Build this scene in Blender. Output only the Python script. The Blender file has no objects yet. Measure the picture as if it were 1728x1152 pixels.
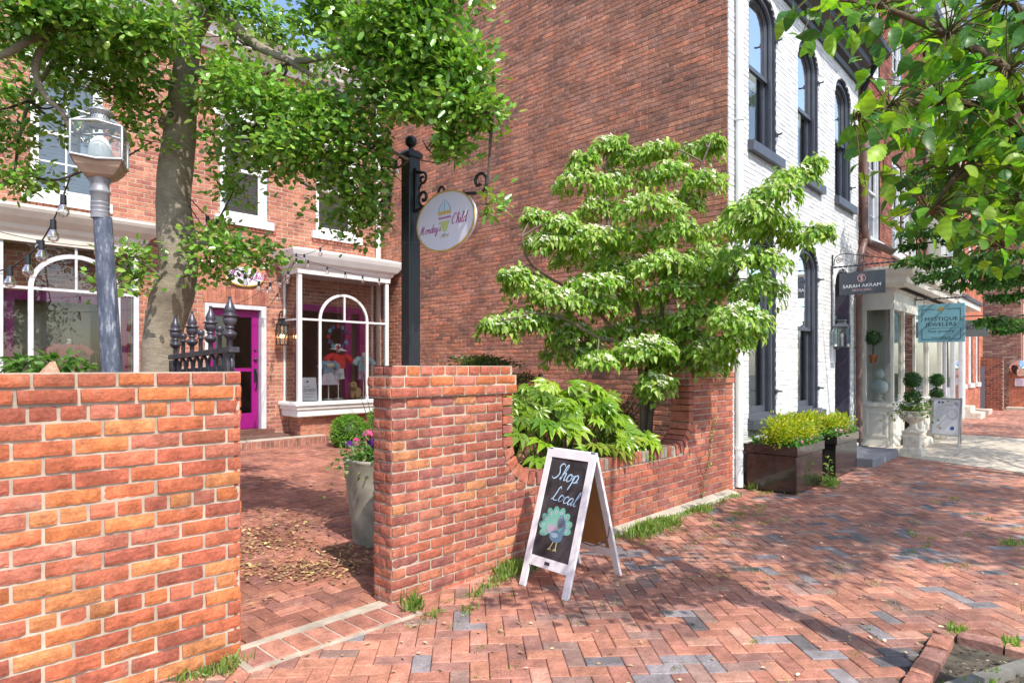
import bpy, math, random, mathutils
import numpy as np
from mathutils import Vector, noise as mn
random.seed(7); rng=np.random.default_rng(7)
R=math.radians; PI=math.pi
scene=bpy.context.scene
col=scene.collection
# ---------------------------------------------------------------- camera geometry
CW,SW=.7305,.6829; HC=1.56
def W(px,py,D):
    "point seen at photo pixel px,py at depth D metres"
    u=(px-864)/1060.
    return Vector((D*(CW+u*SW),D*(SW-u*CW),HC-(py-618)/1060.*D))
def onY(px,py,Y):
    u=(px-864)/1060.; t=Y/(SW-u*CW); return Vector(((CW+u*SW)*t,Y,HC-(py-618)/1060.*t))
def onX(px,py,X):
    u=(px-864)/1060.; t=X/(CW+u*SW); return Vector((X,(SW-u*CW)*t,HC-(py-618)/1060.*t))
# ---------------------------------------------------------------- materials
def newmat(name):
    m=bpy.data.materials.new(name); m.use_nodes=True
    nt=m.node_tree; b=nt.nodes['Principled BSDF']; return m,nt,b
def noise_col(nt,b,base,var,scale,detail=6,vec=None):
    N=nt.nodes;L=nt.links
    tc=N.new('ShaderNodeTexCoord')
    nz=N.new('ShaderNodeTexNoise'); nz.inputs['Scale'].default_value=scale; nz.inputs['Detail'].default_value=detail
    L.new(tc.outputs['Object'],nz.inputs['Vector'])
    mr=N.new('ShaderNodeMapRange'); mr.inputs['From Min'].default_value=.3; mr.inputs['From Max'].default_value=.7
    mr.inputs['To Min'].default_value=1-var; mr.inputs['To Max'].default_value=1+var
    L.new(nz.outputs['Fac'],mr.inputs['Value'])
    mul=N.new('ShaderNodeVectorMath'); mul.operation='SCALE'
    if base is None:
        at=N.new('ShaderNodeAttribute'); at.attribute_name='Col'; L.new(at.outputs['Color'],mul.inputs[0])
    else: mul.inputs[0].default_value=base[:3]
    L.new(mr.outputs['Result'],mul.inputs['Scale'])
    return mul,nz,tc
def mat(name,base=None,rough=.6,var=.12,scale=8,bump=0,bscale=None,metal=0,spec=.5,coat=0):
    m,nt,b=newmat(name); L=nt.links
    mul,nz,tc=noise_col(nt,b,base,var,scale)
    L.new(mul.outputs['Vector'],b.inputs['Base Color'])
    b.inputs['Roughness'].default_value=rough; b.inputs['Metallic'].default_value=metal
    b.inputs['Specular IOR Level'].default_value=spec; b.inputs['Coat Weight'].default_value=coat
    if bump:
        bn=nt.nodes.new('ShaderNodeTexNoise'); bn.inputs['Scale'].default_value=bscale or scale*6; bn.inputs['Detail'].default_value=8
        L.new(tc.outputs['Object'],bn.inputs['Vector'])
        bp=nt.nodes.new('ShaderNodeBump'); bp.inputs['Strength'].default_value=min(1,bump*40 if bump<.025 else 1); bp.inputs['Distance'].default_value=bump
        L.new(bn.outputs['Fac'],bp.inputs['Height']); L.new(bp.outputs['Normal'],b.inputs['Normal'])
    return m
def leafmat(name,trans=.45,rough=.4,gloss=.5,var=.15):
    m,nt,b=newmat(name); N=nt.nodes;L=nt.links
    mul,nz,tc=noise_col(nt,b,None,var,30)
    L.new(mul.outputs['Vector'],b.inputs['Base Color']); b.inputs['Roughness'].default_value=rough
    b.inputs['Specular IOR Level'].default_value=gloss
    tr=N.new('ShaderNodeBsdfTranslucent')
    tm=N.new('ShaderNodeVectorMath'); tm.operation='MULTIPLY'; tm.inputs[1].default_value=(1.35,1.5,.5)
    L.new(mul.outputs['Vector'],tm.inputs[0]); L.new(tm.outputs['Vector'],tr.inputs['Color'])
    mx=N.new('ShaderNodeMixShader'); mx.inputs[0].default_value=trans
    L.new(b.outputs[0],mx.inputs[1]); L.new(tr.outputs[0],mx.inputs[2])
    L.new(mx.outputs[0],N['Material Output'].inputs['Surface']); return m
def glassmat(name,tint=(.93,.96,.95),mn_=.07,mx_=.9,rough=0.0):
    m,nt,b=newmat(name); N=nt.nodes;L=nt.links; N.remove(b)
    t=N.new('ShaderNodeBsdfTransparent'); t.inputs[0].default_value=(*tint,1)
    g=N.new('ShaderNodeBsdfGlossy'); g.inputs['Roughness'].default_value=rough; g.inputs[0].default_value=(1,1,1,1)
    f=N.new('ShaderNodeFresnel'); f.inputs['IOR'].default_value=1.5
    mr=N.new('ShaderNodeMapRange'); mr.inputs['From Min'].default_value=.04; mr.inputs['From Max'].default_value=.6
    mr.inputs['To Min'].default_value=mn_; mr.inputs['To Max'].default_value=mx_
    L.new(f.outputs[0],mr.inputs['Value'])
    x=N.new('ShaderNodeMixShader'); L.new(mr.outputs[0],x.inputs[0]); L.new(t.outputs[0],x.inputs[1]); L.new(g.outputs[0],x.inputs[2])
    L.new(x.outputs[0],N['Material Output'].inputs['Surface']); return m
def emimat(name,c,s):
    m,nt,b=newmat(name); b.inputs['Base Color'].default_value=(*c,1); b.inputs['Emission Color'].default_value=(*c,1); b.inputs['Emission Strength'].default_value=s; return m
def brickmat(name,rough=.85,bump=.005):
    m,nt,b=newmat(name); N=nt.nodes;L=nt.links
    mul,nz,tc=noise_col(nt,b,None,.24,13)
    # fine pale specks and dark pits
    n2=N.new('ShaderNodeTexNoise'); n2.inputs['Scale'].default_value=75; n2.inputs['Detail'].default_value=8; n2.inputs['Roughness'].default_value=.7; L.new(tc.outputs['Object'],n2.inputs['Vector'])
    n3=N.new('ShaderNodeTexNoise'); n3.inputs['Scale'].default_value=5; n3.inputs['Detail'].default_value=10; n3.inputs['Roughness'].default_value=.75; L.new(tc.outputs['Object'],n3.inputs['Vector'])
    r2=N.new('ShaderNodeMapRange'); r2.inputs['From Min'].default_value=.35; r2.inputs['From Max'].default_value=.65; r2.inputs['To Min'].default_value=.72; r2.inputs['To Max'].default_value=1.22; L.new(n2.outputs['Fac'],r2.inputs['Value'])
    sc=N.new('ShaderNodeVectorMath'); sc.operation='SCALE'; L.new(mul.outputs['Vector'],sc.inputs[0]); L.new(r2.outputs['Result'],sc.inputs['Scale'])
    n4=N.new('ShaderNodeTexNoise'); n4.inputs['Scale'].default_value=1.6; n4.inputs['Detail'].default_value=7; n4.inputs['Roughness'].default_value=.65; L.new(tc.outputs['Object'],n4.inputs['Vector'])
    r4=N.new('ShaderNodeMapRange'); r4.inputs['From Min'].default_value=.38; r4.inputs['From Max'].default_value=.6; r4.inputs['To Min'].default_value=.78; r4.inputs['To Max'].default_value=1.16; L.new(n4.outputs['Fac'],r4.inputs['Value'])
    s4=N.new('ShaderNodeVectorMath'); s4.operation='SCALE'; L.new(sc.outputs['Vector'],s4.inputs[0]); L.new(r4.outputs['Result'],s4.inputs['Scale']); sc=s4
    r3=N.new('ShaderNodeMapRange'); r3.inputs['From Min'].default_value=.56; r3.inputs['From Max'].default_value=.72; r3.inputs['To Max'].default_value=.38; L.new(n3.outputs['Fac'],r3.inputs['Value'])
    mx=N.new('ShaderNodeMix'); mx.data_type='RGBA'; L.new(r3.outputs['Result'],mx.inputs[0]); L.new(sc.outputs['Vector'],mx.inputs[6]); mx.inputs[7].default_value=(.40,.30,.24,1)
    L.new(mx.outputs[2],b.inputs['Base Color']); b.inputs['Roughness'].default_value=rough; b.inputs['Specular IOR Level'].default_value=.3
    mu=N.new('ShaderNodeTexMusgrave') if hasattr(bpy.types,'ShaderNodeTexMusgrave') else N.new('ShaderNodeTexVoronoi')
    mu.inputs['Scale'].default_value=38; L.new(tc.outputs['Object'],mu.inputs['Vector'])
    ad=N.new('ShaderNodeMath'); ad.operation='MULTIPLY_ADD'; L.new(n2.outputs['Fac'],ad.inputs[0]); ad.inputs[1].default_value=1.2; L.new(mu.outputs[0],ad.inputs[2])
    bp=N.new('ShaderNodeBump'); bp.inputs['Strength'].default_value=.55; bp.inputs['Distance'].default_value=bump; L.new(ad.outputs[0],bp.inputs['Height']); L.new(bp.outputs['Normal'],b.inputs['Normal'])
    return m
def polemat():
    m,nt,b=newmat('worn_pole_paint'); N=nt.nodes;L=nt.links
    tc=N.new('ShaderNodeTexCoord'); mp=N.new('ShaderNodeMapping'); mp.inputs['Scale'].default_value=(1,1,.22); L.new(tc.outputs['Object'],mp.inputs['Vector'])
    n2=N.new('ShaderNodeTexNoise'); n2.inputs['Scale'].default_value=48; n2.inputs['Detail'].default_value=9; n2.inputs['Roughness'].default_value=.75; L.new(mp.outputs['Vector'],n2.inputs['Vector'])
    n3=N.new('ShaderNodeTexNoise'); n3.inputs['Scale'].default_value=6; L.new(tc.outputs['Object'],n3.inputs['Vector'])
    ad=N.new('ShaderNodeMath'); ad.operation='MULTIPLY_ADD'; L.new(n3.outputs['Fac'],ad.inputs[0]); ad.inputs[1].default_value=.35; L.new(n2.outputs['Fac'],ad.inputs[2])
    r=N.new('ShaderNodeValToRGB'); e=r.color_ramp.elements; e[0].position=.55; e[0].color=(.05,.06,.09,1); e[1].position=.85; e[1].color=(.42,.42,.46,1)
    x=e.new(.70); x.color=(.10,.115,.16,1); L.new(ad.outputs[0],r.inputs[0]); L.new(r.outputs[0],b.inputs['Base Color']); b.inputs['Roughness'].default_value=.38
    bp=N.new('ShaderNodeBump'); bp.inputs['Strength'].default_value=.3; bp.inputs['Distance'].default_value=.003; L.new(n2.outputs['Fac'],bp.inputs['Height']); L.new(bp.outputs['Normal'],b.inputs['Normal'])
    return m
def barkmat():
    m,nt,b=newmat('bark'); N=nt.nodes;L=nt.links
    mul,nz,tc=noise_col(nt,b,None,.28,5)
    mp=N.new('ShaderNodeMapping'); mp.inputs['Scale'].default_value=(1,1,5); L.new(tc.outputs['Object'],mp.inputs['Vector'])
    n2=N.new('ShaderNodeTexNoise'); n2.inputs['Scale'].default_value=11; n2.inputs['Detail'].default_value=12; n2.inputs['Roughness'].default_value=.8; n2.inputs['Distortion'].default_value=1.2; L.new(mp.outputs['Vector'],n2.inputs['Vector'])
    r2=N.new('ShaderNodeMapRange'); r2.inputs['From Min'].default_value=.35; r2.inputs['From Max'].default_value=.62; r2.inputs['To Min'].default_value=.68; r2.inputs['To Max'].default_value=1.2; L.new(n2.outputs['Fac'],r2.inputs['Value'])
    sc=N.new('ShaderNodeVectorMath'); sc.operation='SCALE'; L.new(mul.outputs['Vector'],sc.inputs[0]); L.new(r2.outputs['Result'],sc.inputs['Scale'])
    L.new(sc.outputs['Vector'],b.inputs['Base Color']); b.inputs['Roughness'].default_value=.9
    bp=N.new('ShaderNodeBump'); bp.inputs['Strength'].default_value=.9; bp.inputs['Distance'].default_value=.02; L.new(n2.outputs['Fac'],bp.inputs['Height']); L.new(bp.outputs['Normal'],b.inputs['Normal'])
    return m
M={}
M['brick']=brickmat('brick')
M['brickfar']=mat('brick_far',None,.85,.25,9,.003,40)
M['paver']=brickmat('paver',.7,.003)
M['mortar']=mat('mortar',(.42,.35,.275),.95,.35,6,.004,80)
M['mortardark']=mat('mortar_dark',(.44,.27,.19),.95,.4,5,.004,60)
M['mortarwhite']=mat('mortar_white',(.60,.60,.60),.8,.06,5,.003,60)
M['whitebrick']=mat('white_painted_brick',None,.6,.05,6,.002,40)
M['white']=mat('white_paint',(.74,.74,.73),.45,.06,5,.001,30)
M['cream']=mat('cream_paint',(.66,.62,.54),.5,.10,5,.001,30)
M['offwhite']=mat('grey_white_paint',(.55,.56,.58),.5,.12,6,.001,30)
M['beige']=mat('beige_paint',(.48,.48,.43),.7,.1,4,.002,40)
M['charcoal']=mat('charcoal_paint',(.075,.083,.105),.4,.15,6,.001,40)
M['black']=mat('black_paint',(.015,.016,.02),.38,.2,10,.001,60)
M['iron']=mat('cast_iron',(.07,.065,.08),.38,.45,20,.003,90,metal=.35)
M['pole']=polemat()
M['magenta']=mat('magenta_paint',(.26,.008,.155),.3,.06,5)
M['plum']=mat('plum_paint',(.30,.10,.20),.35,.10,2,coat=.2)
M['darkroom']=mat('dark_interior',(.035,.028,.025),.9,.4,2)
M['roomwall']=mat('interior_wall',(.36,.34,.26),.8,.1,2)
M['curtain']=mat('curtain',(.55,.55,.5),.9,.15,4)
M['bark']=barkmat()
M['conc']=mat('concrete',(.42,.38,.31),.85,.16,4,.003,50)
M['slab']=mat('pavement_concrete',(.52,.45,.36),.85,.14,2,.002,60)
M['planterc']=mat('cast_concrete',(.30,.28,.22),.8,.4,5,.003,60)
M['stepgrey']=mat('grey_painted_step',(.20,.20,.22),.7,.15,6,.002,60)
M['blackgloss']=mat('glossy_black_planter',(.022,.019,.018),.16,.5,6,.0006,30,coat=.6)
M['soil']=mat('soil',(.055,.038,.028),.95,.5,20,.02,40)
M['bed']=mat('paving_bed',(.085,.07,.05),.95,.5,12,.006,60)
M['asphalt']=mat('asphalt',(.055,.055,.055),.9,.2,12,.004,90)
M['wood']=mat('grey_timber',(.17,.16,.14),.8,.25,12,.002,60)
M['board']=mat('hardboard',(.30,.155,.055),.7,.12,6,.0008,60)
M['chalk']=mat('chalkboard',(.032,.027,.030),.7,.8,9)
M['wframe']=mat('white_board_frame',(.72,.70,.71),.5,.08,12,.0008,40)
M['signwhite']=mat('sign_white',(.66,.65,.72),.4,.03,3)
M['gold']=mat('gold_edge',(.50,.34,.08),.4,.1,8)
M['attr']=mat('painted',None,.6,.05,8)
M['cloth']=mat('cloth',None,.9,.18,30,.002,80)
M['slatesign']=mat('slate_sign',(.055,.065,.08),.35,.08,3)
M['bluesign']=mat('pale_blue_sign',(.20,.43,.54),.4,.05,3)
M['greysign']=mat('grey_sign',(.16,.17,.17),.45,.05,3)
M['copper']=mat('brown_pipe',(.16,.085,.065),.5,.25,6,.001,40)
M['urn']=mat('aged_stone',(.58,.52,.43),.85,.25,9,.006,40)
M['terracotta']=mat('terracotta',(.38,.13,.05),.8,.15,8)
M['roof']=mat('roof_slate',(.07,.07,.08),.7,.2,6,.004,30)
M['alu']=mat('silver_frame',(.42,.43,.43),.35,.08,6,metal=.6)
M['galv']=mat('galvanised',(.27,.27,.29),.5,.3,14,.001,60,metal=.3)
M['tray']=mat('lantern_tray',(.40,.29,.21),.5,.3,8)
M['shade']=mat('shop_back_wall',(.17,.18,.15),.8,.3,1.5)
M['mirror']=mat('mirror',(.85,.85,.85),.03,.02,2,metal=1)
M['glass']=glassmat('window_glass')
M['glassdark']=glassmat('upper_window_glass',(.75,.8,.8),.14,1.0)
M['bulb']=glassmat('bulb_glass',(.95,.95,.95),.2,.9)
M['glow']=emimat('filament',(1,.55,.18),14)
M['elmleaf']=leafmat('elm_leaf',.5,.38,.35)
M['globe']=mat('milk_glass',(.9,.9,.86),.25,.03,3)
M['leaf']=leafmat('leaf'); M['leafgloss']=leafmat('glossy_leaf',.35,.25,.6); M['petal']=leafmat('petal',.25,.6,.2,.05)
M['deadleaf']=mat('dead_leaf',None,.8,.25,40)
# ---------------------------------------------------------------- mesh builder
class MB:
    def __init__(s): s.v=[];s.f=[];s.m=[];s.c=[];s.s=[];s.mats=[]
    def mi(s,m):
        m=M[m] if isinstance(m,str) else m
        if m not in s.mats: s.mats.append(m)
        return s.mats.index(m)
    def face(s,pts,m,c=(.5,.5,.5),sm=False):
        n=len(s.v); s.v.extend([tuple(p) for p in pts]); s.f.append(tuple(range(n,n+len(pts)))); s.m.append(s.mi(m)); s.c.append(c); s.s.append(sm)
    def raw(s,V,F,m,c=(.5,.5,.5),sm=False):
        n=len(s.v); s.v.extend([tuple(p) for p in V]); k=s.mi(m)
        for f in F: s.f.append(tuple(i+n for i in f)); s.m.append(k); s.c.append(c); s.s.append(sm)
    def hexa(s,P8,m,c=(.5,.5,.5)):
        s.raw(P8,[(0,3,2,1),(4,5,6,7),(0,1,5,4),(1,2,6,5),(2,3,7,6),(3,0,4,7)],m,c)
    def box(s,a,b,m,c=(.5,.5,.5),bev=0):
        x0,y0,z0=a;x1,y1,z1=b
        if x0>x1:x0,x1=x1,x0
        if y0>y1:y0,y1=y1,y0
        if z0>z1:z0,z1=z1,z0
        if bev:
            e=bev; V=[];
            for (z,i) in ((z0,e),(z0+e,0),(z1-e,0),(z1,e)):
                V+= [(x0+i+(e if i==0 else 0),y0+i,z),(x1-i-(e if i==0 else 0),y0+i,z),(x1-i,y0+i+(e if i==0 else 0),z),(x1-i,y1-i-(e if i==0 else 0),z),
                     (x1-i-(e if i==0 else 0),y1-i,z),(x0+i+(e if i==0 else 0),y1-i,z),(x0+i,y1-i-(e if i==0 else 0),z),(x0+i,y0+i+(e if i==0 else 0),z)]
            F=[tuple(range(7,-1,-1)),tuple(range(24,32))]
            for k in range(3):
                for j in range(8): F.append((k*8+j,k*8+(j+1)%8,k*8+8+(j+1)%8,k*8+8+j))
            s.raw(V,F,m,c); return
        s.hexa([(x0,y0,z0),(x1,y0,z0),(x1,y1,z0),(x0,y1,z0),(x0,y0,z1),(x1,y0,z1),(x1,y1,z1),(x0,y1,z1)],m,c)
    def pbox(s,P,u0,u1,v0,v1,d0,d1,m,c=(.5,.5,.5)):
        s.hexa([P(u0,v0,d0),P(u1,v0,d0),P(u1,v0,d1),P(u0,v0,d1),P(u0,v1,d0),P(u1,v1,d0),P(u1,v1,d1),P(u0,v1,d1)],m,c)
    def tube(s,pts,r,m,c=(.5,.5,.5),n=8,cap=True,sm=True,sq=False):
        pts=[Vector(p) for p in pts]; k=len(pts)
        rr=r if isinstance(r,(list,tuple)) else [r]*k
        V=[];up=None
        for i,p in enumerate(pts):
            t=(pts[min(i+1,k-1)]-pts[max(i-1,0)]); t=t.normalized() if t.length>1e-9 else Vector((0,0,1))
            if up is None: up=t.orthogonal().normalized() if not sq else (Vector((0,1,0)) if abs(t.y)<.9 else Vector((1,0,0)))
            up=(up-t*up.dot(t)); up=up.normalized() if up.length>1e-6 else t.orthogonal().normalized()
            b=t.cross(up)
            for j in range(n):
                a=2*PI*j/n+(PI/n if sq else 0); V.append(p+(up*math.cos(a)+b*math.sin(a))*rr[i])
        F=[(i*n+j,i*n+(j+1)%n,(i+1)*n+(j+1)%n,(i+1)*n+j) for i in range(k-1) for j in range(n)]
        s.raw(V,F,m,c,sm)
        if cap: s.raw(V[:n][::-1],[tuple(range(n))],m,c); s.raw(V[-n:],[tuple(range(n))],m,c)
    def lathe(s,prof,cen,m,c=(.5,.5,.5),n=20,sm=True,axis=None):
        cen=Vector(cen);V=[]
        q=Vector((0,0,1)).rotation_difference(Vector(axis).normalized()) if axis is not None else None
        for (r,z) in prof:
            for j in range(n):
                a=2*PI*j/n; p=Vector((r*math.cos(a),r*math.sin(a),z))
                if q: p=q@p
                V.append(cen+p)
        F=[(i*n+j,i*n+(j+1)%n,(i+1)*n+(j+1)%n,(i+1)*n+j) for i in range(len(prof)-1) for j in range(n)]
        s.raw(V,F,m,c,sm)
        s.raw(V[:n][::-1],[tuple(range(n))],m,c); s.raw(V[-n:],[tuple(range(n))],m,c)
    def sqlathe(s,prof,cen,m,c=(.5,.5,.5)):
        x,y,z=cen;V=[]
        for (r,h) in prof: V+=[(x-r,y-r,z+h),(x+r,y-r,z+h),(x+r,y+r,z+h),(x-r,y+r,z+h)]
        F=[(0,3,2,1)]+[(i*4+j,i*4+(j+1)%4,i*4+4+(j+1)%4,i*4+4+j) for i in range(len(prof)-1) for j in range(4)]
        k=4*len(prof); F.append((k-4,k-3,k-2,k-1)); s.raw(V,F,m,c)
    def ball(s,cen,r,m,c=(.5,.5,.5),n=14,sc=(1,1,1)):
        cen=Vector(cen);V=[];k=n//2+1
        for i in range(k+1):
            t=PI*i/k
            for j in range(n):
                a=2*PI*j/n; V.append(cen+Vector((r*sc[0]*math.sin(t)*math.cos(a),r*sc[1]*math.sin(t)*math.sin(a),r*sc[2]*math.cos(t))))
        F=[(i*n+j,i*n+n+j,i*n+n+(j+1)%n,i*n+(j+1)%n) for i in range(k) for j in range(n)]
        s.raw(V,F,m,c,True)
    def strip(s,A,B,P,d0,d1,m,c=(.5,.5,.5),closed=False):
        "band between 2-d polylines A and B, from depth d0 to d1"
        k=len(A); rngk=range(k) if closed else range(k-1)
        for i in rngk:
            j=(i+1)%k
            a0,a1,b0,b1=A[i],A[j],B[i],B[j]
            s.hexa([P(*a0,d0),P(*a1,d0),P(*b1,d0),P(*b0,d0),P(*a0,d1),P(*a1,d1),P(*b1,d1),P(*b0,d1)],m,c)
    def ribbon(s,pts,w,P,d,m,c=(.5,.5,.5)):
        k=len(pts)
        L=[];Rr=[]
        for i,(x,y) in enumerate(pts):
            x0,y0=pts[max(i-1,0)];x1,y1=pts[min(i+1,k-1)]
            dx,dy=x1-x0,y1-y0; l=math.hypot(dx,dy) or 1
            ww=w[i] if isinstance(w,(list,tuple)) else w
            nx,ny=-dy/l*ww/2,dx/l*ww/2
            L.append(P(x+nx,y+ny,d));Rr.append(P(x-nx,y-ny,d))
        for i in range(k-1): s.face([L[i],L[i+1],Rr[i+1],Rr[i]],m,c)
    def poly(s,pts,P,d,m,c=(.5,.5,.5),th=0):
        s.face([P(x,y,d) for x,y in pts],m,c)
        if th:
            s.face([P(x,y,d-th) for x,y in pts[::-1]],m,c)
            for i in range(len(pts)):
                a,b=pts[i],pts[(i+1)%len(pts)]; s.face([P(*a,d),P(*b,d),P(*b,d-th),P(*a,d-th)],m,c)
    def build(s,name,parent=None,base=None,local=False,stuff=False):
        me=bpy.data.meshes.new(name)
        root=parent
        while root is not None and root.parent is not None: root=root.parent
        off=Vector((0,0,0))
        if parent is not None and not local: off=Vector(root.location)
        elif base is not None: off=Vector(base)
        V=np.array(s.v,dtype=np.float64).reshape(-1,3)-np.array(off)
        me.from_pydata(V.tolist(),[],s.f)
        for m in s.mats: me.materials.append(m)
        me.polygons.foreach_set('material_index',s.m); me.polygons.foreach_set('use_smooth',s.s)
        a=me.attributes.new('Col','FLOAT_COLOR','FACE')
        a.data.foreach_set('color',np.array([(x[0],x[1],x[2],1) for x in s.c],dtype=np.float32).ravel())
        me.update()
        o=bpy.data.objects.new(name,me); col.objects.link(o)
        if parent is not None: o.parent=parent
        elif base is not None: o.location=base
        if stuff: o['kind']='stuff'
        return o
def tag(o,label=None,cat=None,group=None,kind=None):
    if label:o['label']=label
    if cat:o['category']=cat
    if group:o['group']=group
    if kind:o['kind']=kind
    return o
def empty(name,loc,label,cat,group=None,rz=0):
    o=bpy.data.objects.new(name,None); col.objects.link(o); o.location=loc; o.rotation_euler.z=rz; o.empty_display_size=.1
    return tag(o,label,cat,group)
def copy_tree(o,parent=None):
    c=o.copy(); col.objects.link(c)
    if parent: c.parent=parent
    for ch in list(o.children): copy_tree(ch,c)
    return c
def plane(O,U,V,N):
    O,U,V,N=Vector(O),Vector(U).normalized(),Vector(V).normalized(),Vector(N).normalized()
    return lambda u,v,d=0: O+U*u+V*v+N*d
def PY(Y): return plane((0,Y,0),(1,0,0),(0,0,1),(0,-1,0))     # facade facing the street, u = world X
def PX(X): return plane((X,0,0),(0,-1,0),(0,0,1),(-1,0,0))    # face towards -X, u = -Y
# ---------------------------------------------------------------- bricks
PAL={
 'garden':[(.43,.125,.06),(.40,.115,.06),(.48,.15,.06),(.36,.10,.06),(.42,.13,.075),(.50,.165,.065),(.31,.09,.06),(.40,.135,.09)],
 'garden2':[(.38,.125,.08),(.35,.11,.075),(.41,.145,.085),(.31,.10,.075),(.40,.15,.095),(.28,.10,.08),(.40,.12,.07)],
 'old':[(.45,.195,.125),(.42,.18,.115),(.48,.215,.135),(.37,.165,.11),(.43,.20,.14),(.30,.145,.105),(.52,.20,.12),(.40,.195,.14)],
 'shop':[(.40,.155,.10),(.44,.18,.115),(.36,.13,.09),(.42,.165,.11),(.33,.12,.09),(.47,.20,.13)],
 'white':[(.62,.62,.62),(.58,.58,.59),(.65,.65,.64),(.60,.60,.60)],
 'brown':[(.24,.075,.05),(.20,.06,.042),(.28,.085,.055),(.16,.055,.042),(.30,.10,.06)],
 'orange':[(.50,.15,.08),(.46,.13,.07),(.54,.17,.09)],
 'far':[(.30,.15,.11),(.25,.11,.085),(.36,.20,.15),(.22,.10,.08),(.40,.26,.19)],
 'paver':[(.42,.185,.125),(.37,.16,.11),(.45,.205,.135),(.33,.145,.105),(.39,.185,.135),(.30,.15,.12),(.42,.22,.16),(.28,.17,.14)],
 'court':[(.33,.14,.095),(.29,.12,.085),(.36,.15,.10),(.26,.115,.09),(.38,.17,.12)],
}
def pick(pal,p=None,dark=0,drange=(.25,.6)):
    c=random.choice(PAL[pal]); k=random.uniform(.88,1.12)
    c=[x*k for x in c]
    if p is not None and dark:
        n=mn.noise(Vector(p)*.9)*.6+mn.noise(Vector(p)*2.7)*.4+random.uniform(-.25,.25)
        if n>drange[0]:
            t=min(1,(n-drange[0])/(drange[1]-drange[0]))*dark
            g=(.085,.070,.065); c=[a*(1-t)+b*t for a,b in zip(c,g)]
    return tuple(c)
def excl(holes,z):
    out=[]
    for h in holes:
        if h[0]=='r' and h[3]<=z<h[4]: out.append((h[1],h[2]))
        elif h[0]=='a':
            _,a,b,z0,zs,rise=h
            if z0<=z<zs: out.append((a,b))
            elif zs<=z<zs+rise:
                w=(b-a)/2*math.sqrt(max(0,1-((z-zs)/rise)**2)); m=(a+b)/2; out.append((m-w,m+w))
        elif h[0]=='f':
            r=h[1](z)
            if r: out.append(r)
    return sorted(out)
def ivals(u0,u1,ex):
    res=[];cur=u0
    for a,b in ex:
        if b<=cur: continue
        if a>=u1: break
        if a>cur: res.append((cur,min(a,u1)))
        cur=max(cur,b)
    if cur<u1: res.append((cur,u1))
    return res
def onebrick(mb,P,a,b,z0,z1,d,m,c,bev=.004,jit=.0015,slope=0,back=-.02):
    j=lambda s=jit: random.uniform(-s,s)
    dd=d+random.uniform(-.002,.002)
    out=[P(a+j(),z0+j()+slope*0,dd-bev),P(b+j(),z0+j(),dd-bev),P(b+j(),z1+j(),dd-bev),P(a+j(),z1+j(),dd-bev)]
    inn=[P(a+bev+j(),z0+bev+j(),dd+j(jit/2)),P(b-bev+j(),z0+bev+j(),dd+j(jit/2)),P(b-bev+j(),z1-bev+j(),dd+j(jit/2)),P(a+bev+j(),z1-bev+j(),dd+j(jit/2))]
    bk=[P(a,z0,back),P(b,z0,back),P(b,z1,back),P(a,z1,back)]
    V=bk+out+inn; F=[(8,9,10,11)]
    for k in range(4):
        n=(k+1)%4; F.append((4+k,4+n,8+n,8+k)); F.append((k,n,4+n,4+k))
    mb.raw(V,F,m,c)
def softbrick(mb,P,a,b,z0,z1,d,m,c,back=-.02,jit=.003):
    "close-up brick with a worn, uneven face: subdivided front"
    nu=max(3,int((b-a)/.022)); nv=4
    V=[];s0=random.uniform(0,100)
    for i in range(nv+1):
        for k in range(nu+1):
            fu=k/nu; fv=i/nv; u=a+(b-a)*fu; v=z0+(z1-z0)*fv
            edge=(k in(0,nu)) or (i in (0,nv))
            n=mn.noise(Vector((u*22+s0,v*22,d*10))); n2=mn.noise(Vector((u*50,v*50+s0,3)))
            dd=d+ (n*.0035+n2*.002) - ((.003+max(0,n2)*.006) if edge else 0) - (.003 if (k in(0,nu)) and (i in(0,nv)) else 0)
            cu=(-1 if k==nu else 1 if k==0 else 0); cv=(-1 if i==nv else 1 if i==0 else 0)
            V.append(P(u+cu*(.0005+max(0,n)*.004)+n2*.001,v+cv*(max(0,n2)*.005),dd))
    F=[(i*(nu+1)+k,i*(nu+1)+k+1,(i+1)*(nu+1)+k+1,(i+1)*(nu+1)+k) for i in range(nv) for k in range(nu)]
    # sides
    ring=[k for k in range(nu+1)]+[i*(nu+1)+nu for i in range(1,nv+1)]+[nv*(nu+1)+k for k in range(nu-1,-1,-1)]+[i*(nu+1) for i in range(nv-1,0,-1)]
    base=len(V)
    bkp=[]
    for r in ring:
        i,k=divmod(r,nu+1); bkp.append(P(a+(b-a)*k/nu,z0+(z1-z0)*i/nv,back))
    V+=bkp; L=len(ring)
    for q in range(L): F.append((ring[q],ring[(q+1)%L],base+(q+1)%L,base+q))
    mb.raw(V,F,m,c)
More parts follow.
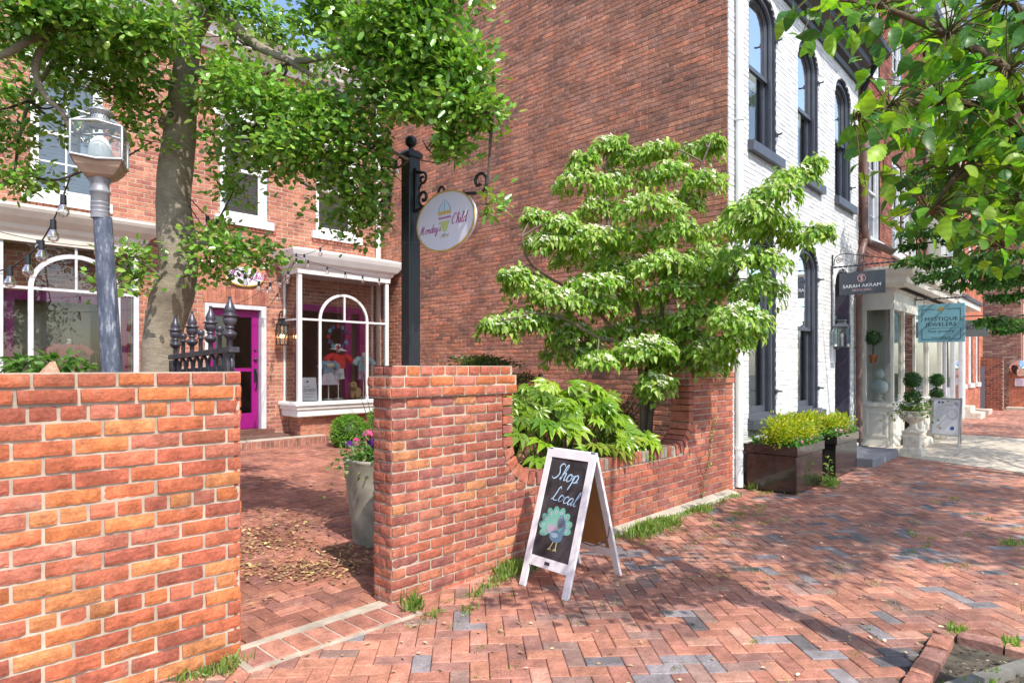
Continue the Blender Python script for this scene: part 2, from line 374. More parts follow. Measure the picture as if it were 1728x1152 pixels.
def bricks(mb,P,u0,u1,z0,z1,holes=(),pal='old',L=.215,H=.0695,j=.010,proud=.006,mat_='brick',mort='mortardark',soft=False,dark=0,flat=False,bond=None,topf=None,jit=.0015,drange=(.25,.6),ends=(0,0),sag=None,colf=None):
    "courses of bricks on plane P between u0..u1, z0..z1; mortar sheet at depth 0"
    n=int(round((z1-z0)/H)); H=(z1-z0)/n
    for i in range(n):
        za=z0+i*H; zb=za+H; zc=(za+zb)/2
        ex=excl(holes,zc)
        for (a,b) in ivals(u0,u1,ex):
            mb.face([P(a,za,0),P(b,za,0),P(b,zb,0),P(a,zb,0)],mort)
            # brick lengths
            off={0:0,1:.5}[i%2]*L
            if bond=='mixed' and i%6==5: l=L/2; off=L*.25
            else: l=L
            st=math.floor((a-u0-off)/l)
            u=u0+off+st*l
            while u<b-1e-6:
                ua,ub=max(u,a),min(u+l,b); u+=l
                if ub-ua<.03: continue
                j2=j/2
                x0=ua+(j2 if ua>a+1e-6 or ends[0] else 0); x1=ub-(j2 if ub<b-1e-6 or ends[1] else 0)
                c=pick(pal,P((ua+ub)/2,zc,0),dark,drange)
                if colf: c=colf(c,(ua+ub)/2,zc)
                s=sag((ua+ub)/2,zc) if sag else 0
                if flat: mb.face([P(x0,za+j2,proud),P(x1,za+j2,proud),P(x1,zb-j2,proud),P(x0,zb-j2,proud)],mat_,c)
                elif soft: softbrick(mb,P,x0,x1,za+j2+s,zb-j2+s,proud+(random.uniform(-.004,.005) if random.random()>.035 else -.006),mat_,c,back=-.03)
                else: onebrick(mb,P,x0,x1,za+j2,zb-j2,proud,mat_,c,jit=jit,back=-.01)
def herring(mb,poly_in,x0,x1,y0,y1,ang,pal,z=0,dark=.0,zf=None,g=.1015,jn=.0035,darkf=None):
    "interlocking herringbone pavers"
    ca,sa=math.cos(ang),math.sin(ang)
    cx,cy=(x0+x1)/2,(y0+y1)/2; rad=math.hypot(x1-x0,y1-y0)/2+.4; n=int(rad/g)+4
    for i in range(-2*n,2*n):
        for k in range(-n,n):
            A=i+2*k; B=i-2*k
            if abs(A)>n+3 or abs(B)>n+3: continue
            for (a0,b0,w,h) in ((A,B,2,1),(A,B+1,1,2)):
                mu=(a0+w/2)*g; mv=(b0+h/2)*g
                X=cx+mu*ca-mv*sa; Y=cy+mu*sa+mv*ca
                if not(x0<X<x1 and y0<Y<y1) or not poly_in(X,Y): continue
                zz=(zf(X,Y) if zf else z)
                zz+=mn.noise(Vector((X*.8,Y*.8,1)))*.008+random.uniform(-.0015,.0015)
                tx,ty=random.uniform(-.016,.016),random.uniform(-.016,.016)
                r=random.uniform(-.01,.01)
                c=random.choice(PAL[pal]); kk=random.uniform(.85,1.15); c=[q*kk for q in c]
                pn=mn.noise(Vector((X*.75,Y*.75,5)))*.5+.5
                if darkf: 
                    if random.random()<darkf(X,Y): kk=random.uniform(1.0,2.2); c=[.125*kk,.11*kk,.112*kk]
                V=[]
                for (e,lv) in ((jn/2,-.03),(jn/2,-.004),(jn/2+.005,0)):
                    for (pu,pv) in ((a0*g+e,b0*g+e),((a0+w)*g-e,b0*g+e),((a0+w)*g-e,(b0+h)*g-e),(a0*g+e,(b0+h)*g-e)):
                        du,dv=pu-mu,pv-mv; du,dv=du-dv*r,dv+du*r
                        px,py=mu+du,mv+dv
                        V.append((cx+px*ca-py*sa,cy+px*sa+py*ca,zz+lv+du*tx+dv*ty))
                mb.raw(V,[(8,9,10,11)]+[(4+q,4+(q+1)%4,8+(q+1)%4,8+q) for q in range(4)]+[(q,(q+1)%4,4+(q+1)%4,4+q) for q in range(4)],'paver',tuple(c))
# ---------------------------------------------------------------- leaves
def norm(a): return a/np.maximum(np.linalg.norm(a,axis=-1,keepdims=True),1e-9)
LEAF={
 'kite':([(0,0,0),(.45,.5,.05),(1,0,-.05),(.45,-.5,.05)],[(0,1,2,3)]),
 'oval':([(0,0,0),(.3,.42,.06),(.7,.40,.06),(1,0,0),(.7,-.40,.06),(.3,-.42,.06)],[(0,1,2,3),(0,3,4,5)]),
 'point':([(0,0,0),(.28,.5,.10),(.62,.34,.04),(1,0,-.18),(.62,-.34,.04),(.28,-.5,.10),(.5,0,-.02)],[(0,1,2,6),(6,2,3),(3,4,6),(0,6,4,5)]),
 'flower':([(0,0,0),(.25,.18,.06),(.5,0,.02),(.25,-.18,.06),(-.25,.18,.06),(-.5,0,.02),(-.25,-.18,.06),(.18,.25,.06),(0,.5,.02),(-.18,.25,.06),(.18,-.25,.06),(0,-.5,.02),(-.18,-.25,.06)],
   [(0,3,2,1),(0,4,5,6),(0,7,8,9),(0,12,11,10)]),
 'round':([(.5*math.cos(a),.5*math.sin(a),.06*math.cos(5*a)) for a in [i*PI/4 for i in range(8)]],[tuple(range(8))]),
}
def leaves(name,P,D,N,L,Wd,C,shape,mat_,parent=None,base=None,off=(0,0,0)):
    "one mesh of leaves: P pos, D direction, N normal, L length, Wd width, C colour (all numpy)"
    V0,F0=LEAF[shape]; V0=np.array(V0,float); n=len(P); k=len(V0)
    P=np.asarray(P,float); D=norm(np.asarray(D,float)); N=np.asarray(N,float); N=norm(N-D*np.sum(N*D,1,keepdims=True)); B=np.cross(N,D)
    L=np.broadcast_to(L,(n,)); Wd=np.broadcast_to(Wd,(n,))
    V=P[:,None,:]+D[:,None,:]*(V0[None,:,0:1]*L[:,None,None])+B[:,None,:]*(V0[None,:,1:2]*Wd[:,None,None])+N[:,None,:]*(V0[None,:,2:3]*L[:,None,None])
    root=parent
    while root is not None and root.parent is not None: root=root.parent
    o_=np.array(root.location if root is not None else (base if base is not None else (0,0,0)))
    V=(V.reshape(-1,3)-o_)
    me=bpy.data.meshes.new(name)
    sizes=np.array([len(f) for f in F0]); idx=np.concatenate([np.array(f) for f in F0])
    loops=(idx[None,:]+(np.arange(n)*k)[:,None]).ravel()
    tot=np.tile(sizes,n); starts=np.concatenate([[0],np.cumsum(tot)[:-1]])
    me.vertices.add(len(V)); me.vertices.foreach_set('co',V.ravel().astype(np.float32))
    me.loops.add(len(loops)); me.loops.foreach_set('vertex_index',loops.astype(np.int32))
    me.polygons.add(len(tot)); me.polygons.foreach_set('loop_start',starts.astype(np.int32))
    try: me.polygons.foreach_set('loop_total',tot.astype(np.int32))
    except Exception: pass
    me.update(calc_edges=True); me.validate()
    me.materials.append(M[mat_])
    a=me.attributes.new('Col','FLOAT_COLOR','FACE')
    C=np.asarray(C,float); CC=np.repeat(np.concatenate([C,np.ones((n,1))],1),len(F0),axis=0)
    if shape=='elm': CC[:,:3]*=np.tile(np.repeat([1.0,.84],2),n*len(F0)//4+1)[:len(CC),None]
    a.data.foreach_set('color',CC.astype(np.float32).ravel())
    o=bpy.data.objects.new(name,me); col.objects.link(o)
    if parent is not None: o.parent=parent
    elif base is not None: o.location=base
    return o
def _elm():
    import math as _m
    n=9; V=[];F=[]
    mid=[];up=[];dn=[]
    for k in range(n+1):
        t=k/n; V.append((t,0,-.10*t*t)); mid.append(len(V)-1)
    for sgn,lst in ((1,up),(-1,dn)):
        for k in range(n+1):
            t=k/n; w=.5*_m.sin(PI*t**.78)**.95*(1-.35*max(0,t-.6)/.4) if 0<t<1 else 0
            for q in (0,1):
                tt=min(1,t+(.05 if q==0 else .085)*(t<1)); ww=max(0,w*(1.0 if q==0 else .86)) if t<1 else 0
                V.append((tt,sgn*ww,.09*ww*2-.10*tt*tt-.03*_m.sin(tt*9))); lst.append(len(V)-1)
    for k in range(n):
        F.append((mid[k],mid[k+1],up[2*k+2],up[2*k+1],up[2*k])); F.append((mid[k+1],mid[k],dn[2*k],dn[2*k+1],dn[2*k+2]))
    return V,F
LEAF['elm']=_elm()
def rnd(n,s=1): return rng.normal(0,s,(n,3))
def colors(n,pal,v=.18):
    pal=np.array(pal); c=pal[rng.integers(0,len(pal),n)]; return np.clip(c*(1+rng.normal(0,v,(n,1)))*(1+rng.normal(0,v*.3,(n,3))),.002,1)
def cloud(blobs,per,spread=.35,sub=9,flat=.6):
    "points in lumpy sub-clusters inside ellipsoids; returns pos and outward vectors"
    P=[];O=[]
    for (cen,rad,n) in blobs:
        cen=np.array(cen);rad=np.array(rad)
        k=max(3,int(sub)); d=norm(rnd(k)); cs=cen+d*rad*rng.uniform(.35,1,(k,1))
        w=rng.integers(0,k,n); off=rnd(n)*rad*spread*.6; off[:,2]*=flat
        p=cs[w]+off; P.append(p); O.append(norm(p-cen)*.6+norm(off+1e-6))
    return np.concatenate(P),np.concatenate(O)
def smoothpath(pts,n=6):
    pts=[Vector(p) for p in pts]; out=[]
    for i in range(len(pts)-1):
        p0=pts[max(i-1,0)];p1=pts[i];p2=pts[i+1];p3=pts[min(i+2,len(pts)-1)]
        for k in range(n):
            t=k/n; out.append(.5*((2*p1)+(p2-p0)*t+(2*p0-5*p1+4*p2-p3)*t*t+(3*p1-p0-3*p2+p3)*t**3))
    out.append(pts[-1]); return out
def lerp(a,b,n): return [a+(b-a)*i/(n-1) for i in range(n)]
def arcpts(a,b,z0,zs,rise,n=14,inset=0):
    a+=inset;b-=inset;rise-=inset;z0+=0
    pts=[(a,z0),(a,zs)]
    for i in range(1,n):
        t=PI-PI*i/n; pts.append(((a+b)/2+(b-a)/2*math.cos(t),zs+rise*math.sin(t)))
    pts+=[(b,zs),(b,z0)]; return pts
# ---------------------------------------------------------------- lettering
def text(mb,s,size,cx,cy,P,d,m,c,shear=0,bold=0,sx=1,align='CENTER',space=1):
    cu=bpy.data.curves.new('t','FONT'); cu.body=s; cu.size=size; cu.shear=shear; cu.offset=bold; cu.align_x=align; cu.align_y='CENTER'; cu.resolution_u=3; cu.space_character=space
    o=bpy.data.objects.new('t',cu); col.objects.link(o)
    dg=bpy.context.evaluated_depsgraph_get(); me=o.evaluated_get(dg).to_mesh()
    V=[P(cx+v.co.x*sx,cy+v.co.y,d) for v in me.vertices]; F=[tuple(p.vertices) for p in me.polygons]
    mb.raw(V,F,m,c); o.evaluated_get(dg).to_mesh_clear(); bpy.data.objects.remove(o); bpy.data.curves.remove(cu)
GL={ # hand-written strokes; x-height 1
 'S':(1.3,[[(1.25,1.75),(1.0,2.05),(.6,2.0),(.45,1.6),(.7,1.2),(.85,.75),(.65,.25),(.25,.02),(-.1,.25)]]),
 'h':(1.0,[[(-.1,.1),(.3,.9),(.5,1.7),(.38,2.05),(.2,1.7),(.15,.9),(.12,0)],[(.14,.5),(.4,.95),(.62,.9),(.62,.4),(.75,.02),(1.0,.2)]]),
 'o':(.95,[[(.5,1),(.15,.8),(.08,.3),(.35,0),(.68,.25),(.7,.75),(.5,1),(.62,.8),(.95,.85)]]),
 'p':(1.0,[[(-.05,.3),(.2,.95),(.15,0),(.02,-1.0)],[(.17,.6),(.45,1.0),(.75,.8),(.75,.3),(.45,0),(.17,.2)],[(.55,.02),(1.0,.2)]]),
 'L':(1.3,[[(.9,1.7),(.7,2.05),(.5,1.7),(.45,1.0),(.3,.2),(.05,.05),(.3,.15),(.7,0),(1.2,.15)]]),
 'c':(.8,[[(.7,.8),(.5,1.0),(.15,.8),(.08,.3),(.35,0),(.8,.25)]]),
 'a':(1.0,[[(.75,.8),(.5,1.0),(.12,.7),(.1,.2),(.35,0),(.65,.4),(.75,.95)],[(.75,.95),(.7,.25),(.82,0),(1.05,.2)]]),
 'l':(.55,[[(0,.2),(.35,1.2),(.42,1.9),(.25,2.0),(.17,1.2),(.2,.2),(.35,0),(.6,.2)]]),
 'M':(2.0,[[(-.3,.1),(-.1,-.05),(.15,.3),(.35,1.2),(.5,1.9),(.6,1.2),(.65,.1)],[(.65,.1),(.85,1.1),(1.15,1.9),(1.2,1.0),(1.25,.2),(1.45,0),(1.75,.25)]]),
 'n':(1.0,[[(0,.7),(.15,.95),(.15,0)],[(.15,.5),(.4,.98),(.62,.85),(.62,.3),(.78,.0),(1.0,.2)]]),
 'd':(1.0,[[(.7,.8),(.45,1.0),(.1,.7),(.1,.2),(.35,0),(.65,.4),(.8,1.2),(.88,2.0)],[(.88,2.0),(.72,.3),(.85,0),(1.05,.2)]]),
 'y':(.95,[[(.05,.8),(.15,.95),(.15,.3),(.4,.05),(.65,.5),(.75,.95)],[(.75,.95),(.65,0),(.4,-.9),(.1,-.8),(.3,-.3),(.95,.2)]]),
 's':(.75,[[(0,.1),(.4,.95),(.45,.6),(.6,.3),(.4,0),(.1,.1)]]),
 "'":(.3,[[(.2,2.0),(.1,1.6)]]),
 'C':(1.4,[[(1.15,1.6),(.95,2.0),(.55,1.9),(.2,1.2),(.15,.4),(.5,0),(1.0,.3)]]),
 'i':(.5,[[(0,.3),(.2,.95),(.15,.2),(.3,0),(.5,.2)],[(.28,1.4),(.31,1.45)]]),
}
def script(mb,word,x,y,sc,P,d,m,c,w=.1,shear=.35,rot=0):
    for ch in word:
        wd,st=GL[ch]
        for s_ in st:
            sp=smoothpath([(a,b,0) for a,b in s_],5)
            pts=[]
            for q in sp:
                a=q.x+shear*q.y; b=q.y; a,b=a*sc,b*sc
                pts.append((x+a*math.cos(rot)-b*math.sin(rot),y+a*math.sin(rot)+b*math.cos(rot)))
            ws=[w*sc*(1.25 if (i+1<len(pts) and pts[min(i+1,len(pts)-1)][1]<pts[i][1]) else .7) for i in range(len(pts))]
            mb.ribbon(pts,ws,P,d,m,c)
        x+=wd*sc*math.cos(rot); y+=wd*sc*math.sin(rot)
# ================================================================ SETTING
b=MB(); b.face([(-90,-90,-.16),(120,-90,-.16),(120,90,-.16),(-90,90,-.16)],'asphalt'); tag(b.build('road'),kind='structure')
b=MB(); b.box((-30,-2.6,-.155),(60,3.6,-.016),'bed'); tag(b.build('sidewalk_bed'),kind='structure')
b=MB()
for i in range(60): b.box((-30+i*1.5,-2.78,-.2),(-28.51+i*1.5,-2.605,-.004),'slab',bev=.01)
tag(b.build('kerb'),kind='structure')
pit=lambda x,y: x<4.42 and x>2.6 and y<.68 and y>-.9
def slabf(x,y):
    e=12.62-(2.75-y)*.42
    return x>e and x<17.5
def insw(x,y):
    if pit(x,y) or slabf(x,y): return False
    if x<2.46 and y>3.2+.0*(x) and x>1.45: return False
    return True
pn=lambda X,Y: mn.noise(Vector((X*.55+3,Y*.9,9)))
def darkp(X,Y):
    n=pn(X,Y)
    f=.03+ (.0 if n<.15 else .10*min(1,(n-.15)/.25))
    for (cx,cy,r,s) in ((4.5,2.65,.3,.45),(4.1,1.9,.6,.12),(6.1,1.35,.55,.22),(3.0,1.75,.3,.35),(3.9,1.0,.5,.25),(6.9,1.7,.5,.25),(5.0,1.9,.25,.5)):
        if (X-cx)**2+(Y-cy)**2<r*r: f=max(f,s)
    return f
b=MB()
herring(b,insw,-1.2,12.9,-1.6,3.42,R(-43),'paver',darkf=darkp)
sw=b.build('sidewalk_paving'); tag(sw,kind='structure')
b=MB(); herring(b,lambda x,y:x>=17.5,17.4,34,-1.0,3.6,R(-43),'paver'); tag(b.build('far_sidewalk_paving'),kind='structure')
# concrete pad
b=MB()
def pad(x0,x1,y0,y1,sk0=0,sk1=0):
    g=.006
    b.hexa([(x0+sk0*y0+g,y0+g,-.1),(x1+sk1*y0-g,y0+g,-.1),(x1+sk1*y1-g,y1-g,-.1),(x0+sk0*y1+g,y1-g,-.1),(x0+sk0*y0+g,y0+g,.004),(x1+sk1*y0-g,y0+g,.004),(x1+sk1*y1-g,y1-g,.004),(x0+sk0*y1+g,y1-g,.004)],'slab')
for (y0,y1) in ((-1.8,.2),(.2,1.85),(1.85,3.3)):
    pad(11.5,14.6,y0,y1,.42,0); pad(14.6,17.5,y0,y1)
tag(b.build('concrete_pavement'),kind='structure')
# courtyard
zc=lambda x,y: max(0,(y-3.5))*.035-.004
b=MB(); b.face([(-9,3.44,-.02),(7.66,3.44,-.02),(7.66,10.9,.24),(-9,10.9,.24)],'bed'); tag(b.build('courtyard_bed'),kind='structure')
b=MB(); herring(b,lambda x,y:(y>3.48 and not(x>3.62 and y<5.15) ),-.6,7.6,3.46,10.5,0,'court',zf=zc,jn=.003)
tag(b.build('courtyard_paving'),kind='structure')
# threshold course in white mortar between the wall ends
b=MB()
b.hexa([(1.42,3.175,-.05),(2.52,3.125,-.05),(2.50,3.50,-.05),(1.42,3.50,-.05),(1.42,3.175,.004),(2.52,3.125,.004),(2.50,3.50,.004),(1.42,3.50,.004)],'mortar')
for i in range(8):
    x0=1.46+i*.131; y0=3.20-.05*((x0-1.4)); 
    c=random.choice(PAL['court']); c=tuple(q*1.25 for q in c)
    onebrick(b,lambda u,v,d=0:Vector((u,v,d)),x0,x0+.117,y0,y0+.225,.010,'paver',c,bev=.004,back=-.01)
tag(b.build('threshold_paving'),kind='structure')
# soil behind the low wall and in the tree pit
b=MB(); nx=24
V=[];F=[]
for i in range(nx+1):
    for k in range(nx+1):
        x=3.66+3.98*i/nx; y=3.575+1.55*k/nx; V.append((x,y,.40+mn.noise(Vector((x*2,y*2,0)))*.05 - (.0)))
for i in range(nx):
    for k in range(nx): F.append((i*(nx+1)+k,(i+1)*(nx+1)+k,(i+1)*(nx+1)+k+1,i*(nx+1)+k+1))
b.raw(V,F,'soil'); b.box((3.66,3.6,-.1),(7.64,5.12,.33),'soil'); tag(b.build('garden_soil'),kind='structure')
b=MB();V=[];F=[];nx=30
for i in range(nx+1):
    for k in range(nx+1):
        x=2.62+1.72*i/nx; y=-.9+1.50*k/nx; V.append((x,y,-.035+mn.noise(Vector((x*6,y*6,0)))*.02+mn.noise(Vector((x*2,y*2,4)))*.02))
for i in range(nx):
    for k in range(nx): F.append((i*(nx+1)+k,(i+1)*(nx+1)+k,(i+1)*(nx+1)+k+1,i*(nx+1)+k+1))
b.raw(V,F,'soil'); tag(b.build('tree_pit_soil'),kind='structure')
b=MB()
PZ=lambda u,v,d=0:Vector((u,v,d))
for i in range(8):
    x=2.62+i*.213; 
    if x+.2<4.45: softbrick(b,plane((0,0,0),(1,0,0),(0,1,0),(0,0,1)),x,x+.205,.60,.70,.025+random.uniform(-.006,.01),'paver',random.choice(PAL['paver']),back=-.05)
for i in range(7):
    y=.59-i*.213; softbrick(b,plane((0,0,0),(0,1,0),(-1,0,0),(0,0,1)),y-.205,y,-4.44,-4.34,.022+random.uniform(-.006,.01),'paver',random.choice(PAL['paver']),back=-.05)
e=tag(b.build('brick_edging',base=(4.4,.6,0)),'raised red brick edging laid end to end around the soil pit at the lower right','edging')
b=MB(); b.hexa([(3.62,.50,-.02),(4.30,.20,-.02),(4.32,.25,-.02),(3.64,.55,-.02),(3.62,.50,.035),(4.30,.20,.035),(4.32,.25,.035),(3.64,.55,.035)],'wood')
tag(b.build('timber_strip',base=(3.9,.4,0)),'weathered grey timber strip lying on the soil inside the brick edging','timber')

# ================================================================ GARDEN WALLS
# left wall: runs from the opening towards -X
dv=Vector((.999,-.041,0)); 
wl=empty('garden_wall',(1.49,3.43,0),'long old orange red brick wall in the left foreground with pale mortar and missing brick faces','brick wall','low brick walls of the courtyard')
P=plane((1.49,3.43,-.02),dv,(0,0,1),(-.041,-.999,0))
b=MB()
def cf(c,u,z):
    k=math.exp(-((u+.9)/1.1)**2)*max(0,min(1,(1.35-z)/.4))
    if random.random()<.15*k+.02: c=(.49,.19,.08)
    if random.random()<.15: c=tuple(q*.78 for q in c)
    g=1.0+.05*k; return (c[0]*g,c[1]*g,c[2]*g*.95)
sg=lambda u,z: .012*math.sin(u*1.3)*(z/1.5)
bricks(b,P,-5.2,0,0,1.405,pal='garden',H=.078,L=.228,j=.0135,proud=.011,mort='mortar',soft=True,bond='mixed',jit=.003,colf=cf)
b.hexa([P(-5.2,0,-.001),P(0,0,-.001),P(0,0,-.19),P(-5.2,0,-.19),P(-5.2,1.475,-.001),P(0,1.475,-.001),P(0,1.475,-.19),P(-5.2,1.475,-.19)],'mortar')
PE=plane(P(0,0,0),(0,1,0),(0,0,1),(1,0,0))
bricks(b,PE,0,.2,0,1.42,pal='garden',H=.0716,L=.2,j=.013,proud=.01,mort='mortar',soft=True)
b.build('brickwork',wl)
b=MB()
bricks(b,P,-5.2,.004,1.407,1.481,pal='garden',H=.074,L=.235,j=.014,proud=.022,mort='mortar',soft=True,colf=cf)
bricks(b,P,-5.2,.004,1.483,1.552,pal='garden',H=.069,L=.165,j=.013,proud=.016,mort='mortar',soft=True,colf=cf)
u=-5.2
while u<-.03:   # top faces of the coping bricks
    w=min(.165,-u); c=pick('garden'); b.hexa([P(u+.006,1.47,-.002),P(u+w-.006,1.47,-.002),P(u+w-.006,1.47,-.2),P(u+.006,1.47,-.2),P(u+.006,1.55,-.002),P(u+w-.006,1.55,-.002),P(u+w-.006,1.548,-.2),P(u+.006,1.548,-.2)],'brick',c); u+=w
b.build('coping',wl)
b=MB(); b.raw([P(-.86,1.55,-.05),P(-.80,1.55,-.03),P(-.81,1.55,-.1),P(-.87,1.55,-.1),P(-.835,1.60,-.06),P(-.815,1.605,-.06)],[(0,1,5,4),(1,2,5),(2,3,4,5),(3,0,4),(0,3,2,1)],'brick',(.5,.3,.2))
b.build('mortar_chip',wl)
# right wall with the dipped opening
wr=empty('garden_wall',(2.46,3.37,0),'brick wall beside the chalkboard sign, dipping in a curved scoop between two taller piers','brick wall','low brick walls of the courtyard')
P=PY(3.37)
def field(z):
    if z<=.59: return None
    if z>=1.0: return (3.49,6.61)
    q=math.sqrt(max(0,.41**2-(1-z)**2)); return (3.9-q,6.2+q)
b=MB()
cf2=lambda c,u,z: (c if random.random()>.07 else tuple(q*.7 for q in c)) if u>3.6 else (tuple(q*.95 for q in c) if random.random()>.08 else (.46,.19,.09))
bricks(b,P,2.46,3.9,-.05,1.352,[('f',lambda z:(field(z)[0],9) if field(z) else None)],pal='garden2',H=.0702,L=.215,j=.012,proud=.010,mort='mortar',soft=True,colf=cf2)
bricks(b,P,3.9,7.66,-.05,1.352,[('f',lambda z:(0,field(z)[1]) if field(z) else None)],pal='garden2',H=.0702,L=.215,j=.011,proud=.010,mort='mortar',jit=.002,colf=cf2)
# end face of the near pier, and core
PE=PX(2.46)
bricks(b,PE,-3.57,-3.37,-.05,1.352,pal='garden2',H=.0702,L=.13,j=.012,proud=.010,mort='mortar',soft=True)
b.box((2.465,3.375,-.05),(3.5,3.57,1.50),'mortar'); b.box((3.5,3.375,-.05),(6.6,3.57,.60),'mortar'); b.box((6.6,3.375,-.05),(7.655,3.57,1.50),'mortar')
for sx in (-1,1):   # core behind the curved corners
    cx=3.9 if sx<0 else 6.2
    pts=[(cx+sx*.405,.59),(cx+sx*.405,1.0)]
    for i in range(9):
        t=i/8*PI/2; pts.append((cx+sx*.35*math.cos(t),1-.35*math.sin(t)))
    pts.append((cx,.59)); b.poly(pts if sx>0 else pts[::-1],P,-.008,'mortar',th=.185)
PB=plane((0,3.57,0),(1,0,0),(0,0,1),(0,1,0))
bricks(b,PB,2.46,7.62,-.05,1.352,[('f',field)],pal='garden2',L=.215,proud=.006,mort='mortar')
b.build('brickwork',wr)
# rowlock band along the scoop
b=MB(); path=[]
z=1.36
while z>1.0: path.append((3.6,z,0)); z-=.072
for i in range(6): t=PI/2*(i+.3)/6; path.append((3.9-.3*math.cos(t),1-.3*math.sin(t),t))
x=3.93
while x<6.2: path.append((x,.70,PI/2)); x+=.0735
for i in range(6): t=PI/2*(i+.6)/6; path.append((6.2+.3*math.sin(t),1-.3*math.cos(t),PI/2+t))
z=1.02
while z<1.36: path.append((6.5,z,PI)); z+=.072
for (x,z,t) in path:
    nx,nz=-math.cos(t),-math.sin(t)         # away from the opening
    tx,tz=-nz,nx
    w=.0305; c=pick('garden2'); 
    if random.random()<.12 and abs(t-PI/2)<.1: c=(.30,.25,.20)
    q=random.uniform(-.002,.002); e=.004
    def pt(a,bb,d): return P(x+nx*a+tx*bb,z+nz*a+tz*bb,d)
    wi=w; wo=w*(1.3 if .05<t<PI-.05 and abs(t-PI/2)>.02 else 1)
    dF=.013+q; dB=-.215
    V=[pt(0,-wi,dF-e),pt(0,wi,dF-e),pt(.105,wo,dF-e),pt(.105,-wo,dF-e),pt(e,-wi+e,dF),pt(e,wi-e,dF),pt(.105-e,wo-e,dF),pt(.105-e,-wo+e,dF),pt(0,-wi,dB),pt(0,wi,dB),pt(.105,wo,dB),pt(.105,-wo,dB)]
    b.raw(V,[(4,5,6,7)]+[(k,(k+1)%4,4+(k+1)%4,4+k) for k in range(4)]+[(8+k,8+(k+1)%4,(k+1)%4,k) for k in range(4)]+[(11,10,9,8)],'brick',c)
b.box((3.9,3.372,.6),(6.2,3.572,.688),'mortar')
b.build('curved_coping',wr)
b=MB()
for (a,bb) in ((2.46,3.6),(6.5,7.66)):
    s=1 if a<3 else .999
    bricks(b,PY(3.345),a-.028,bb+(.028 if a<3 else 0),1.352,1.494,pal='garden2' if a>3 else 'garden',H=.071,L=.215,j=.012,proud=.010,mort='mortar',soft=(a<3))
    if a<3: bricks(b,PX(a-.028),-3.6,-3.345,1.352,1.494,pal='garden2',H=.071,L=.13,j=.012,proud=.008,mort='mortar',soft=True)
    b.box((a-.026,3.347,1.353),(bb+(.026 if a<3 else -.001),3.598,1.493),'mortar')
    if a>3: bricks(b,PX(a-.028),-3.6,-3.345,1.352,1.494,pal='garden2',H=.071,L=.13,j=.012,proud=.006,mort='mortar')
    bricks(b,PY(3.365),a,bb,1.495,1.565,pal='garden2' if a>3 else 'garden',H=.07,L=.112,j=.011,proud=.010,mort='mortar',soft=(a<3))
    bricks(b,PX(a),-3.57,-3.365,1.495,1.565,pal='garden2',H=.07,L=.105,j=.011,proud=.008,mort='mortar',soft=(a<3))
    n=int((bb-a)/.114)
    for i in range(n+1):
        u0=a+i*.114; u1=min(u0+.104,bb-.002)
        if u1-u0>.03: b.box((u0,3.367,1.5),(u1,3.568,1.563+random.uniform(-.002,.002)),'brick',c=pick('garden2'))
    b.box((a+.003,3.368,1.49),(bb-.003,3.566,1.556),'mortar')
b.build('pier_cap',wr)
b=MB(); b.hexa([(4.9,3.18,-.02),(7.55,3.20,-.02),(7.55,3.36,-.02),(4.9,3.36,-.02),(4.95,3.24,.03),(7.5,3.26,.03),(7.5,3.355,.045),(4.95,3.355,.045)],'conc')
b.build('footing',wr)
# ================================================================ WHITE PAINTED HOUSE
wh=empty('row_house',(7.66,3.42,0),'white painted brick house with tall arched dark framed windows and bare brick side','building','houses along the street')
P=PY(3.42)
W2=[(8.28,9.26),(10.15,11.13),(12.02,13.0)]
H=[('a',a,b_,4.56,6.42,.36) for a,b_ in W2]+[('a',8.28,9.26,.85,3.15,.34),('a',10.15,11.13,.85,3.15,.34),('a',12.02,12.98,.1,3.0,.34)]
b=MB(); bricks(b,P,7.66,13.5,-.05,7.0,H,pal='white',mat_='whitebrick',mort='mortarwhite',L=.215,proud=.005,j=.008,jit=.002)
b.build('front_wall',wh)
def sidewall_top(y): return 7.6+ (y-3.4)*.75 if y<8 else 11.05-(y-8)*.55
b=MB(); PS=PX(7.662)
ztop=12
bricks(b,PS,-12.74,-3.432,.0,11.0,[],pal='old',dark=.6,mort='mortardark',L=.212,H=.0685,j=.012,proud=.007,jit=.004,drange=(.12,.55),
   colf=lambda c,u,z: tuple(q*(1.12 if z<3.0 else 1.0) for q in c))
so=b.build('side_wall',wh); so['label']='tall bare red brown brick side wall with darker stained patches'
b=MB(); b.box((7.67,3.5,7.0),(13.5,12.7,10.9),'roof'); b.box((7.67,3.43,0),(13.5,12.7,.0+.01),'roof'); b.build('roof',wh)
def sweep(b,prof,x0,x1,P,m,c=(.5,.5,.5),endcap=True):
    "moulding: profile of (v,d) swept along u"
    k=len(prof)
    V=[P(x0,v,d) for v,d in prof]+[P(x1,v,d) for v,d in prof]
    F=[(i,i+1,k+i+1,k+i) for i in range(k-1)]
    if endcap: F+= [tuple(range(k)),tuple(range(2*k-1,k-1,-1))]
    b.raw(V,F,m,c)
b=MB()
sweep(b,[(6.98,0),(6.98,.05),(7.05,.07),(7.1,.14),(7.16,.16),(7.2,.28),(7.28,.30),(7.30,.34),(7.36,.40),(7.5,.42),(7.5,0)],7.62,13.5,P,'black')
b.build('cornice',wh)
b=MB()
pr_=[(7.36,.42),(7.38,.50),(7.44,.55),(7.52,.56),(7.52,.54),(7.45,.53),(7.40,.49),(7.385,.42)]
sweep(b,pr_,7.6,13.55,P,'black',endcap=False); b.tube([P(13.4,7.4,.45),P(13.4,7.2,.3),P(13.55,6.9,.08)],.04,'black')
b.build('gutter',wh)
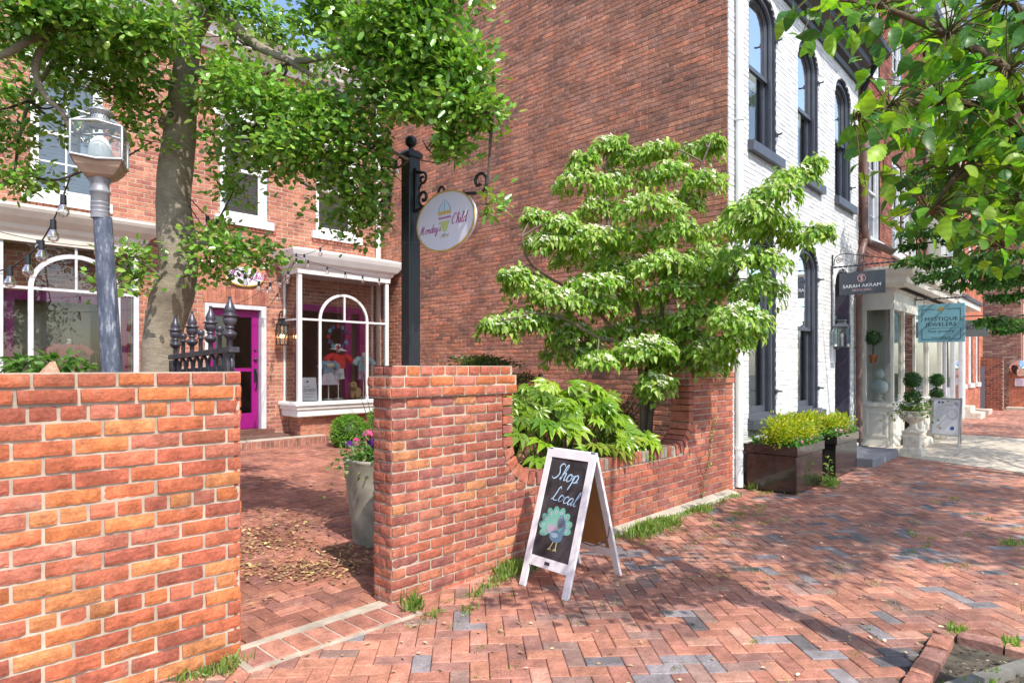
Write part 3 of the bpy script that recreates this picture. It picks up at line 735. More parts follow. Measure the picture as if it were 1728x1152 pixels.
def arched_window(root,P,a,b_,z0,zs,rise,trim='charcoal',sill=True,blind=True,hinges=True,name='window',panez=None,depth=.16,zmid=None):
    w=MB()
    O=arcpts(a,b_,z0,zs,rise); I=arcpts(a,b_,z0,zs,rise,inset=.02)
    w.strip(O,I,P,-.01,-.2,trim)                       # reveal
    I2=arcpts(a,b_,z0,zs,rise,inset=.085); w.strip(I,I2,P,-.05,-.2,trim)
    I3=arcpts(a,b_,z0,zs,rise,inset=.105); w.strip(arcpts(a,b_,z0,zs,rise,inset=.084),I3,P,-.035,-.07,trim)
    w.pbox(P,a+.02,b_-.02,z0,z0+.06,-.2,-.05,trim)
    fr=w.build(name,root)
    zm=zmid or z0+(zs+rise-z0)*.5
    w=MB(); J=arcpts(a,b_,zm,zs,rise,inset=.085);K=arcpts(a,b_,zm,zs,rise,inset=.135)
    w.strip(J,K,P,-.09,-.13,trim); w.pbox(P,a+.085,b_-.085,zm-.03,zm+.03,-.13,-.085,trim)
    w.pbox(P,a+.085,a+.14,z0+.06,zm-.03,-.17,-.13,trim); w.pbox(P,b_-.14,b_-.085,z0+.06,zm-.03,-.17,-.13,trim); w.pbox(P,a+.14,b_-.14,z0+.06,z0+.15,-.17,-.13,trim)
    w.build('sash',fr)
    w=MB(); w.poly(arcpts(a,b_,zm,zs,rise,inset=.13),P,-.11,'glassdark'); w.face([P(a+.13,z0+.1,-.15),P(b_-.13,z0+.1,-.15),P(b_-.13,zm,-.15),P(a+.13,zm,-.15)],'glassdark'); w.build('pane',fr)
    w=MB()
    if blind:
        n=10
        for i in range(n):
            for (s0,s1) in ((0,.40),(.60,1)):
                pass
        for (x0,x1) in ((a+.12,a+.12+(b_-a)*.30),(b_-.12-(b_-a)*.30,b_-.12)):
            k=10; pts=[(x0+(x1-x0)*i/k,-.24-.018*(i%2)) for i in range(k+1)]
            for i in range(k): w.face([P(pts[i][0],z0+.05,pts[i][1]),P(pts[i+1][0],z0+.05,pts[i+1][1]),P(pts[i+1][0],zs+rise*.7,pts[i+1][1]),P(pts[i][0],zs+rise*.7,pts[i][1])],'curtain')
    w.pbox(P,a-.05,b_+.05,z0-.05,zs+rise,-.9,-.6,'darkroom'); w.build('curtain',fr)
    if sill:
        w=MB(); w.pbox(P,a-.04,b_+.13,z0-.13,z0+.0,-.2,.09,trim); w.pbox(P,a-.03,b_+.12,z0,z0+.02,-.2,.03,trim); w.build('sill',fr)
    if hinges:
        for z in (z0+.35,zs-.15): w=MB(); w.tube([P(b_+.01,z,0),P(b_+.01,z,.07),P(b_-.02,z,.09)],.013,trim,n=6); w.pbox(P,b_-.02,b_+.05,z-.03,z+.03,0,.012,trim); w.build('shutter_hinge',fr)
    return fr
for a,b_ in W2: arched_window(wh,P,a,b_,4.56,6.42,.36)
for a,b_ in W2[:2]: arched_window(wh,P,a,b_,.85,3.15,.34)
# brick arch edging in dark mortar round the openings
for h in H:
    w=MB()
    _,a,b_,z0,zs,rise=h
    ps=arcpts(a,b_,zs,zs,rise,n=18); po=[((a+b_)/2+(x-(a+b_)/2)*(1+.11/((b_-a)/2)),z if z<=zs else zs+(z-zs)*(1+.11/rise)) for x,z in ps]
    for i in range(1,len(ps)-2): 
        q0,q1,r0,r1=ps[i],ps[i+1],po[i],po[i+1]
        w.raw([P(*q0,.012),P(*q1,.012),P(*r1,.012),P(*r0,.012),P(*q0,0),P(*q1,0),P(*r1,0),P(*r0,0)],[(0,1,2,3),(0,1,5,4),(3,2,6,7),(0,3,7,4),(1,2,6,5)],'whitebrick',(.66,.66,.66) if i%2 else (.72,.72,.72))
    w.build('arch_brickwork',wh)
# plum coloured door in its recess
w=MB(); O=arcpts(12.02,12.98,.1,3.0,.34); I=arcpts(12.02,12.98,.1,3.0,.34,inset=.06); w.strip(O,I,P,-.01,-.35,'charcoal'); 
w.box((11.98,3.75,.0),(13.02,3.80,.12),'stepgrey'); df=w.build('door_frame',wh)
w=MB(); w.poly(arcpts(12.02,12.98,.12,3.0,.34,inset=.06),P,-.30,'plum',th=.05)
for (z0,z1) in ((.35,1.0),(1.15,2.2)): w.strip([(12.25,z0),(12.75,z0),(12.75,z1),(12.25,z1)],[(12.28,z0+.03),(12.72,z0+.03),(12.72,z1-.03),(12.28,z1-.03)],P,-.30,-.285,'plum',closed=True)
w.pbox(P,12.08,12.92,2.42,2.52,-.30,-.20,'charcoal'); w.pbox(P,12.10,12.90,2.36,2.42,-.30,-.24,'charcoal')
dr=w.build('door',wh); w=MB(); w.ball(P(12.2,1.15,-.27),.03,'gold'); w.build('handle',dr)
# white downpipe on the corner
w=MB(); w.tube([P(7.86,.0+.02,.055),P(7.86,7.1,.055)],.048,'white',n=12)
for z in (.5,2.6,4.7,6.4): w.tube([P(7.86,z,.055),P(7.86,z+.03,.055)],.058,'white',n=12)
w.build('downpipe',wh)
# stone step
b=MB(); b.box((10.85,2.54,-.02),(12.5,3.41,.135),'stepgrey',bev=.012); b.build('doorstep',wh)
# ================================================================ BROWN BRICK HOUSE + JEWELLERS FRONT
bh=empty('row_house',(13.5,3.42,0),'narrow red brown brick house with white sash windows above a glazed shop front','building','houses along the street')
P=PY(3.44)
bw=[(14.3,15.25),(16.3,17.25),(18.15,19.0)]
H=[('r',a,b_,4.2,6.25) for a,b_ in bw]+[('r',a,b_,7.6,9.3) for a,b_ in bw]
b=MB(); bricks(b,P,13.5,19.85,3.0,10.6,H,pal='brown',mort='mortardark',dark=.7,L=.215,proud=.006,jit=.002,drange=(.1,.5))
bricks(b,PX(13.502),-8,-3.45,6.9,10.6,pal='brown',mort='mortardark',L=.215,proud=.004); b.build('front_wall',bh)
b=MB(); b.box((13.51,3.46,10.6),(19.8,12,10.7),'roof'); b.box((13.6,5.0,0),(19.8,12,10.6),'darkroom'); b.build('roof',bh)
b=MB(); sweep(b,[(10.2,0),(10.2,.08),(10.35,.12),(10.4,.3),(10.6,.34),(10.62,.42),(10.75,.45),(10.75,0)],13.4,19.9,P,'charcoal')
for i in range(26): b.pbox(P,13.6+i*.24,13.72+i*.24,10.1,10.36,0,.26,'offwhite')
b.build('cornice',bh)
def sash_window(root,P,a,b_,z0,z1,trim='white',sill='white',name='window',head=None,blind=True,bars=False,arch=False,room='darkroom'):
    w=MB(); f=.07
    w.strip([(a,z0),(a,z1),(b_,z1),(b_,z0)],[(a+f,z0+f),(a+f,z1-f),(b_-f,z1-f),(b_-f,z0+f)],P,-.14,-.03,trim,closed=True)
    fr=w.build(name,root); zm=(z0+z1)/2
    w=MB()
    for (q0,q1,d) in ((z0+f,zm+.02,-.10),(zm-.02,z1-f,-.07)):
        w.strip([(a+f,q0),(a+f,q1),(b_-f,q1),(b_-f,q0)],[(a+f+.045,q0+.045),(a+f+.045,q1-.045),(b_-f-.045,q1-.045),(b_-f-.045,q0+.045)],P,d-.03,d,trim,closed=True)
        if bars:
            m=(a+b_)/2; w.pbox(P,m-.011,m+.011,q0+.045,q1-.045,d-.02,d-.002,trim); qm=(q0+q1)/2; w.pbox(P,a+f,b_-f,qm-.011,qm+.011,d-.02,d-.003,trim)
    w.build('sash',fr)
    w=MB(); w.face([P(a+f,z0+f,-.115),P(b_-f,z0+f,-.115),P(b_-f,z1-f,-.115),P(a+f,z1-f,-.115)],'glassdark'); w.build('pane',fr)
    w=MB()
    if blind:
        n=int((z1-z0-.2)/.055)
        for i in range(n):
            z=z0+.1+i*.055; w.face([P(a+f,z,-.20),P(b_-f,z,-.20),P(b_-f,z+.045,-.175),P(a+f,z+.045,-.175)],'curtain')
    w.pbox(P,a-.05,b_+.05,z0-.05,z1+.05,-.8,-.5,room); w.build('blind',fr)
    w=MB(); w.pbox(P,a-.10,b_+.10,z0-.14,z0-.001,-.12,.07,sill); w.build('sill',fr)
    if head: w=MB(); w.pbox(P,a-.12,b_+.12,z1+.001,z1+head,-.12,.03,trim); w.pbox(P,a-.15,b_+.15,z1+head,z1+head+.05,-.12,.07,trim); w.build('lintel',fr)
    return fr
for a,b_ in bw:
    sash_window(bh,P,a,b_,4.2,6.25,'offwhite','offwhite',bars=True); sash_window(bh,P,a,b_,7.6,9.3,'offwhite','offwhite',bars=True)
w=MB()
for (a,c_) in ((17.3,17.75),):
    w.pbox(P,a,c_,4.25,6.2,.01,.05,'offwhite')
    for i in range(30): w.pbox(P,a+.05,c_-.05,4.35+i*.06,4.35+i*.06+.03,.05,.065,'offwhite')
w.build('shutter',bh)
w=MB(); w.tube([P(13.62,10,.10),P(13.62,4.25,.10),P(13.64,3.98,.14),P(13.9,3.85,.40),P(14.0,3.78,.5)],.07,'copper',n=12)
w.build('downpipe',bh)
w=MB(); w.tube([P(19.8,.1,.06),P(19.8,10,.06)],.055,'copper',n=10); w.build('downpipe',bh)
w=MB(); w.tube([P(13.25,.12,.12),P(13.25,.2,.10),P(13.25,3.2,.10),P(13.4,3.8,.12),P(13.6,4.0,.12)],.055,'copper',n=12)
for z in (.45,1.9,2.9): w.tube([P(13.25,z,.1),P(13.25,z+.04,.1)],.065,'copper',n=12)
w.build('downpipe',bh)
# shop front (projecting bay)
sf=MB(); X0,X1,YF=13.78,18.9,2.88
PF=PY(YF); PSd=plane((X0,0,0),(0,-1,0),(0,0,1),(-1,0,0))
def posts(mb,P,us,z0,z1,w,d,m):
    for u in us: mb.pbox(P,u-w/2,u+w/2,z0,z1,-d,0,m)
usF=[X0+.035,X0+.92,X0+1.98,X0+3.4,X1-.04]
posts(sf,PF,usF,.12,2.75,.07,.05,'cream'); posts(sf,PSd,[-3.40],.12,2.75,.09,.1,'cream')
sf.pbox(PF,X0-.004,X1,2.66,3.0,-.1,.012,'cream'); sf.pbox(PSd,-3.44,-YF,2.66,3.0,-.1,.012,'cream')
sf.pbox(PF,X0-.006,X0+.95,.78,.86,-.1,.03,'cream'); sf.pbox(PF,X0+1.95,X1,.78,.86,-.1,.03,'cream'); sf.pbox(PSd,-3.44,-YF,.78,.86,-.1,.03,'cream')
sf.pbox(PF,X0+.011,X0+.95,.0,.78,-.1,-.008,'cream'); sf.pbox(PF,X0+1.95,X1,.0,.78,-.1,-.008,'cream'); sf.pbox(PSd,-3.44,-YF-.1,.0,.78,-.1,-.008,'cream'); sf.pbox(PSd,-YF-.1,-YF,.0,.12,-.1,.0,'cream')
for (Pq,a,c_) in ((PSd,-3.36,-2.98),(PF,X0+.14,X0+.70),(PF,X0+2.25,X0+3.0),(PF,X0+3.2,X0+4.0)):
    sf.strip([(a,.2),(a,.68),(c_,.68),(c_,.2)],[(a+.04,.24),(a+.04,.64),(c_-.04,.64),(c_-.04,.24)],Pq,-.008,.006,'cream',closed=True)
sfo=sf.build('shopfront',bh)
w=MB()
w.face([PF(X0,.86,-.05),PF(X0+.95,.86,-.05),PF(X0+.95,2.66,-.05),PF(X0,2.66,-.05)],'glass')
w.face([PF(X0+1.95,.86,-.05),PF(X1,.86,-.05),PF(X1,2.66,-.05),PF(X0+1.95,2.66,-.05)],'glass')
w.face([PSd(-3.4,.86,-.05),PSd(-2.9,.86,-.05),PSd(-2.9,2.66,-.05),PSd(-3.4,2.66,-.05)],'glass'); w.build('shop_glass',sfo)
w=MB(); w.pbox(PF,X0+1.05,X0+1.85,.12,2.62,-.6,-.55,'offwhite'); w.pbox(PF,X0+1.15,X0+1.75,.8,2.4,-.549,-.54,'glassdark'); w.pbox(PF,X0+.97,X0+1.93,0,.13,-.5,.2,'urn'); w.build('shop_door',sfo)
w=MB() # cornice with soffit and lattice
w.pbox(PF,X0-.02,X1,3.0,3.06,-.55,.05,'cream'); 
prf=[(3.06,.02),(3.08,.20),(3.14,.26),(3.24,.28),(3.30,.34),(3.40,.38),(3.44,.38),(3.56,-.5)]
k=len(prf); V=[];
for (v,d) in prf: V.append(Vector((X0-d,3.42,v)))
for (v,d) in prf: V.append(Vector((X0-d,YF-d if d>0 else 3.40,v)))
for (v,d) in prf: V.append(Vector((X1+.3,YF-d if d>0 else 3.40,v)))
w.raw(V,[(i,i+1,k+i+1,k+i) for i in range(k-1)]+[(k+i,k+i+1,2*k+i+1,2*k+i) for i in range(k-1)]+[tuple(range(2*k,3*k))],'cream')
w.build('shopfront_cornice',sfo)
w=MB()
for i in range(60):
    x=X0+.1+i*.085; w.box((x,YF-.2,3.052),(x+.03,YF-.06,3.058),'darkroom')
w.build('soffit_vents',sfo)
w=MB(); w.box((X0+.02,3.3,0),(X1,4.4,.8),'beige'); w.face([(X0+.1,4.2,.8),(X1,4.2,.8),(X1,4.2,2.9),(X0+.1,4.2,2.9)],'shade'); w.box((X0+.05,2.95,.80),(X0+.9,4.2,.84),'white'); w.box((X0+2,2.95,.80),(X1-.05,4.2,.84),'white')
w.box((X0+.9,3.0,.8),(X0+.94,4.2,2.8),'beige'); w.box((X0+.02,2.95,2.9),(X1-.02,4.4,2.95),'beige')
w.face([(X0+.2,3.9,.84),(X0+.85,3.9,.84),(X0+.85,3.9,2.2),(X0+.2,3.9,2.2)],'white'); w.build('shop_interior',sfo)
# things in the jeweller's window
t=empty('globe_ornament',(X0+.33,3.2,.84),'pale blue green carved globe finial standing inside the jewellery shop window','ornament')
w=MB(); w.lathe([(.10,0),(.11,.03),(.06,.06),(.05,.12),(.09,.14),(.04,.17)],(X0+.33,3.2,.84),'urn',n=16); w.build('base',t)
w=MB(); w.ball((X0+.33,3.2,1.15),.165,'attr',(.42,.48,.46),sc=(1,1,.92)); w.ball((X0+.33,3.2,1.41),.10,'attr',(.42,.48,.46)); w.build('globe',t)
def lfo(name,cen,r,n,pal,parent,L=.03,shape='kite',mat_='leaf',flat=1,shell=.75):
    d=norm(rnd(n)); p=np.array(cen)+d*np.array([r,r,r*flat])*rng.uniform(shell,1.03,(n,1))
    return leaves(name,p,d+rnd(n,.5),rnd(n)+d,L*rng.uniform(.7,1.3,n),L*.55,colors(n,pal),shape,mat_,parent)
GR=[(.035,.12,.02),(.05,.16,.03),(.03,.09,.015)]
t=empty('topiary',(X0+.10,3.25,1.6),'small ball topiary in a terracotta pot on the glass shelf of the jewellery window','potted plant')
w=MB(); w.lathe([(.055,0),(.075,.13),(.085,.13),(.085,.17),(.07,.17)],(X0+.10,3.25,1.62),'terracotta',n=14); w.build('pot',t)
w=MB(); w.tube([(X0+.10,3.25,1.75),(X0+.10,3.25,2.0)],.012,'bark',(.12,.08,.04),n=6); w.build('stem',t)
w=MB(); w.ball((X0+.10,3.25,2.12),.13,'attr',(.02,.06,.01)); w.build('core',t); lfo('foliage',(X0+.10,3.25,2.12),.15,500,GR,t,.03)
w=MB(); w.box((X0+.06,3.0,1.60),(X0+.85,3.5,1.612),'glass'); tag(w.build('glass_shelf',base=(X0+.1,3.25,1.6)),'clear glass shelf under the ball topiary in the jewellery window','shelf')

# ================================================================ BEIGE HOUSE
gh=empty('row_house',(19.9,3.1,0),'beige grey painted house with a projecting bay and arched upper windows, further along the street','building','houses along the street')
b=MB(); P=PY(3.06)
H=[('a',20.6,22.0,4.3,6.3,.5),('r',20.6,22.0,8.0,10.0)]
bricks(b,P,19.9,22.75,0,13.2,H,pal='white',mat_='beige',mort='beige',flat=True,proud=.004)
b.face([(19.9,3.06,0),(19.9,3.6,0),(19.9,3.6,13.2),(19.9,3.06,13.2)],'beige'); b.box((19.9,3.4,12.0),(22.7,10,13.2),'beige'); b.build('front_wall',gh)
arched_window(gh,P,20.6,22.0,4.3,6.3,.5,trim='offwhite',hinges=False); sash_window(gh,P,20.6,22.0,8.0,10.0,'offwhite','offwhite')
b=MB(); sweep(b,[(12.8,0),(12.9,.15),(13.1,.2),(13.2,.45),(13.5,.5),(13.5,0)],19.7,22.9,P,'offwhite'); 
for i in range(12): b.pbox(P,20+i*.24,20.12+i*.24,12.7,13.0,0,.3,'offwhite')
b.build('cornice',gh)
b=MB(); b.hexa([(19.2,2.55,3.35),(23.4,2.55,3.35),(23.4,3.1,3.35),(19.2,3.1,3.35),(19.2,2.55,3.45),(23.4,2.55,3.45),(23.4,3.1,3.85),(19.2,3.1,3.85)],'roof')
b.box((19.25,2.6,3.2),(23.35,3.06,3.35),'cream'); b.build('canopy',gh)
b=MB(); P2=PY(2.95)
for u in (19.95,21.3,22.7): b.pbox(P2,u-.045,u+.045,0,3.2,-.05,0,'offwhite')
b.pbox(P2,19.9,22.75,0,.6,-.1,-.01,'offwhite'); b.pbox(P2,19.9,22.75,3.0,3.2,-.1,-.01,'offwhite'); b.pbox(P2,22.8,23.2,0,3.2,-.1,0,'offwhite'); sf2=b.build('shopfront',gh)
b=MB(); b.face([P2(19.95,.6,-.05),P2(22.7,.6,-.05),P2(22.7,3.0,-.05),P2(19.95,3.0,-.05)],'glass'); b.build('shop_glass',sf2)
b=MB(); b.box((19.95,3.5,0),(22.7,3.55,3.2),'shade'); b.build('shop_interior',sf2)
# ================================================================ ORANGE RED HOUSE
oh=empty('row_house',(22.8,3.15,0),'bright orange red brick house with tall white framed windows, beyond the beige one','building','houses along the street')
P=PY(3.12); H=[]
ow=[(23.5,24.3),(25.2,26.0),(26.9,27.5)]
for a,b_ in ow: H+=[('r',a,b_,1.0,3.0),('r',a,b_,4.3,6.4),('r',a,b_,7.6,9.4)]
b=MB(); bricks(b,P,22.78,28.6,0,9.9,H,pal='orange',mort='mortar',flat=True,proud=.004); b.box((22.8,3.2,9.8),(28.5,9,9.95),'roof'); b.face([(28.6,3.12,0),(28.6,4,0),(28.6,4,9.9),(28.6,3.12,9.9)],'brickfar',PAL['orange'][1]); b.build('front_wall',oh)
for a,b_ in ow:
    for z0,z1 in ((1.0,3.0),(4.3,6.4),(7.6,9.4)): sash_window(oh,P,a,b_,z0,z1,'white','white')
b=MB(); sweep(b,[(9.5,0),(9.6,.1),(9.8,.3),(10.0,.35),(10.0,0)],22.8,28.6,P,'white'); b.build('cornice',oh)
b=MB(); b.box((23.0,2.55,0),(24.0,3.1,.18),'urn'); b.box((23.0,2.8,.18),(24.0,3.1,.36),'urn'); b.build('doorstep',oh); b=MB(); b.box((25.3,2.6,0),(26.2,3.1,.15),'urn'); b.build('doorstep',oh)
# ================================================================ FAR BRICK BUILDING
fb=empty('brick_building',(30,2.2,0),'tall plain mottled brick end wall closing the view at the right edge','building')
b=MB(); bricks(b,PX(30),-6,-2.12,0,12.5,pal='far',mort='mortar',flat=True,proud=.004,L=.215); b.box((30.02,2.14,0),(40,8,12.4),'darkroom'); b.build('side_wall',fb)
P=PY(2.12); b=MB(); bricks(b,P,30,40,0,12.5,[('r',30.6,32.2,1.0,4.2)],pal='orange',mort='mortar',flat=True,proud=.004); b.build('front_wall',fb)
b=MB(); P=PY(2.0); b.pbox(P,30.4,32.6,.0,4.8,-.1,0,'white'); b.pbox(P,30.55,32.4,2.8,4.2,0,.02,'attr',(.75,.35,.38)); b.pbox(P,30.7,32.2,.8,2.6,0,.01,'glassdark'); b.build('shopfront',fb)
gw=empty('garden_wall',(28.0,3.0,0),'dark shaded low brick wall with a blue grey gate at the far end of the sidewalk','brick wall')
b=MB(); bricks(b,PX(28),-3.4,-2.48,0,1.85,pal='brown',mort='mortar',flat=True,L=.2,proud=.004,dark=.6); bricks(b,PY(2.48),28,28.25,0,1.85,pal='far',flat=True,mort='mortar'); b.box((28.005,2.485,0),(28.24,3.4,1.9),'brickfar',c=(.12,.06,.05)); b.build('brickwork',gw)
b=MB(); b.box((27.9,3.0,.02),(27.96,3.3,1.55),'attr',c=(.12,.16,.20)); b.build('gate',gw)
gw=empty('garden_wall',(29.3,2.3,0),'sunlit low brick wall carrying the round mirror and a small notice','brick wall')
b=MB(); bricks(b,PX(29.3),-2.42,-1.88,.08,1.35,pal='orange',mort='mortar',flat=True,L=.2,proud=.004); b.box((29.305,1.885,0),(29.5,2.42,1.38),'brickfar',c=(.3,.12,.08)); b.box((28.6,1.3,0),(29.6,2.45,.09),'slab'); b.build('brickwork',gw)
b=MB(); b.lathe([(.0,.0),(.27,.0),(.29,.02),(.29,.04),(.27,.05),(.2,.075),(0,.10)],(29.28,2.12,1.50),'mirror',n=28,axis=(-1,0,0)); tag(b.build('convex_mirror',base=(29.28,2.12,1.5)),'round convex traffic mirror on top of the small sunlit brick wall','mirror')
b=MB(); b.box((29.27,1.98,.85),(29.29,2.25,1.12),'signwhite'); 
for i in range(3): b.box((29.266,2.02,.90+i*.07),(29.27,2.21,.92+i*.07),'attr',(.4,.1,.2))
tag(b.build('notice',base=(29.28,2.12,.85)),'small white notice fixed below the round mirror','sign')
b=MB(); b.hexa([(29.2,1.40,0.1),(29.2,1.86,.1),(29.5,1.86,.1),(29.5,1.40,.1),(29.34,1.42,.75),(29.34,1.84,.75),(29.36,1.84,.75),(29.36,1.42,.75)],'signwhite')
for (y,z) in ((1.5,.5),(1.68,.52),(1.55,.3),(1.72,.3)): b.ball((29.25+.12*z,y,z),.05,'attr',(.15,.1,.12),n=8,sc=(.2,1,1))
tag(b.build('sandwich_board',base=(29.3,1.6,0)),'small white board with dark pictures on the ground at the far right edge','sign board')
# ================================================================ CHILDREN'S SHOP (courtyard building)
sh=empty('shop_building',(1.5,10.84,0),'two storey salmon brick shop facing the courtyard, with magenta door, bay window and white trim','building')
P=PY(10.84)
H=[('r',-2.4,-1.5,3.95,5.75),('r',1.80,2.68,3.95,5.8),('r',4.38,5.20,4.1,5.8),('r',6.16,7.04,4.1,5.8),('r',4.13,5.18,.4,2.62),('r',5.72,7.22,.9,2.72),('r',-2.2,3.0,.9,2.6)]
b=MB(); bricks(b,P,-6,7.64,-.1,7.0,H,pal='shop',mort='mortar',L=.225,H=.0690,j=.010,proud=.004,jit=.0008)
b.build('wall',sh)
for (a,c_,z) in ((4.1,5.22,2.63),):
    w=MB(); u=a
    while u<c_: onebrick(w,P,u,u+.068,z,z+.25,.012,'brick',pick('shop'),back=-.01); u+=.076
    w.build('brick_lintel',sh)
for (a,c_,z) in ((4.3,5.3,3.92),(6.08,7.12,3.92),(1.72,2.76,3.76)):
    w=MB(); u=a
    while u<c_: onebrick(w,P,u,u+.068,z,z+.10,.035,'brick',pick('shop'),back=-.01); u+=.076
    w.build('brick_sill',sh)
sash_window(sh,P,1.80,2.68,3.98,5.8,head=.28,bars=True); sash_window(sh,P,4.38,5.20,4.12,5.8,head=.22); sash_window(sh,P,6.16,7.04,4.12,5.8,head=.22); sash_window(sh,P,-2.4,-1.5,3.98,5.75)
b=MB(); sweep(b,[(6.85,0),(6.85,.05),(6.95,.08),(7.0,.22),(7.12,.26),(7.2,.36),(7.25,.36),(7.25,0)],-6,7.62,P,'white'); b.build('cornice',sh)
b=MB(); b.hexa([(-6,10.9,6.9),(7.64,10.9,6.9),(7.64,16,6.9),(-6,16,6.9),(-6,10.9,7.2),(7.64,10.9,7.2),(7.64,16,7.6),(-6,16,7.6)],'roof'); b.build('roof',sh)
b=MB(); b.tube([P(7.52,.3,.06),P(7.52,6.9,.06)],.05,'white',n=12); b.build('downpipe',sh)
# dark shop room behind the openings
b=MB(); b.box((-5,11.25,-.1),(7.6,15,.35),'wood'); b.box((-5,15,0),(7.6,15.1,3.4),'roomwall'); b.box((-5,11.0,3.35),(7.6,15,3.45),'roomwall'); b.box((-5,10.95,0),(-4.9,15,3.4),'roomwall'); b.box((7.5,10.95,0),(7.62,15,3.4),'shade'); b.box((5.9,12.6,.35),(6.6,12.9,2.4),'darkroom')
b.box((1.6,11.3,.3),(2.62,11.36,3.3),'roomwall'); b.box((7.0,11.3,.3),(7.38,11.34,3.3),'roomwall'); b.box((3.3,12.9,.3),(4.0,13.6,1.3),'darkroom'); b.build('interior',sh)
# door
w=MB(); w.strip([(4.13,.45),(4.13,2.62),(5.18,2.62),(5.18,.45)],[(4.21,.45),(4.21,2.55),(5.09,2.55),(5.09,.45)],P,-.2,.015,'offwhite')
w.pbox(P,4.05,5.26,.36,.46,-.2,.16,'brick',(.18,.08,.06)); w.build('door_frame',sh)
w=MB(); D0=-.14
w.pbox(P,4.215,4.335,.47,2.54,D0,D0+.05,'magenta'); w.pbox(P,4.965,5.085,.47,2.54,D0,D0+.05,'magenta'); w.pbox(P,4.335,4.965,2.42,2.54,D0,D0+.05,'magenta'); w.pbox(P,4.335,4.965,.47,.74,D0,D0+.05,'magenta'); w.pbox(P,4.335,4.965,1.47,1.53,D0,D0+.05,'magenta')
dr=w.build('door',sh); w=MB(); w.face([P(4.33,.7,D0+.02),P(4.97,.7,D0+.02),P(4.97,2.45,D0+.02),P(4.33,2.45,D0+.02)],'glass'); w.build('pane',dr)
w=MB(); w.pbox(P,5.0,5.05,1.28,1.52,D0+.05,D0+.06,'black'); w.tube(smoothpath([P(5.025,1.50,D0+.06),P(5.025,1.46,D0+.12),P(5.025,1.25,D0+.13),P(5.025,1.15,D0+.07)]),.011,'black',n=6); w.ball(P(5.025,1.68,D0+.07),.03,'black'); w.ball(P(5.025,1.85,D0+.06),.022,'black'); w.build('handle',dr)
w=MB(); w.pbox(P,4.45,4.8,.78,1.35,-.5,-.46,'offwhite'); w.pbox(P,4.5,4.75,.83,1.3,-.458,-.45,'darkroom'); w.build('inner_frame',dr)
# steps
b=MB(); 
for i in range(26):
    u=3.9+i*.078; onebrick(b,plane((0,9.95,0),(1,0,0),(0,0,1),(0,-1,0)),u,u+.068,.18,.335,.0,'brick',pick('court'),back=-.1)
b.box((3.9,9.96,0),(5.95,10.4,.33),'conc'); b.box((3.95,10.40,0),(5.4,10.84,.37),'brickfar',c=(.14,.075,.055)); b.build('doorstep',sh)
# bay window
bx0,bx1,by=5.50,7.42,10.28; PF=PY(by); PL=PX(bx0)
bw=MB()
for u in (bx0+.035,bx1-.035): bw.pbox(PF,u-.035,u+.035,.93,3.22,-.07,0,'white')
for u in (5.93,6.93): bw.pbox(PF,u-.022,u+.022,.93,2.40,-.05,-.005,'white')
a0=arcpts(5.908,6.952,2.40,2.40,.50,n=22);a1=arcpts(5.908,6.952,2.40,2.40,.50,n=22,inset=.045); bw.strip(a0[1:-1],a1[1:-1],PF,-.05,-.004,'white')
bw.pbox(PF,bx0+.004,bx1-.004,2.38,2.415,-.05,-.006,'white'); bw.pbox(PF,6.42,6.45,2.40,2.86,-.05,-.008,'white')
bw.pbox(PL,-10.84,-10.80,.93,3.22,-.04,0,'white'); bw.pbox(PL,-10.84,-by-.07,2.38,2.41,-.04,-.006,'white')
PRr=PX(bx1); bw.pbox(PRr,-10.84,-10.80,.93,3.22,-.0,.04,'white'); bw.pbox(PRr,-10.84,-by-.07,2.38,2.41,.0,.04,'white')
bo=bw.build('bay_window',sh)
w=MB(); w.face([PF(bx0+.07,.93,-.03),PF(bx1-.07,.93,-.03),PF(bx1-.07,3.22,-.03),PF(bx0+.07,3.22,-.03)],'glass'); w.face([PL(-10.8,.93,-.02),PL(-by-.07,.93,-.02),PL(-by-.07,3.22,-.02),PL(-10.8,3.22,-.02)],'glass'); w.face([PRr(-10.8,.93,.02),PRr(-by-.07,.93,.02),PRr(-by-.07,3.22,.02),PRr(-10.8,3.22,.02)],'glass'); w.build('pane',bo)
def hip(mb,x0,x1,yf,yb,prof,m):
    k=len(prof); V=[]
    for (z,d) in prof: V.append((x0-d,yb,z))
    for (z,d) in prof: V.append((x0-d,yf-d,z))
    for (z,d) in prof: V.append((x1+d,yf-d,z))
    for (z,d) in prof: V.append((x1+d,yb,z))
    F=[]
    for q in range(3): F+=[(q*k+i,q*k+i+1,(q+1)*k+i+1,(q+1)*k+i) for i in range(k-1)]
    F+=[(k-1,2*k-1,3*k-1,4*k-1),(0,3*k,2*k,k)]; mb.raw(V,F,m)
w=MB(); hip(w,bx0,bx1,by,10.84,[(.93,.04),(.93,.09),(.90,.10),(.87,.10),(.85,.07),(.80,.06),(.78,.03),(.68,.03),(.66,.0)][::-1],'white'); w.build('sill',bo)
w=MB(); hip(w,bx0,bx1,by,10.84,[(3.20,-.02),(3.20,.02),(3.30,.03),(3.32,.06),(3.36,.07),(3.40,.13),(3.50,.19),(3.55,.21),(3.58,.22),(3.60,.22),(3.66,.0)],'white'); w.build('cornice',bo)
w=MB(); w.box((5.62,10.40,.2),(7.25,10.84,.66),'brickfar',c=(.12,.06,.05)); 
bricks(w,PY(10.395),5.62,7.25,.2,.66,pal='shop',mort='mortardark',L=.225); bricks(w,PX(5.615),-10.84,-10.4,.2,.66,pal='shop',mort='mortardark',L=.225); w.build('base',bo)
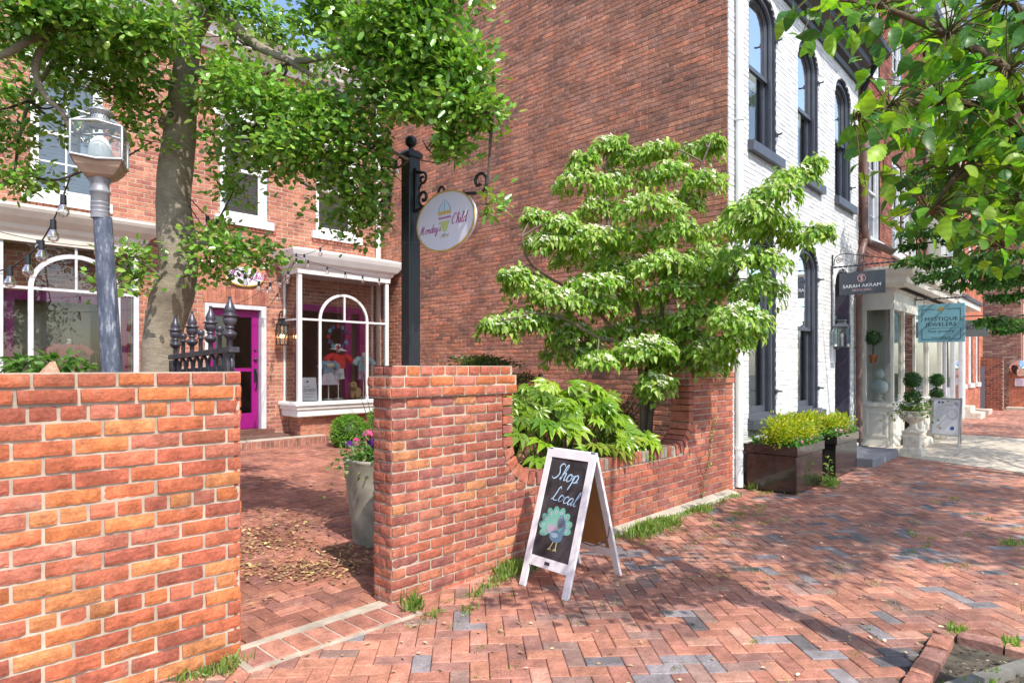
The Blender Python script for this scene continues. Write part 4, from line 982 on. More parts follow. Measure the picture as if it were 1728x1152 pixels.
w=MB(); w.strip([(5.72,.93),(5.72,2.72),(7.22,2.72),(7.22,.93)],[(5.84,.93),(5.84,2.60),(7.10,2.60),(7.10,.93)],P,-.12,.03,'magenta'); w.pbox(P,6.78,6.92,.93,2.6,-.12,.02,'magenta'); w.pbox(P,5.62,7.3,.86,.93,-.3,.5,'white'); w.build('inner_frame',bo)
# left storefront
PF2=PY(10.6); w=MB()
us=[-1.8,-.6,.5,1.42,1.77-.02,2.83,3.05]
for u in (-1.8,-.6,.5,1.44,3.05): w.pbox(PF2,u-.035,u+.035,.7,3.25,-.08,0,'offwhite')
for c0 in (2.29,-.05):
    for u in (c0-.52,c0+.52): w.pbox(PF2,u-.03,u+.03,.7,2.64,-.06,-.004,'offwhite')
    a0=arcpts(c0-.55,c0+.55,2.64,2.64,.50,n=22);a1=arcpts(c0-.55,c0+.55,2.64,2.64,.50,n=22,inset=.06); w.strip(a0[1:-1],a1[1:-1],PF2,-.06,-.003,'offwhite')
    w.pbox(PF2,c0-.015,c0+.015,2.64,3.25,-.05,-.006,'offwhite')
w.pbox(PF2,-3,3.05,2.605,2.645,-.05,-.005,'offwhite'); w.pbox(PF2,-3,3.09,.6,.7,-.24,.05,'offwhite'); w.pbox(PX(3.085),-10.84,-10.79,.7,3.25,-.0,.05,'offwhite')
st=w.build('shop_window',sh)
w=MB(); w.face([PF2(-3,.7,-.03),PF2(3.05,.7,-.03),PF2(3.05,3.25,-.03),PF2(-3,3.25,-.03)],'glass'); w.build('pane',st)
w=MB(); hip(w,-3,3.1,10.6,10.84,[(3.24,-.02),(3.24,.03),(3.36,.04),(3.40,.08),(3.46,.10),(3.54,.20),(3.62,.26),(3.66,.28),(3.70,.28),(3.72,.0)],'cream'); w.build('cornice',st)
w=MB(); w.pbox(P,-3,3.1,.2,.62,0,.24,'brickfar',(.25,.1,.07)); w.pbox(P,1.5,1.62,.7,2.6,-.1,.03,'magenta'); w.pbox(P,2.78,3.0,.7,2.6,-.1,.03,'magenta'); w.pbox(P,-2.2,3.0,2.48,2.60,-.1,.028,'magenta'); w.build('inner_frame',st)
# oval sign above the door
def ellipse(a,b_,n=40,cx=0,cy=0): return [(cx+a*math.cos(2*PI*i/n),cy+b_*math.sin(2*PI*i/n)) for i in range(n)]
CM=(.42,.02,.22)
t=empty('oval_sign',(4.78,10.8,3.1),'small white oval shop sign on the brick wall above the magenta door','sign')
w=MB(); w.poly(ellipse(.34,.17,cx=4.78,cy=3.12),P,.04,'signwhite',th=.04); w.strip(ellipse(.35,.18,cx=4.78,cy=3.12),ellipse(.325,.155,cx=4.78,cy=3.12),P,0.0,.045,'gold',closed=True); w.build('board',t)
w=MB(); script(w,"Monday's",4.50,3.09,.062,P,.046,'attr',CM,w=.13); script(w,"Child",4.86,3.09,.062,P,.046,'attr',CM,w=.13); w.poly(ellipse(.03,.05,16,4.80,3.20),P,.045,'attr',(.3,.5,.7)); w.build('lettering',t)
# wall lantern by the door, lit
def lantern(b,g,cx,cy,cz,w_,h,m='black'):
    "square lantern: cz = bottom"
    x0,x1,y0,y1=cx-w_/2,cx+w_/2,cy-w_/2,cy+w_/2
    for x in (x0,x1):
        for y in (y0,y1): b.box((x-.007,y-.007,cz),(x+.007,y+.007,cz+h),m)
    b.box((x0-.012,y0-.012,cz-.012),(x1+.012,y1+.012,cz+.006),m); b.box((x0-.012,y0-.012,cz+h),(x1+.012,y1+.012,cz+h+.012),m)
    b.sqlathe([(w_/2+.02,0),(w_/2+.01,.015),(w_*.25,.07),(w_*.25,.10),(w_*.32,.105),(w_*.3,.12)],(cx,cy,cz+h+.012),m)
    for (p,q) in (((x0,y0),(x1,y0)),((x1,y0),(x1,y1)),((x1,y1),(x0,y1)),((x0,y1),(x0,y0))): g.face([(*p,cz),(*q,cz),(*q,cz+h),(*p,cz+h)],'glass')
t=empty('wall_lantern',(5.40,10.84,1.95),'black wall lantern with glowing bulbs between the magenta door and the bay window','lantern')
w=MB();g=MB(); lantern(w,g,5.40,10.68,1.95,.14,.34); w.tube(smoothpath([(5.4,10.84,2.2),(5.4,10.78,2.48),(5.4,10.68,2.55),(5.4,10.68,2.44)]),.012,'black',n=6); w.box((5.36,10.82,2.1),(5.44,10.84,2.3),'black'); w.build('frame',t); g.build('pane',t)
w=MB()
for dx in (-.025,.025): w.tube([(5.4+dx,10.68,1.96),(5.4+dx,10.68,2.06)],.008,'white',n=6); w.ball((5.4+dx,10.68,2.10),.014,'glow',sc=(1,1,2.2))
w.build('bulb',t)
w=MB(); c0=Vector((5.22,10.84,3.37)); w.lathe([(.075,0),(.085,.02),(.085,.06),(.075,.07),(.06,.09)],c0,'white',n=20,axis=(-.1,-1,-.2)); w.ball(c0+Vector((0,-.10,-.02)),.055,'attr',(.12,.12,.13)); w.tube([c0,c0+Vector((.0,-.04,0))],.04,'white')
tag(w.build('security_camera',base=c0),'small white dome security camera beside the bay window cornice','camera')
# ---- goods in the windows
def figure(name,label,x,y,z0,parts,neckc=(.7,.68,.6),stand=True):
    t=empty(name,(x,y,z0),label,'mannequin','dressed display forms in the shop windows')
    for fn in parts: fn(t,x,y,z0)
    return t
def shirt(c,z,wd=.17,h=.24,sleeve=.09,collar=None,motif=None):
    def f(t,x,y,z0):
        w=MB(); ring=[]
        prof=[(0,wd*.86),(h*.25,wd*.84),(h*.55,wd*.88),(h*.8,wd*.95),(h*.95,wd*.75),(h,wd*.35)]
        n=16;V=[]
        for (zz,r) in prof:
            for j in range(n):
                a=2*PI*j/n; q=1+.03*math.sin(a*5+zz*30); V.append((x+r*q*math.cos(a),y+r*.55*q*math.sin(a),z0+z+zz))
        w.raw(V,[(i*n+j,i*n+(j+1)%n,(i+1)*n+(j+1)%n,(i+1)*n+j) for i in range(len(prof)-1) for j in range(n)],'cloth',c,True)
        for s in (-1,1): w.tube([(x+s*wd*.72,y,z0+z+h*.86),(x+s*(wd+sleeve*.5),y-.01,z0+z+h*.68),(x+s*(wd+sleeve),y-.01,z0+z+h*.45)],[.055,.06,.065],'cloth',c,n=10)
        w.build('shirt',t)
        if collar:
            w=MB(); w.tube([(x-.06,y-.05,z0+z+h+.005),(x,y-.085,z0+z+h*.9),(x+.06,y-.05,z0+z+h+.005)],.018,'cloth',collar,n=6); w.build('collar',t)
        if motif:
            w=MB()
            w.box((x-wd*.55,y-wd*.50-.01,z0+z+h*.55),(x+wd*.55,y-wd*.50,z0+z+h*.78),'cloth',(.6,.6,.58))
            for k in (-1,0,1): w.ball((x+k*.05,y-wd*.50-.012,z0+z+h*.66),.018,'cloth',motif,n=8)
            w.build('motif',t)
    return f
def neck(z,c=(.72,.70,.62),r=.035):
    def f(t,x,y,z0):
        w=MB(); w.lathe([(r*1.3,0),(r,.03),(r,.08),(r*.8,.095)],(x,y,z0+z),'cloth',c,n=14); w.build('neck',t)
    return f
def shorts(c,z,wd=.12,h=.17):
    def f(t,x,y,z0):
        w=MB(); w.tube([(x,y,z0+z+h),(x,y,z0+z+h*.55)],[wd*.8,wd*.85],'cloth',c,n=14)
        for s in (-1,1): w.tube([(x+s*wd*.38,y,z0+z+h*.62),(x+s*wd*.5,y,z0+z)],[wd*.5,wd*.55],'cloth',c,n=12)
        w.build('shorts',t)
    return f
def skirt(cs,z,r0=.09,r1=.24,h=.22):
    def f(t,x,y,z0):
        w=MB(); n=40
        for j in range(n):
            a,b_=2*PI*j/n,2*PI*(j+1)/n; q0=1+.06*(j%2);q1=1+.06*((j+1)%2)
            V=[(x+r0*math.cos(a),y+r0*.7*math.sin(a),z0+z+h),(x+r0*math.cos(b_),y+r0*.7*math.sin(b_),z0+z+h),(x+r1*q1*math.cos(b_),y+r1*.6*q1*math.sin(b_),z0+z),(x+r1*q0*math.cos(a),y+r1*.6*q0*math.sin(a),z0+z)]
            w.face(V,'cloth',cs[(j//2)%len(cs)])
        w.build('skirt',t)
    return f
def rod(z,c=(.6,.6,.6),foot=True):
    def f(t,x,y,z0):
        w=MB(); w.tube([(x,y,z0+.01),(x,y,z0+z)],.012,'white',n=8); w.lathe([(.09,0),(.09,.012),(.02,.02)],(x,y,z0),'white',n=18); w.build('stand',t)
    return f
def hat(z):
    def f(t,x,y,z0):
        w=MB(); w.lathe([(.16,.0),(.155,.012),(.09,.03),(.085,.09),(.06,.115),(.0,.12)],(x,y,z0+z),'cloth',(.75,.75,.76),n=20,axis=(.1,-.1,1)); w.build('hat',t)
    return f
fz=.94
figure('mannequin','child display form in red polo shirt and white hat in the bay window',6.50,10.62,fz,[rod(.45),shorts((.60,.66,.72),.38,.13,.2),shirt((.62,.02,.025),.58,.17,.30,.10,collar=(.03,.03,.06)),neck(.86),hat(.93)])
figure('mannequin','child display form in pale blue shirt and lilac shorts in the bay window',7.06,10.62,fz,[rod(.4),shorts((.52,.34,.52),.36,.12,.18),shirt((.30,.47,.56),.52,.14,.30,.08,motif=(.55,.1,.1)),neck(.80)])
figure('mannequin','child display form in denim top and pastel tulle skirt in the bay window',6.22,10.50,fz,[rod(.3),skirt([(.50,.48,.66),(.62,.40,.42),(.40,.50,.66),(.6,.58,.6)],.28,.09,.22,.22),shirt((.20,.31,.42),.48,.13,.24,.06,motif=(.6,.45,.1)),neck(.70,(.6,.05,.06),.025)])
figure('mannequin','child display form in a dusty pink dress behind the street lamp',2.28,11.0,.7,[rod(.6),skirt([(.50,.20,.21),(.55,.23,.24),(.46,.18,.20)],.36,.13,.27,.58),shirt((.50,.20,.21),.92,.16,.27,.11),neck(1.17)])
t=empty('star_wreath',(6.42,10.5,2.1),'round wreath of red and blue stars hanging in the arched part of the bay window','wreath')
for i in range(12):
    a=2*PI*i/12; cx,cz=6.42+.20*math.cos(a),2.12+.20*math.sin(a); w=MB(); ps=[]
    for k in range(10): r=.062 if k%2==0 else .027; q=2*PI*k/10+i; ps.append((cx+r*math.cos(q),cz+r*math.sin(q)))
    w.poly(ps,PY(10.5-(i%2)*.012),0,'attr',((.45,.03,.05),(.03,.07,.20),(.10,.30,.42))[i%3],th=.01); w.build('star',t)
w=MB(); w.tube([(6.42,10.5,2.32),(6.42,10.5,3.2)],.002,'white',n=4); w.build('cord',t)
t=empty('plush_dog',(6.78,10.45,.94),'tan plush toy dog sitting at the foot of the display forms in the bay window','toy')
w=MB(); FU=(.42,.26,.12)
w.ball((6.80,10.50,1.06),.11,'cloth',FU,sc=(1.1,1,1.05)); w.ball((6.70,10.42,1.20),.075,'cloth',FU); w.ball((6.645,10.38,1.185),.035,'cloth',(.5,.35,.2)); w.tube([(6.72,10.42,1.17),(6.76,10.47,1.10)],.055,'cloth',FU); 
for s in (-1,1): w.ball((6.72+s*.05,10.44+s*.02,1.22),.035,'cloth',(.25,.10,.06),sc=(.6,.6,1.4)); w.tube([(6.73+s*.05,10.42,1.06),(6.70+s*.06,10.36,.965)],.03,'cloth',FU)
w.build('body',t); w=MB(); w.ball((6.615,10.365,1.195),.012,'black'); w.ball((6.655,10.36,1.225),.009,'black'); w.ball((6.68,10.35,1.222),.009,'black'); w.build('nose',t)
t=empty('counter_sign',(5.78,10.4,.94),'small white counter sign standing at the left of the bay window','sign')
w=MB(); w.hexa([(5.60,10.42,.94),(5.92,10.36,.94),(5.92,10.38,.94),(5.60,10.44,.94),(5.60,10.48,1.36),(5.92,10.42,1.36),(5.92,10.44,1.36),(5.60,10.50,1.36)],'signwhite'); w.build('board',t)
w=MB(); PQ=plane((5.60,10.415,.94),(.32,-.06,0),(0,.06,.42),(-.18,-.97,.13)); text(w,'LOVED!',.075,.17,.19,PQ,.004,'attr',(.06,.08,.07)); text(w,'to be',.05,.13,.26,PQ,.004,'attr',(.06,.08,.07),shear=.4); w.poly(ellipse(.02,.02,12,.16,.35),PQ,.004,'attr',(.03,.05,.05)); w.pbox(PQ,.06,.26,.12,.125,.003,.004,'attr',(.1,.1,.1)); w.pbox(PQ,.06,.26,.07,.075,.003,.004,'attr',(.1,.1,.1)); w.build('lettering',t)
for (x0,x1,y,z,lab) in ((.7,1.5,11.5,1.75,'brass clothes rail hung with dark and orange garments at the far left of the shop'),(2.3,3.0,11.7,1.78,'clothes rail of blue patterned garments behind the pink dress'),(5.8,6.4,12.4,2.1,'clothes rail of grey and brown garments seen through the bay window')):
    t=empty('clothes_rail',((x0+x1)/2,y,.35),lab,'clothes rail','clothes rails inside the shop')
    w=MB(); w.tube([(x0,y,.35),(x0,y,z-.05),(x0+.06,y,z),(x1-.06,y,z),(x1,y,z-.05),(x1,y,.35)],.014,'gold',n=8); w.build('frame',t)
    n=int((x1-x0-.12)/.055)
    for i in range(n):
        x=x0+.08+i*.055; w=MB(); cc=[(.30,.30,.33),(.12,.12,.16),(.42,.20,.12),(.08,.12,.22),(.35,.30,.32)][i%5] if lab[0]=='b' else [(.10,.18,.28),(.32,.36,.4),(.05,.08,.14)][i%3] if 'blue' in lab else [(.16,.15,.16),(.22,.2,.19),(.12,.1,.1),(.3,.26,.22)][i%4]
        if lab[0]=='b' and i>n-4: cc=(.45,.10,.03)
        hh=random.uniform(.5,.62)
        w.hexa([(x-.012,y-.18,z-hh),(x+.02,y-.18,z-hh),(x+.02,y+.18,z-hh),(x-.012,y+.18,z-hh),(x-.006,y-.10,z-.05),(x+.006,y-.10,z-.05),(x+.006,y+.10,z-.05),(x-.006,y+.10,z-.05)],'cloth',cc); w.build('garment',t)
# ================================================================ STREET LAMP
lp=empty('street_lamp',(1.10,4.2,0),'street lamp with worn blue grey pole and square glass lantern behind the left wall','street lamp')
bx,by_=1.02,4.2
tx=1.02-.045
def lpx(z): return 1.164-z*.0536
w=MB(); w.tube([(lpx(0),4.2,0),(lpx(.5),4.2,.5),(lpx(1.6),4.2,1.6),(lpx(2.42),4.2,2.42)],[.064,.058,.054,.047],'pole',n=24); w.build('pole',lp)
T=lpx(2.65); w=MB()
w.lathe([(.047,2.41),(.047,2.55),(.052,2.555),(.052,2.57),(.046,2.575),(.046,2.61),(.055,2.62),(.055,2.64)],(T,4.2,0),'galv',n=24)
for z in (2.44,2.465,2.49): w.lathe([(.0475,z),(.0495,z+.006),(.0475,z+.012)],(T,4.2,0),'galv',n=24)
w.build('collar',lp)
ang=R(-22); rot=lambda x,y,z: Vector((T+x*math.cos(ang)-y*math.sin(ang),4.2+x*math.sin(ang)+y*math.cos(ang),z))
w=MB(); a0=.122; z0,z1=2.725,2.985
# dished base tray
k=[(.05,2.635),(.075,2.65),(.105,2.69),(a0,2.73)]
for i in range(3):
    (r0,h0),(r1,h1)=k[i],k[i+1]
    for q in range(4):
        s=[(-1,-1),(1,-1),(1,1),(-1,1)]; (p,r_),(p2,r2)=s[q],s[(q+1)%4]
        w.face([rot(p*r0,r_*r0,h0),rot(p2*r0,r2*r0,h0),rot(p2*r1,r2*r1,h1),rot(p*r1,r_*r1,h1)],'tray')
w.build('base',lp)
w=MB()
zc0,zc1,zt=2.732,2.915,2.965
for (p,q) in ((-1,-1),(1,-1),(1,1),(-1,1)): w.tube([rot(p*a0,q*a0,zc0),rot(p*a0,q*a0,zc1),rot(p*a0*.5,q*a0*.5,zt)],.008,'alu',n=4,sq=True)
for (p,q,r_,s_) in ((-1,-1,1,-1),(1,-1,1,1),(1,1,-1,1),(-1,1,-1,-1)):
    w.tube([rot(p*a0,q*a0,zc0),rot((p+r_)/2*a0,(q+s_)/2*a0,zc0-.012),rot(r_*a0,s_*a0,zc0)],.009,'alu',n=6)
    w.tube([rot(p*a0,q*a0,zc1),rot((p+r_)/2*a0,(q+s_)/2*a0,zc1+.02),rot(r_*a0,s_*a0,zc1)],.007,'alu',n=6)
w.build('frame',lp)
w=MB()
for (p,q,r_,s_) in ((-1,-1,1,-1),(1,-1,1,1),(1,1,-1,1),(-1,1,-1,-1)):
    w.face([rot(p*a0,q*a0,zc0),rot(r_*a0,s_*a0,zc0),rot(r_*a0,s_*a0,zc1),rot(p*a0,q*a0,zc1)],'glass'); w.face([rot(p*a0,q*a0,zc1),rot(r_*a0,s_*a0,zc1),rot(r_*a0*.5,s_*a0*.5,zt),rot(p*a0*.5,q*a0*.5,zt)],'glass')
w.build('pane',lp)
w=MB(); w.lathe([(.075,2.95),(.07,2.965),(.048,2.975),(.045,3.01),(.062,3.018),(.064,3.026),(.04,3.04),(.018,3.048),(.014,3.06),(.0,3.065)],(T,4.2,0),'alu',n=24)
for i in range(20):
    a=2*PI*i/20
    for zz in (2.986,2.998): w.ball((T+.0465*math.cos(a+zz*90),4.2+.0465*math.sin(a+zz*90),zz),.0035,'black',n=6)
w.build('cap',lp)
w=MB(); w.lathe([(.034,2.70),(.055,2.725),(.064,2.765),(.058,2.815),(.040,2.86),(.020,2.88),(0,2.885)],(T,4.2,0),'globe',n=20); w.build('globe',lp)
# ================================================================ IRON GATE
ig=empty('iron_gate',(1.55,3.62,0),'cast iron gate with large pointed finials standing open behind the left wall','gate')
BIG=[(.020,0),(.020,.07),(.030,.075),(.048,.10),(.055,.115),(.048,.13),(.028,.145),(.024,.16),(.036,.165),(.036,.175),(.026,.18),(.040,.195),(.050,.22),(.052,.245),(.046,.262),(.062,.268),(.066,.275),(.050,.285),(.036,.29),(.042,.305),(.043,.33),(.034,.355),(.022,.385),(.014,.41),(.011,.43),(.015,.435),(.012,.442)]
SM=[(.018,0),(.018,.11),(.028,.115),(.030,.125),(.02,.135),(.028,.15),(.036,.17),(.028,.192),(.012,.2)]
yg=[3.64,3.93,4.24,4.55]
railz=lambda y: 1.67-(y-3.62)*.035
xg=lambda y: 1.525+(y-3.6)*.02
for i,y in enumerate(yg):
    s=.60 if i else .66
    w=MB(); w.lathe([(r*s*1.10,h*s) for r,h in BIG],(xg(y),y,railz(y)),'iron',n=20); w.build('finial',ig)
for y in (3.79,4.09,4.40):
    w=MB(); w.lathe([(r*.65,h*.68) for r,h in SM],(xg(y),y,railz(y)),'iron',n=16); w.build('finial',ig)
w=MB(); w.hexa([(xg(3.58)-.03,3.58,railz(3.58)-.03),(xg(3.58)+.03,3.58,railz(3.58)-.03),(xg(4.6)+.03,4.6,railz(4.6)-.03),(xg(4.6)-.03,4.6,railz(4.6)-.03),(xg(3.58)-.03,3.58,railz(3.58)),(xg(3.58)+.03,3.58,railz(3.58)),(xg(4.6)+.03,4.6,railz(4.6)),(xg(4.6)-.03,4.6,railz(4.6))],'iron')
w.box((1.51,3.58,.9),(1.54,4.6,.93),'iron'); w.box((1.51,3.58,.12),(1.54,4.6,.15),'iron')
for i in range(8):
    y=3.66+i*.125
    w.box((xg(y)-.008,y-.008,.12),(xg(y)+.008,y+.008,railz(y)-.1),'iron')
    pts=[(xg(y),y+.05*math.sin(a),railz(y)-.10+.065*math.cos(a)) for a in [2*PI*k/14 for k in range(15)]]; w.tube(pts,.010,'iron',n=6)
w.box((1.50,3.62,0),(1.545,3.67,1.64),'iron'); w.box((1.51,4.52,0),(1.555,4.57,1.60),'iron'); w.build('gate_frame',ig)
# ================================================================ SIGN POST
sp=empty('sign_post',(3.10,4.0,0),'black square iron sign post with ball finial and scrolled bracket, behind the wall opening','post')
px_,py_=3.10,4.0; h=.055
w=MB(); w.box((px_-h,py_-h,0),(px_+h,py_+h,3.22),'black',bev=.006); w.sqlathe([(h,0),(h+.012,.0),(h+.014,.03),(h+.004,.045),(h-.01,.06)],(px_,py_,3.21),'black'); w.box((px_-h-.003,py_-h-.003,2.53),(px_+h+.003,py_+h+.003,2.536),'iron'); w.build('pole',sp)
w=MB(); w.lathe([(.028,3.265),(.03,3.28),(.016,3.29),(.018,3.30)],(px_,py_,0),'black'); w.ball((px_,py_,3.345),.048,'black',n=18); w.build('finial',sp)
w=MB(); X=px_
def yz(pts,r=.012): w.tube([(X,a,c_) for a,c_ in pts],r,'black',n=6)
zb=2.80
def scroll(cy,cz,r,turns,a0,dr=1,r_=.010):
    pts=[]; n=int(turns*16)
    for i in range(n+1):
        a=a0+dr*2*PI*turns*i/n; q=r*(1-i/n*.8); pts.append((cy+q*math.cos(a),cz+q*math.sin(a)))
    yz(pts,r_)
# rising arm from the post out over the sign
arm=[]
for i in range(15):
    t=i/14; arm.append((3.945-t*.70,zb-.02+.045*math.sin(t*PI*.9)))
w.tube([(X,a,c_) for a,c_ in arm],.013,'black',n=4,sq=True)
scroll(3.215,2.87,.085,1.05,-PI/2-.3,-1,.012)
scroll(3.62,2.88,.05,1.1,-PI/2,1)
scroll(3.85,3.02,.05,1.2,PI/2,1); scroll(3.84,2.87,.07,1.2,-PI/2-.2,1,.012)
yz([(3.94,3.09),(3.86,3.07)],.012); yz([(3.935,2.78),(3.935,3.12)],.012); yz([(3.90,2.95),(3.86,2.99)],.010)
w.build('bracket',sp)
os_=empty('hanging_sign',(3.10,3.57,2.45),'oval white sign with hot air balloon and pink script under the black post','sign')
PS2=plane((3.10,3.575,2.645),(0,-1,0),(0,0,1),(-1,0,0)); A,B=.325,.222
w=MB(); w.poly(ellipse(A,B,56),PS2,.014,'signwhite',th=.028); w.build('board',os_)
w=MB(); w.strip(ellipse(A+.004,B+.004,56),ellipse(A-.007,B-.007,56),PS2,.011,.018,'gold',closed=True); w.build('rim',os_)
w=MB()
for s in (-1,1):
    y=3.575-s*.20
    for i in range(3): w.tube([(3.10+(.008 if i%2 else 0)*math.cos(a),y+(0 if i%2 else .008)*math.cos(a),2.83-.018*i+.014*math.sin(a)) for a in [2*PI*q/10 for q in range(11)]],.003,'iron',n=5)
w.build('chain',os_)
w=MB(); bc=(0,.075)
def lens(u): return math.sqrt(max(0,1-u*u))
# balloon envelope: striped dome, gold band, pink zigzag, green taper
R0=.072
cs=[(.25,.42,.60),(.62,.66,.72),(.42,.60,.70),(.62,.66,.72),(.25,.42,.60),(.62,.66,.72),(.42,.60,.70),(.62,.66,.72),(.25,.42,.60)]
n=9
for i in range(n):
    a,b_=-1+2*i/n,-1+2*(i+1)/n; L_,Rr=[],[]
    for k in range(9):
        t=k/8; L_.append((a*R0*math.sin((1-t)*PI/2*.98+.03) ,bc[1]+.09*t)); Rr.append((b_*R0*math.sin((1-t)*PI/2*.98+.03),bc[1]+.09*t))
    L2=[(x*lens((y-bc[1])/.0905) if False else x,y) for x,y in L_]
    w.poly(L_+Rr[::-1],PS2,.0155,'attr',cs[i])
w.poly([(-.072,.074),(.072,.074),(.070,.050),(-.070,.050)],PS2,.0155,'attr',(.62,.42,.10))
for i in range(6):
    x=-.066+i*.024; w.ribbon([(x,.032),(x+.006,.018),(x+.012,.032),(x+.018,.018)],.008,PS2,.016,'attr',CM)
for i in range(6):
    x=-.055+i*.0184; w.poly([(x,.0),(x+.0184,.0),((x+.0184)*.42,-.075),(x*.42,-.075)],PS2,.0155,'attr',(.38,.55,.25) if i%2 else (.62,.60,.15))
w.ribbon([(-.03,-.105),(.0,-.095),(.03,-.108),(.05,-.1)],.006,PS2,.0155,'attr',(.35,.28,.18)); w.ribbon([(-.05,-.12),(-.01,-.105),(.02,-.12),(.045,-.115)],.004,PS2,.0155,'attr',(.45,.38,.22)); w.ribbon([(0,-.09),(-.01,-.125)],.005,PS2,.0155,'attr',(.3,.25,.2))
w.build('balloon_emblem',os_)
w=MB(); script(w,"Monday's",-.290,-.068,.031,PS2,.016,'attr',CM,w=.16,shear=.3); script(w,"Child",.075,-.035,.037,PS2,.016,'attr',CM,w=.16,shear=.3); w.build('lettering',os_)
# ================================================================ CHALKBOARD A-BOARD
ab=empty('chalkboard_sign',(3.6,2.8,0),'white framed chalkboard sidewalk sign reading Shop Local with a peacock drawing','sign board')
BL,BR=Vector((3.33,3.045,0)),Vector((3.30,2.585,0)); TL,TR=Vector((3.665,3.055,.945)),Vector((3.645,2.590,.955))
Uv=(BR-BL).normalized(); Vv=((TL+TR)/2-(BL+BR)/2).normalized(); Nv=-(Uv.cross(Vv)).normalized(); 
if Nv.x>0: Nv=-Nv
PA=plane(BL,Uv,Vv,Nv); Wd=.462; Ht=1.0
w=MB(); fw=.052
w.pbox(PA,0,fw,0,Ht,-.022,0,'wframe'); w.pbox(PA,Wd-fw,Wd,0,Ht,-.022,0,'wframe'); w.pbox(PA,fw,Wd-fw,Ht-.06,Ht,-.0215,-.0005,'wframe'); w.pbox(PA,fw,Wd-fw,.155,.225,-.0215,-.0005,'wframe'); fo=w.build('front_frame',ab)
w=MB(); w.pbox(PA,fw-.005,Wd-fw+.005,.22,Ht-.055,-.014,-.008,'chalk'); w.build('chalkboard',ab)
w=MB(); CB=(.42,.62,.78)
script(w,'Shop',.095,.785,.058,PA,-.006,'attr',CB,w=.13,shear=.32,rot=-.05); script(w,'Local',.125,.635,.052,PA,-.006,'attr',CB,w=.13,shear=.32,rot=-.09)
w.build('lettering',ab)
w=MB()
TE=(.16,.42,.33);BLU=(.10,.19,.27)
pcx,pcy=.235,.43
for i in range(9):
    a=R(205-i*26.5); L0=.105 if i not in(0,8) else .095
    if i==8: a=R(-2)
    ex,ey=pcx-.012+L0*math.cos(a)*1.05,pcy+.012+L0*math.sin(a)
    e=[]
    for k in range(18):
        q=2*PI*k/18; lx,ly=.050*math.cos(q),.030*math.sin(q); e.append((ex+lx*math.cos(a)-ly*math.sin(a),ey+lx*math.sin(a)+ly*math.cos(a)))
    w.poly(e,PA,-.0065+i*.00008,'chalkc' if False else 'attr',TE)
    w.poly(ellipse(.013,.013,12,ex+.006*math.cos(a),ey+.006*math.sin(a)),PA,-.0055,'attr',(.42,.50,.52)); w.poly(ellipse(.006,.006,10,ex+.006*math.cos(a),ey+.006*math.sin(a)),PA,-.0052,'attr',(.25,.16,.32))
w.poly(ellipse(.085,.06,24,pcx-.01,pcy+.015),PA,-.0054,'attr',(.20,.42,.34)); w.poly(ellipse(.05,.03,20,pcx-.035,pcy-.0),PA,-.0053,'attr',(.40,.30,.40)); w.poly(ellipse(.03,.045,16,pcx+.03,pcy+.06),PA,-.00525,'attr',(.15,.16,.19))
w.poly(ellipse(.062,.042,24,pcx+.012,pcy-.045),PA,-.0050,'attr',BLU)
nk=smoothpath([(pcx+.048,pcy-.03,0),(pcx+.07,pcy+.02,0),(pcx+.06,pcy+.06,0),(pcx+.04,pcy+.085,0)],6); w.ribbon([(q.x,q.y) for q in nk],[.05,.046,.042,.038,.035,.032,.03,.029,.028,.027,.026,.026,.026,.026,.026,.026,.026,.026,.026][:len(nk)],PA,-.0048,'attr',BLU)
w.poly(ellipse(.020,.018,14,pcx+.032,pcy+.092),PA,-.0047,'attr',BLU); w.poly(ellipse(.004,.004,8,pcx+.028,pcy+.095),PA,-.0045,'attr',(.6,.6,.6)); w.poly([(pcx+.016,pcy+.09),(pcx+.002,pcy+.083),(pcx+.018,pcy+.082)],PA,-.0046,'attr',(.5,.42,.1))
w.poly(ellipse(.034,.018,18,pcx-.005,pcy-.038),PA,-.0046,'attr',(.26,.38,.48))
for (q,r_) in ((-.012,-.02),(.02,.0)):
    x0,y0=pcx+q+.01,pcy-.085; w.ribbon([(x0,y0),(x0+r_,y0-.045)],.007,PA,-.0047,'attr',(.62,.56,.22))
    for dd in (-.022,-.008,.010): w.ribbon([(x0+r_,y0-.042),(x0+r_+dd,y0-.060)],.005,PA,-.0046,'attr',(.62,.56,.22))
w.build('peacock_drawing',ab)
w=MB(); w.pbox(PA,.20,.245,.180,.202,-.001,.003,'iron'); w.build('plate',ab)
# rear leaf
BL2,BR2=Vector((4.03,3.06,0)),Vector((4.00,2.61,0)); TL2,TR2=Vector((3.700,3.055,.945)),Vector((3.680,2.600,.955))
U2=(BR2-BL2).normalized(); V2=((TL2+TR2)/2-(BL2+BR2)/2).normalized(); N2=U2.cross(V2); N2=N2 if N2.x>0 else -N2
PR=plane(BL2,U2,V2,N2)
w=MB(); w.pbox(PR,0,fw,0,Ht,-.022,0,'wframe'); w.pbox(PR,.45-fw,.45,0,Ht,-.022,0,'wframe'); w.pbox(PR,fw,.45-fw,Ht-.06,Ht,-.0215,-.0005,'wframe'); w.pbox(PR,fw,.45-fw,.155,.225,-.0215,-.0005,'wframe'); w.build('rear_frame',ab)
w=MB(); w.pbox(PR,fw-.005,.45-fw+.005,.22,Ht-.055,-.018,-.010,'board'); w.build('rear_board',ab)
w=MB(); w.tube(smoothpath([PA(Wd-.01,.40,-.025),(3.62,2.60,.30),(3.78,2.60,.31),PR(.45-.01,.42,-.02)],8),.004,'black',n=6); w.build('cord',ab)
w=MB(); w.pbox(PR,.30,.36,.235,.255,-.022,-.0185,'white'); w.build('label_sticker',ab)
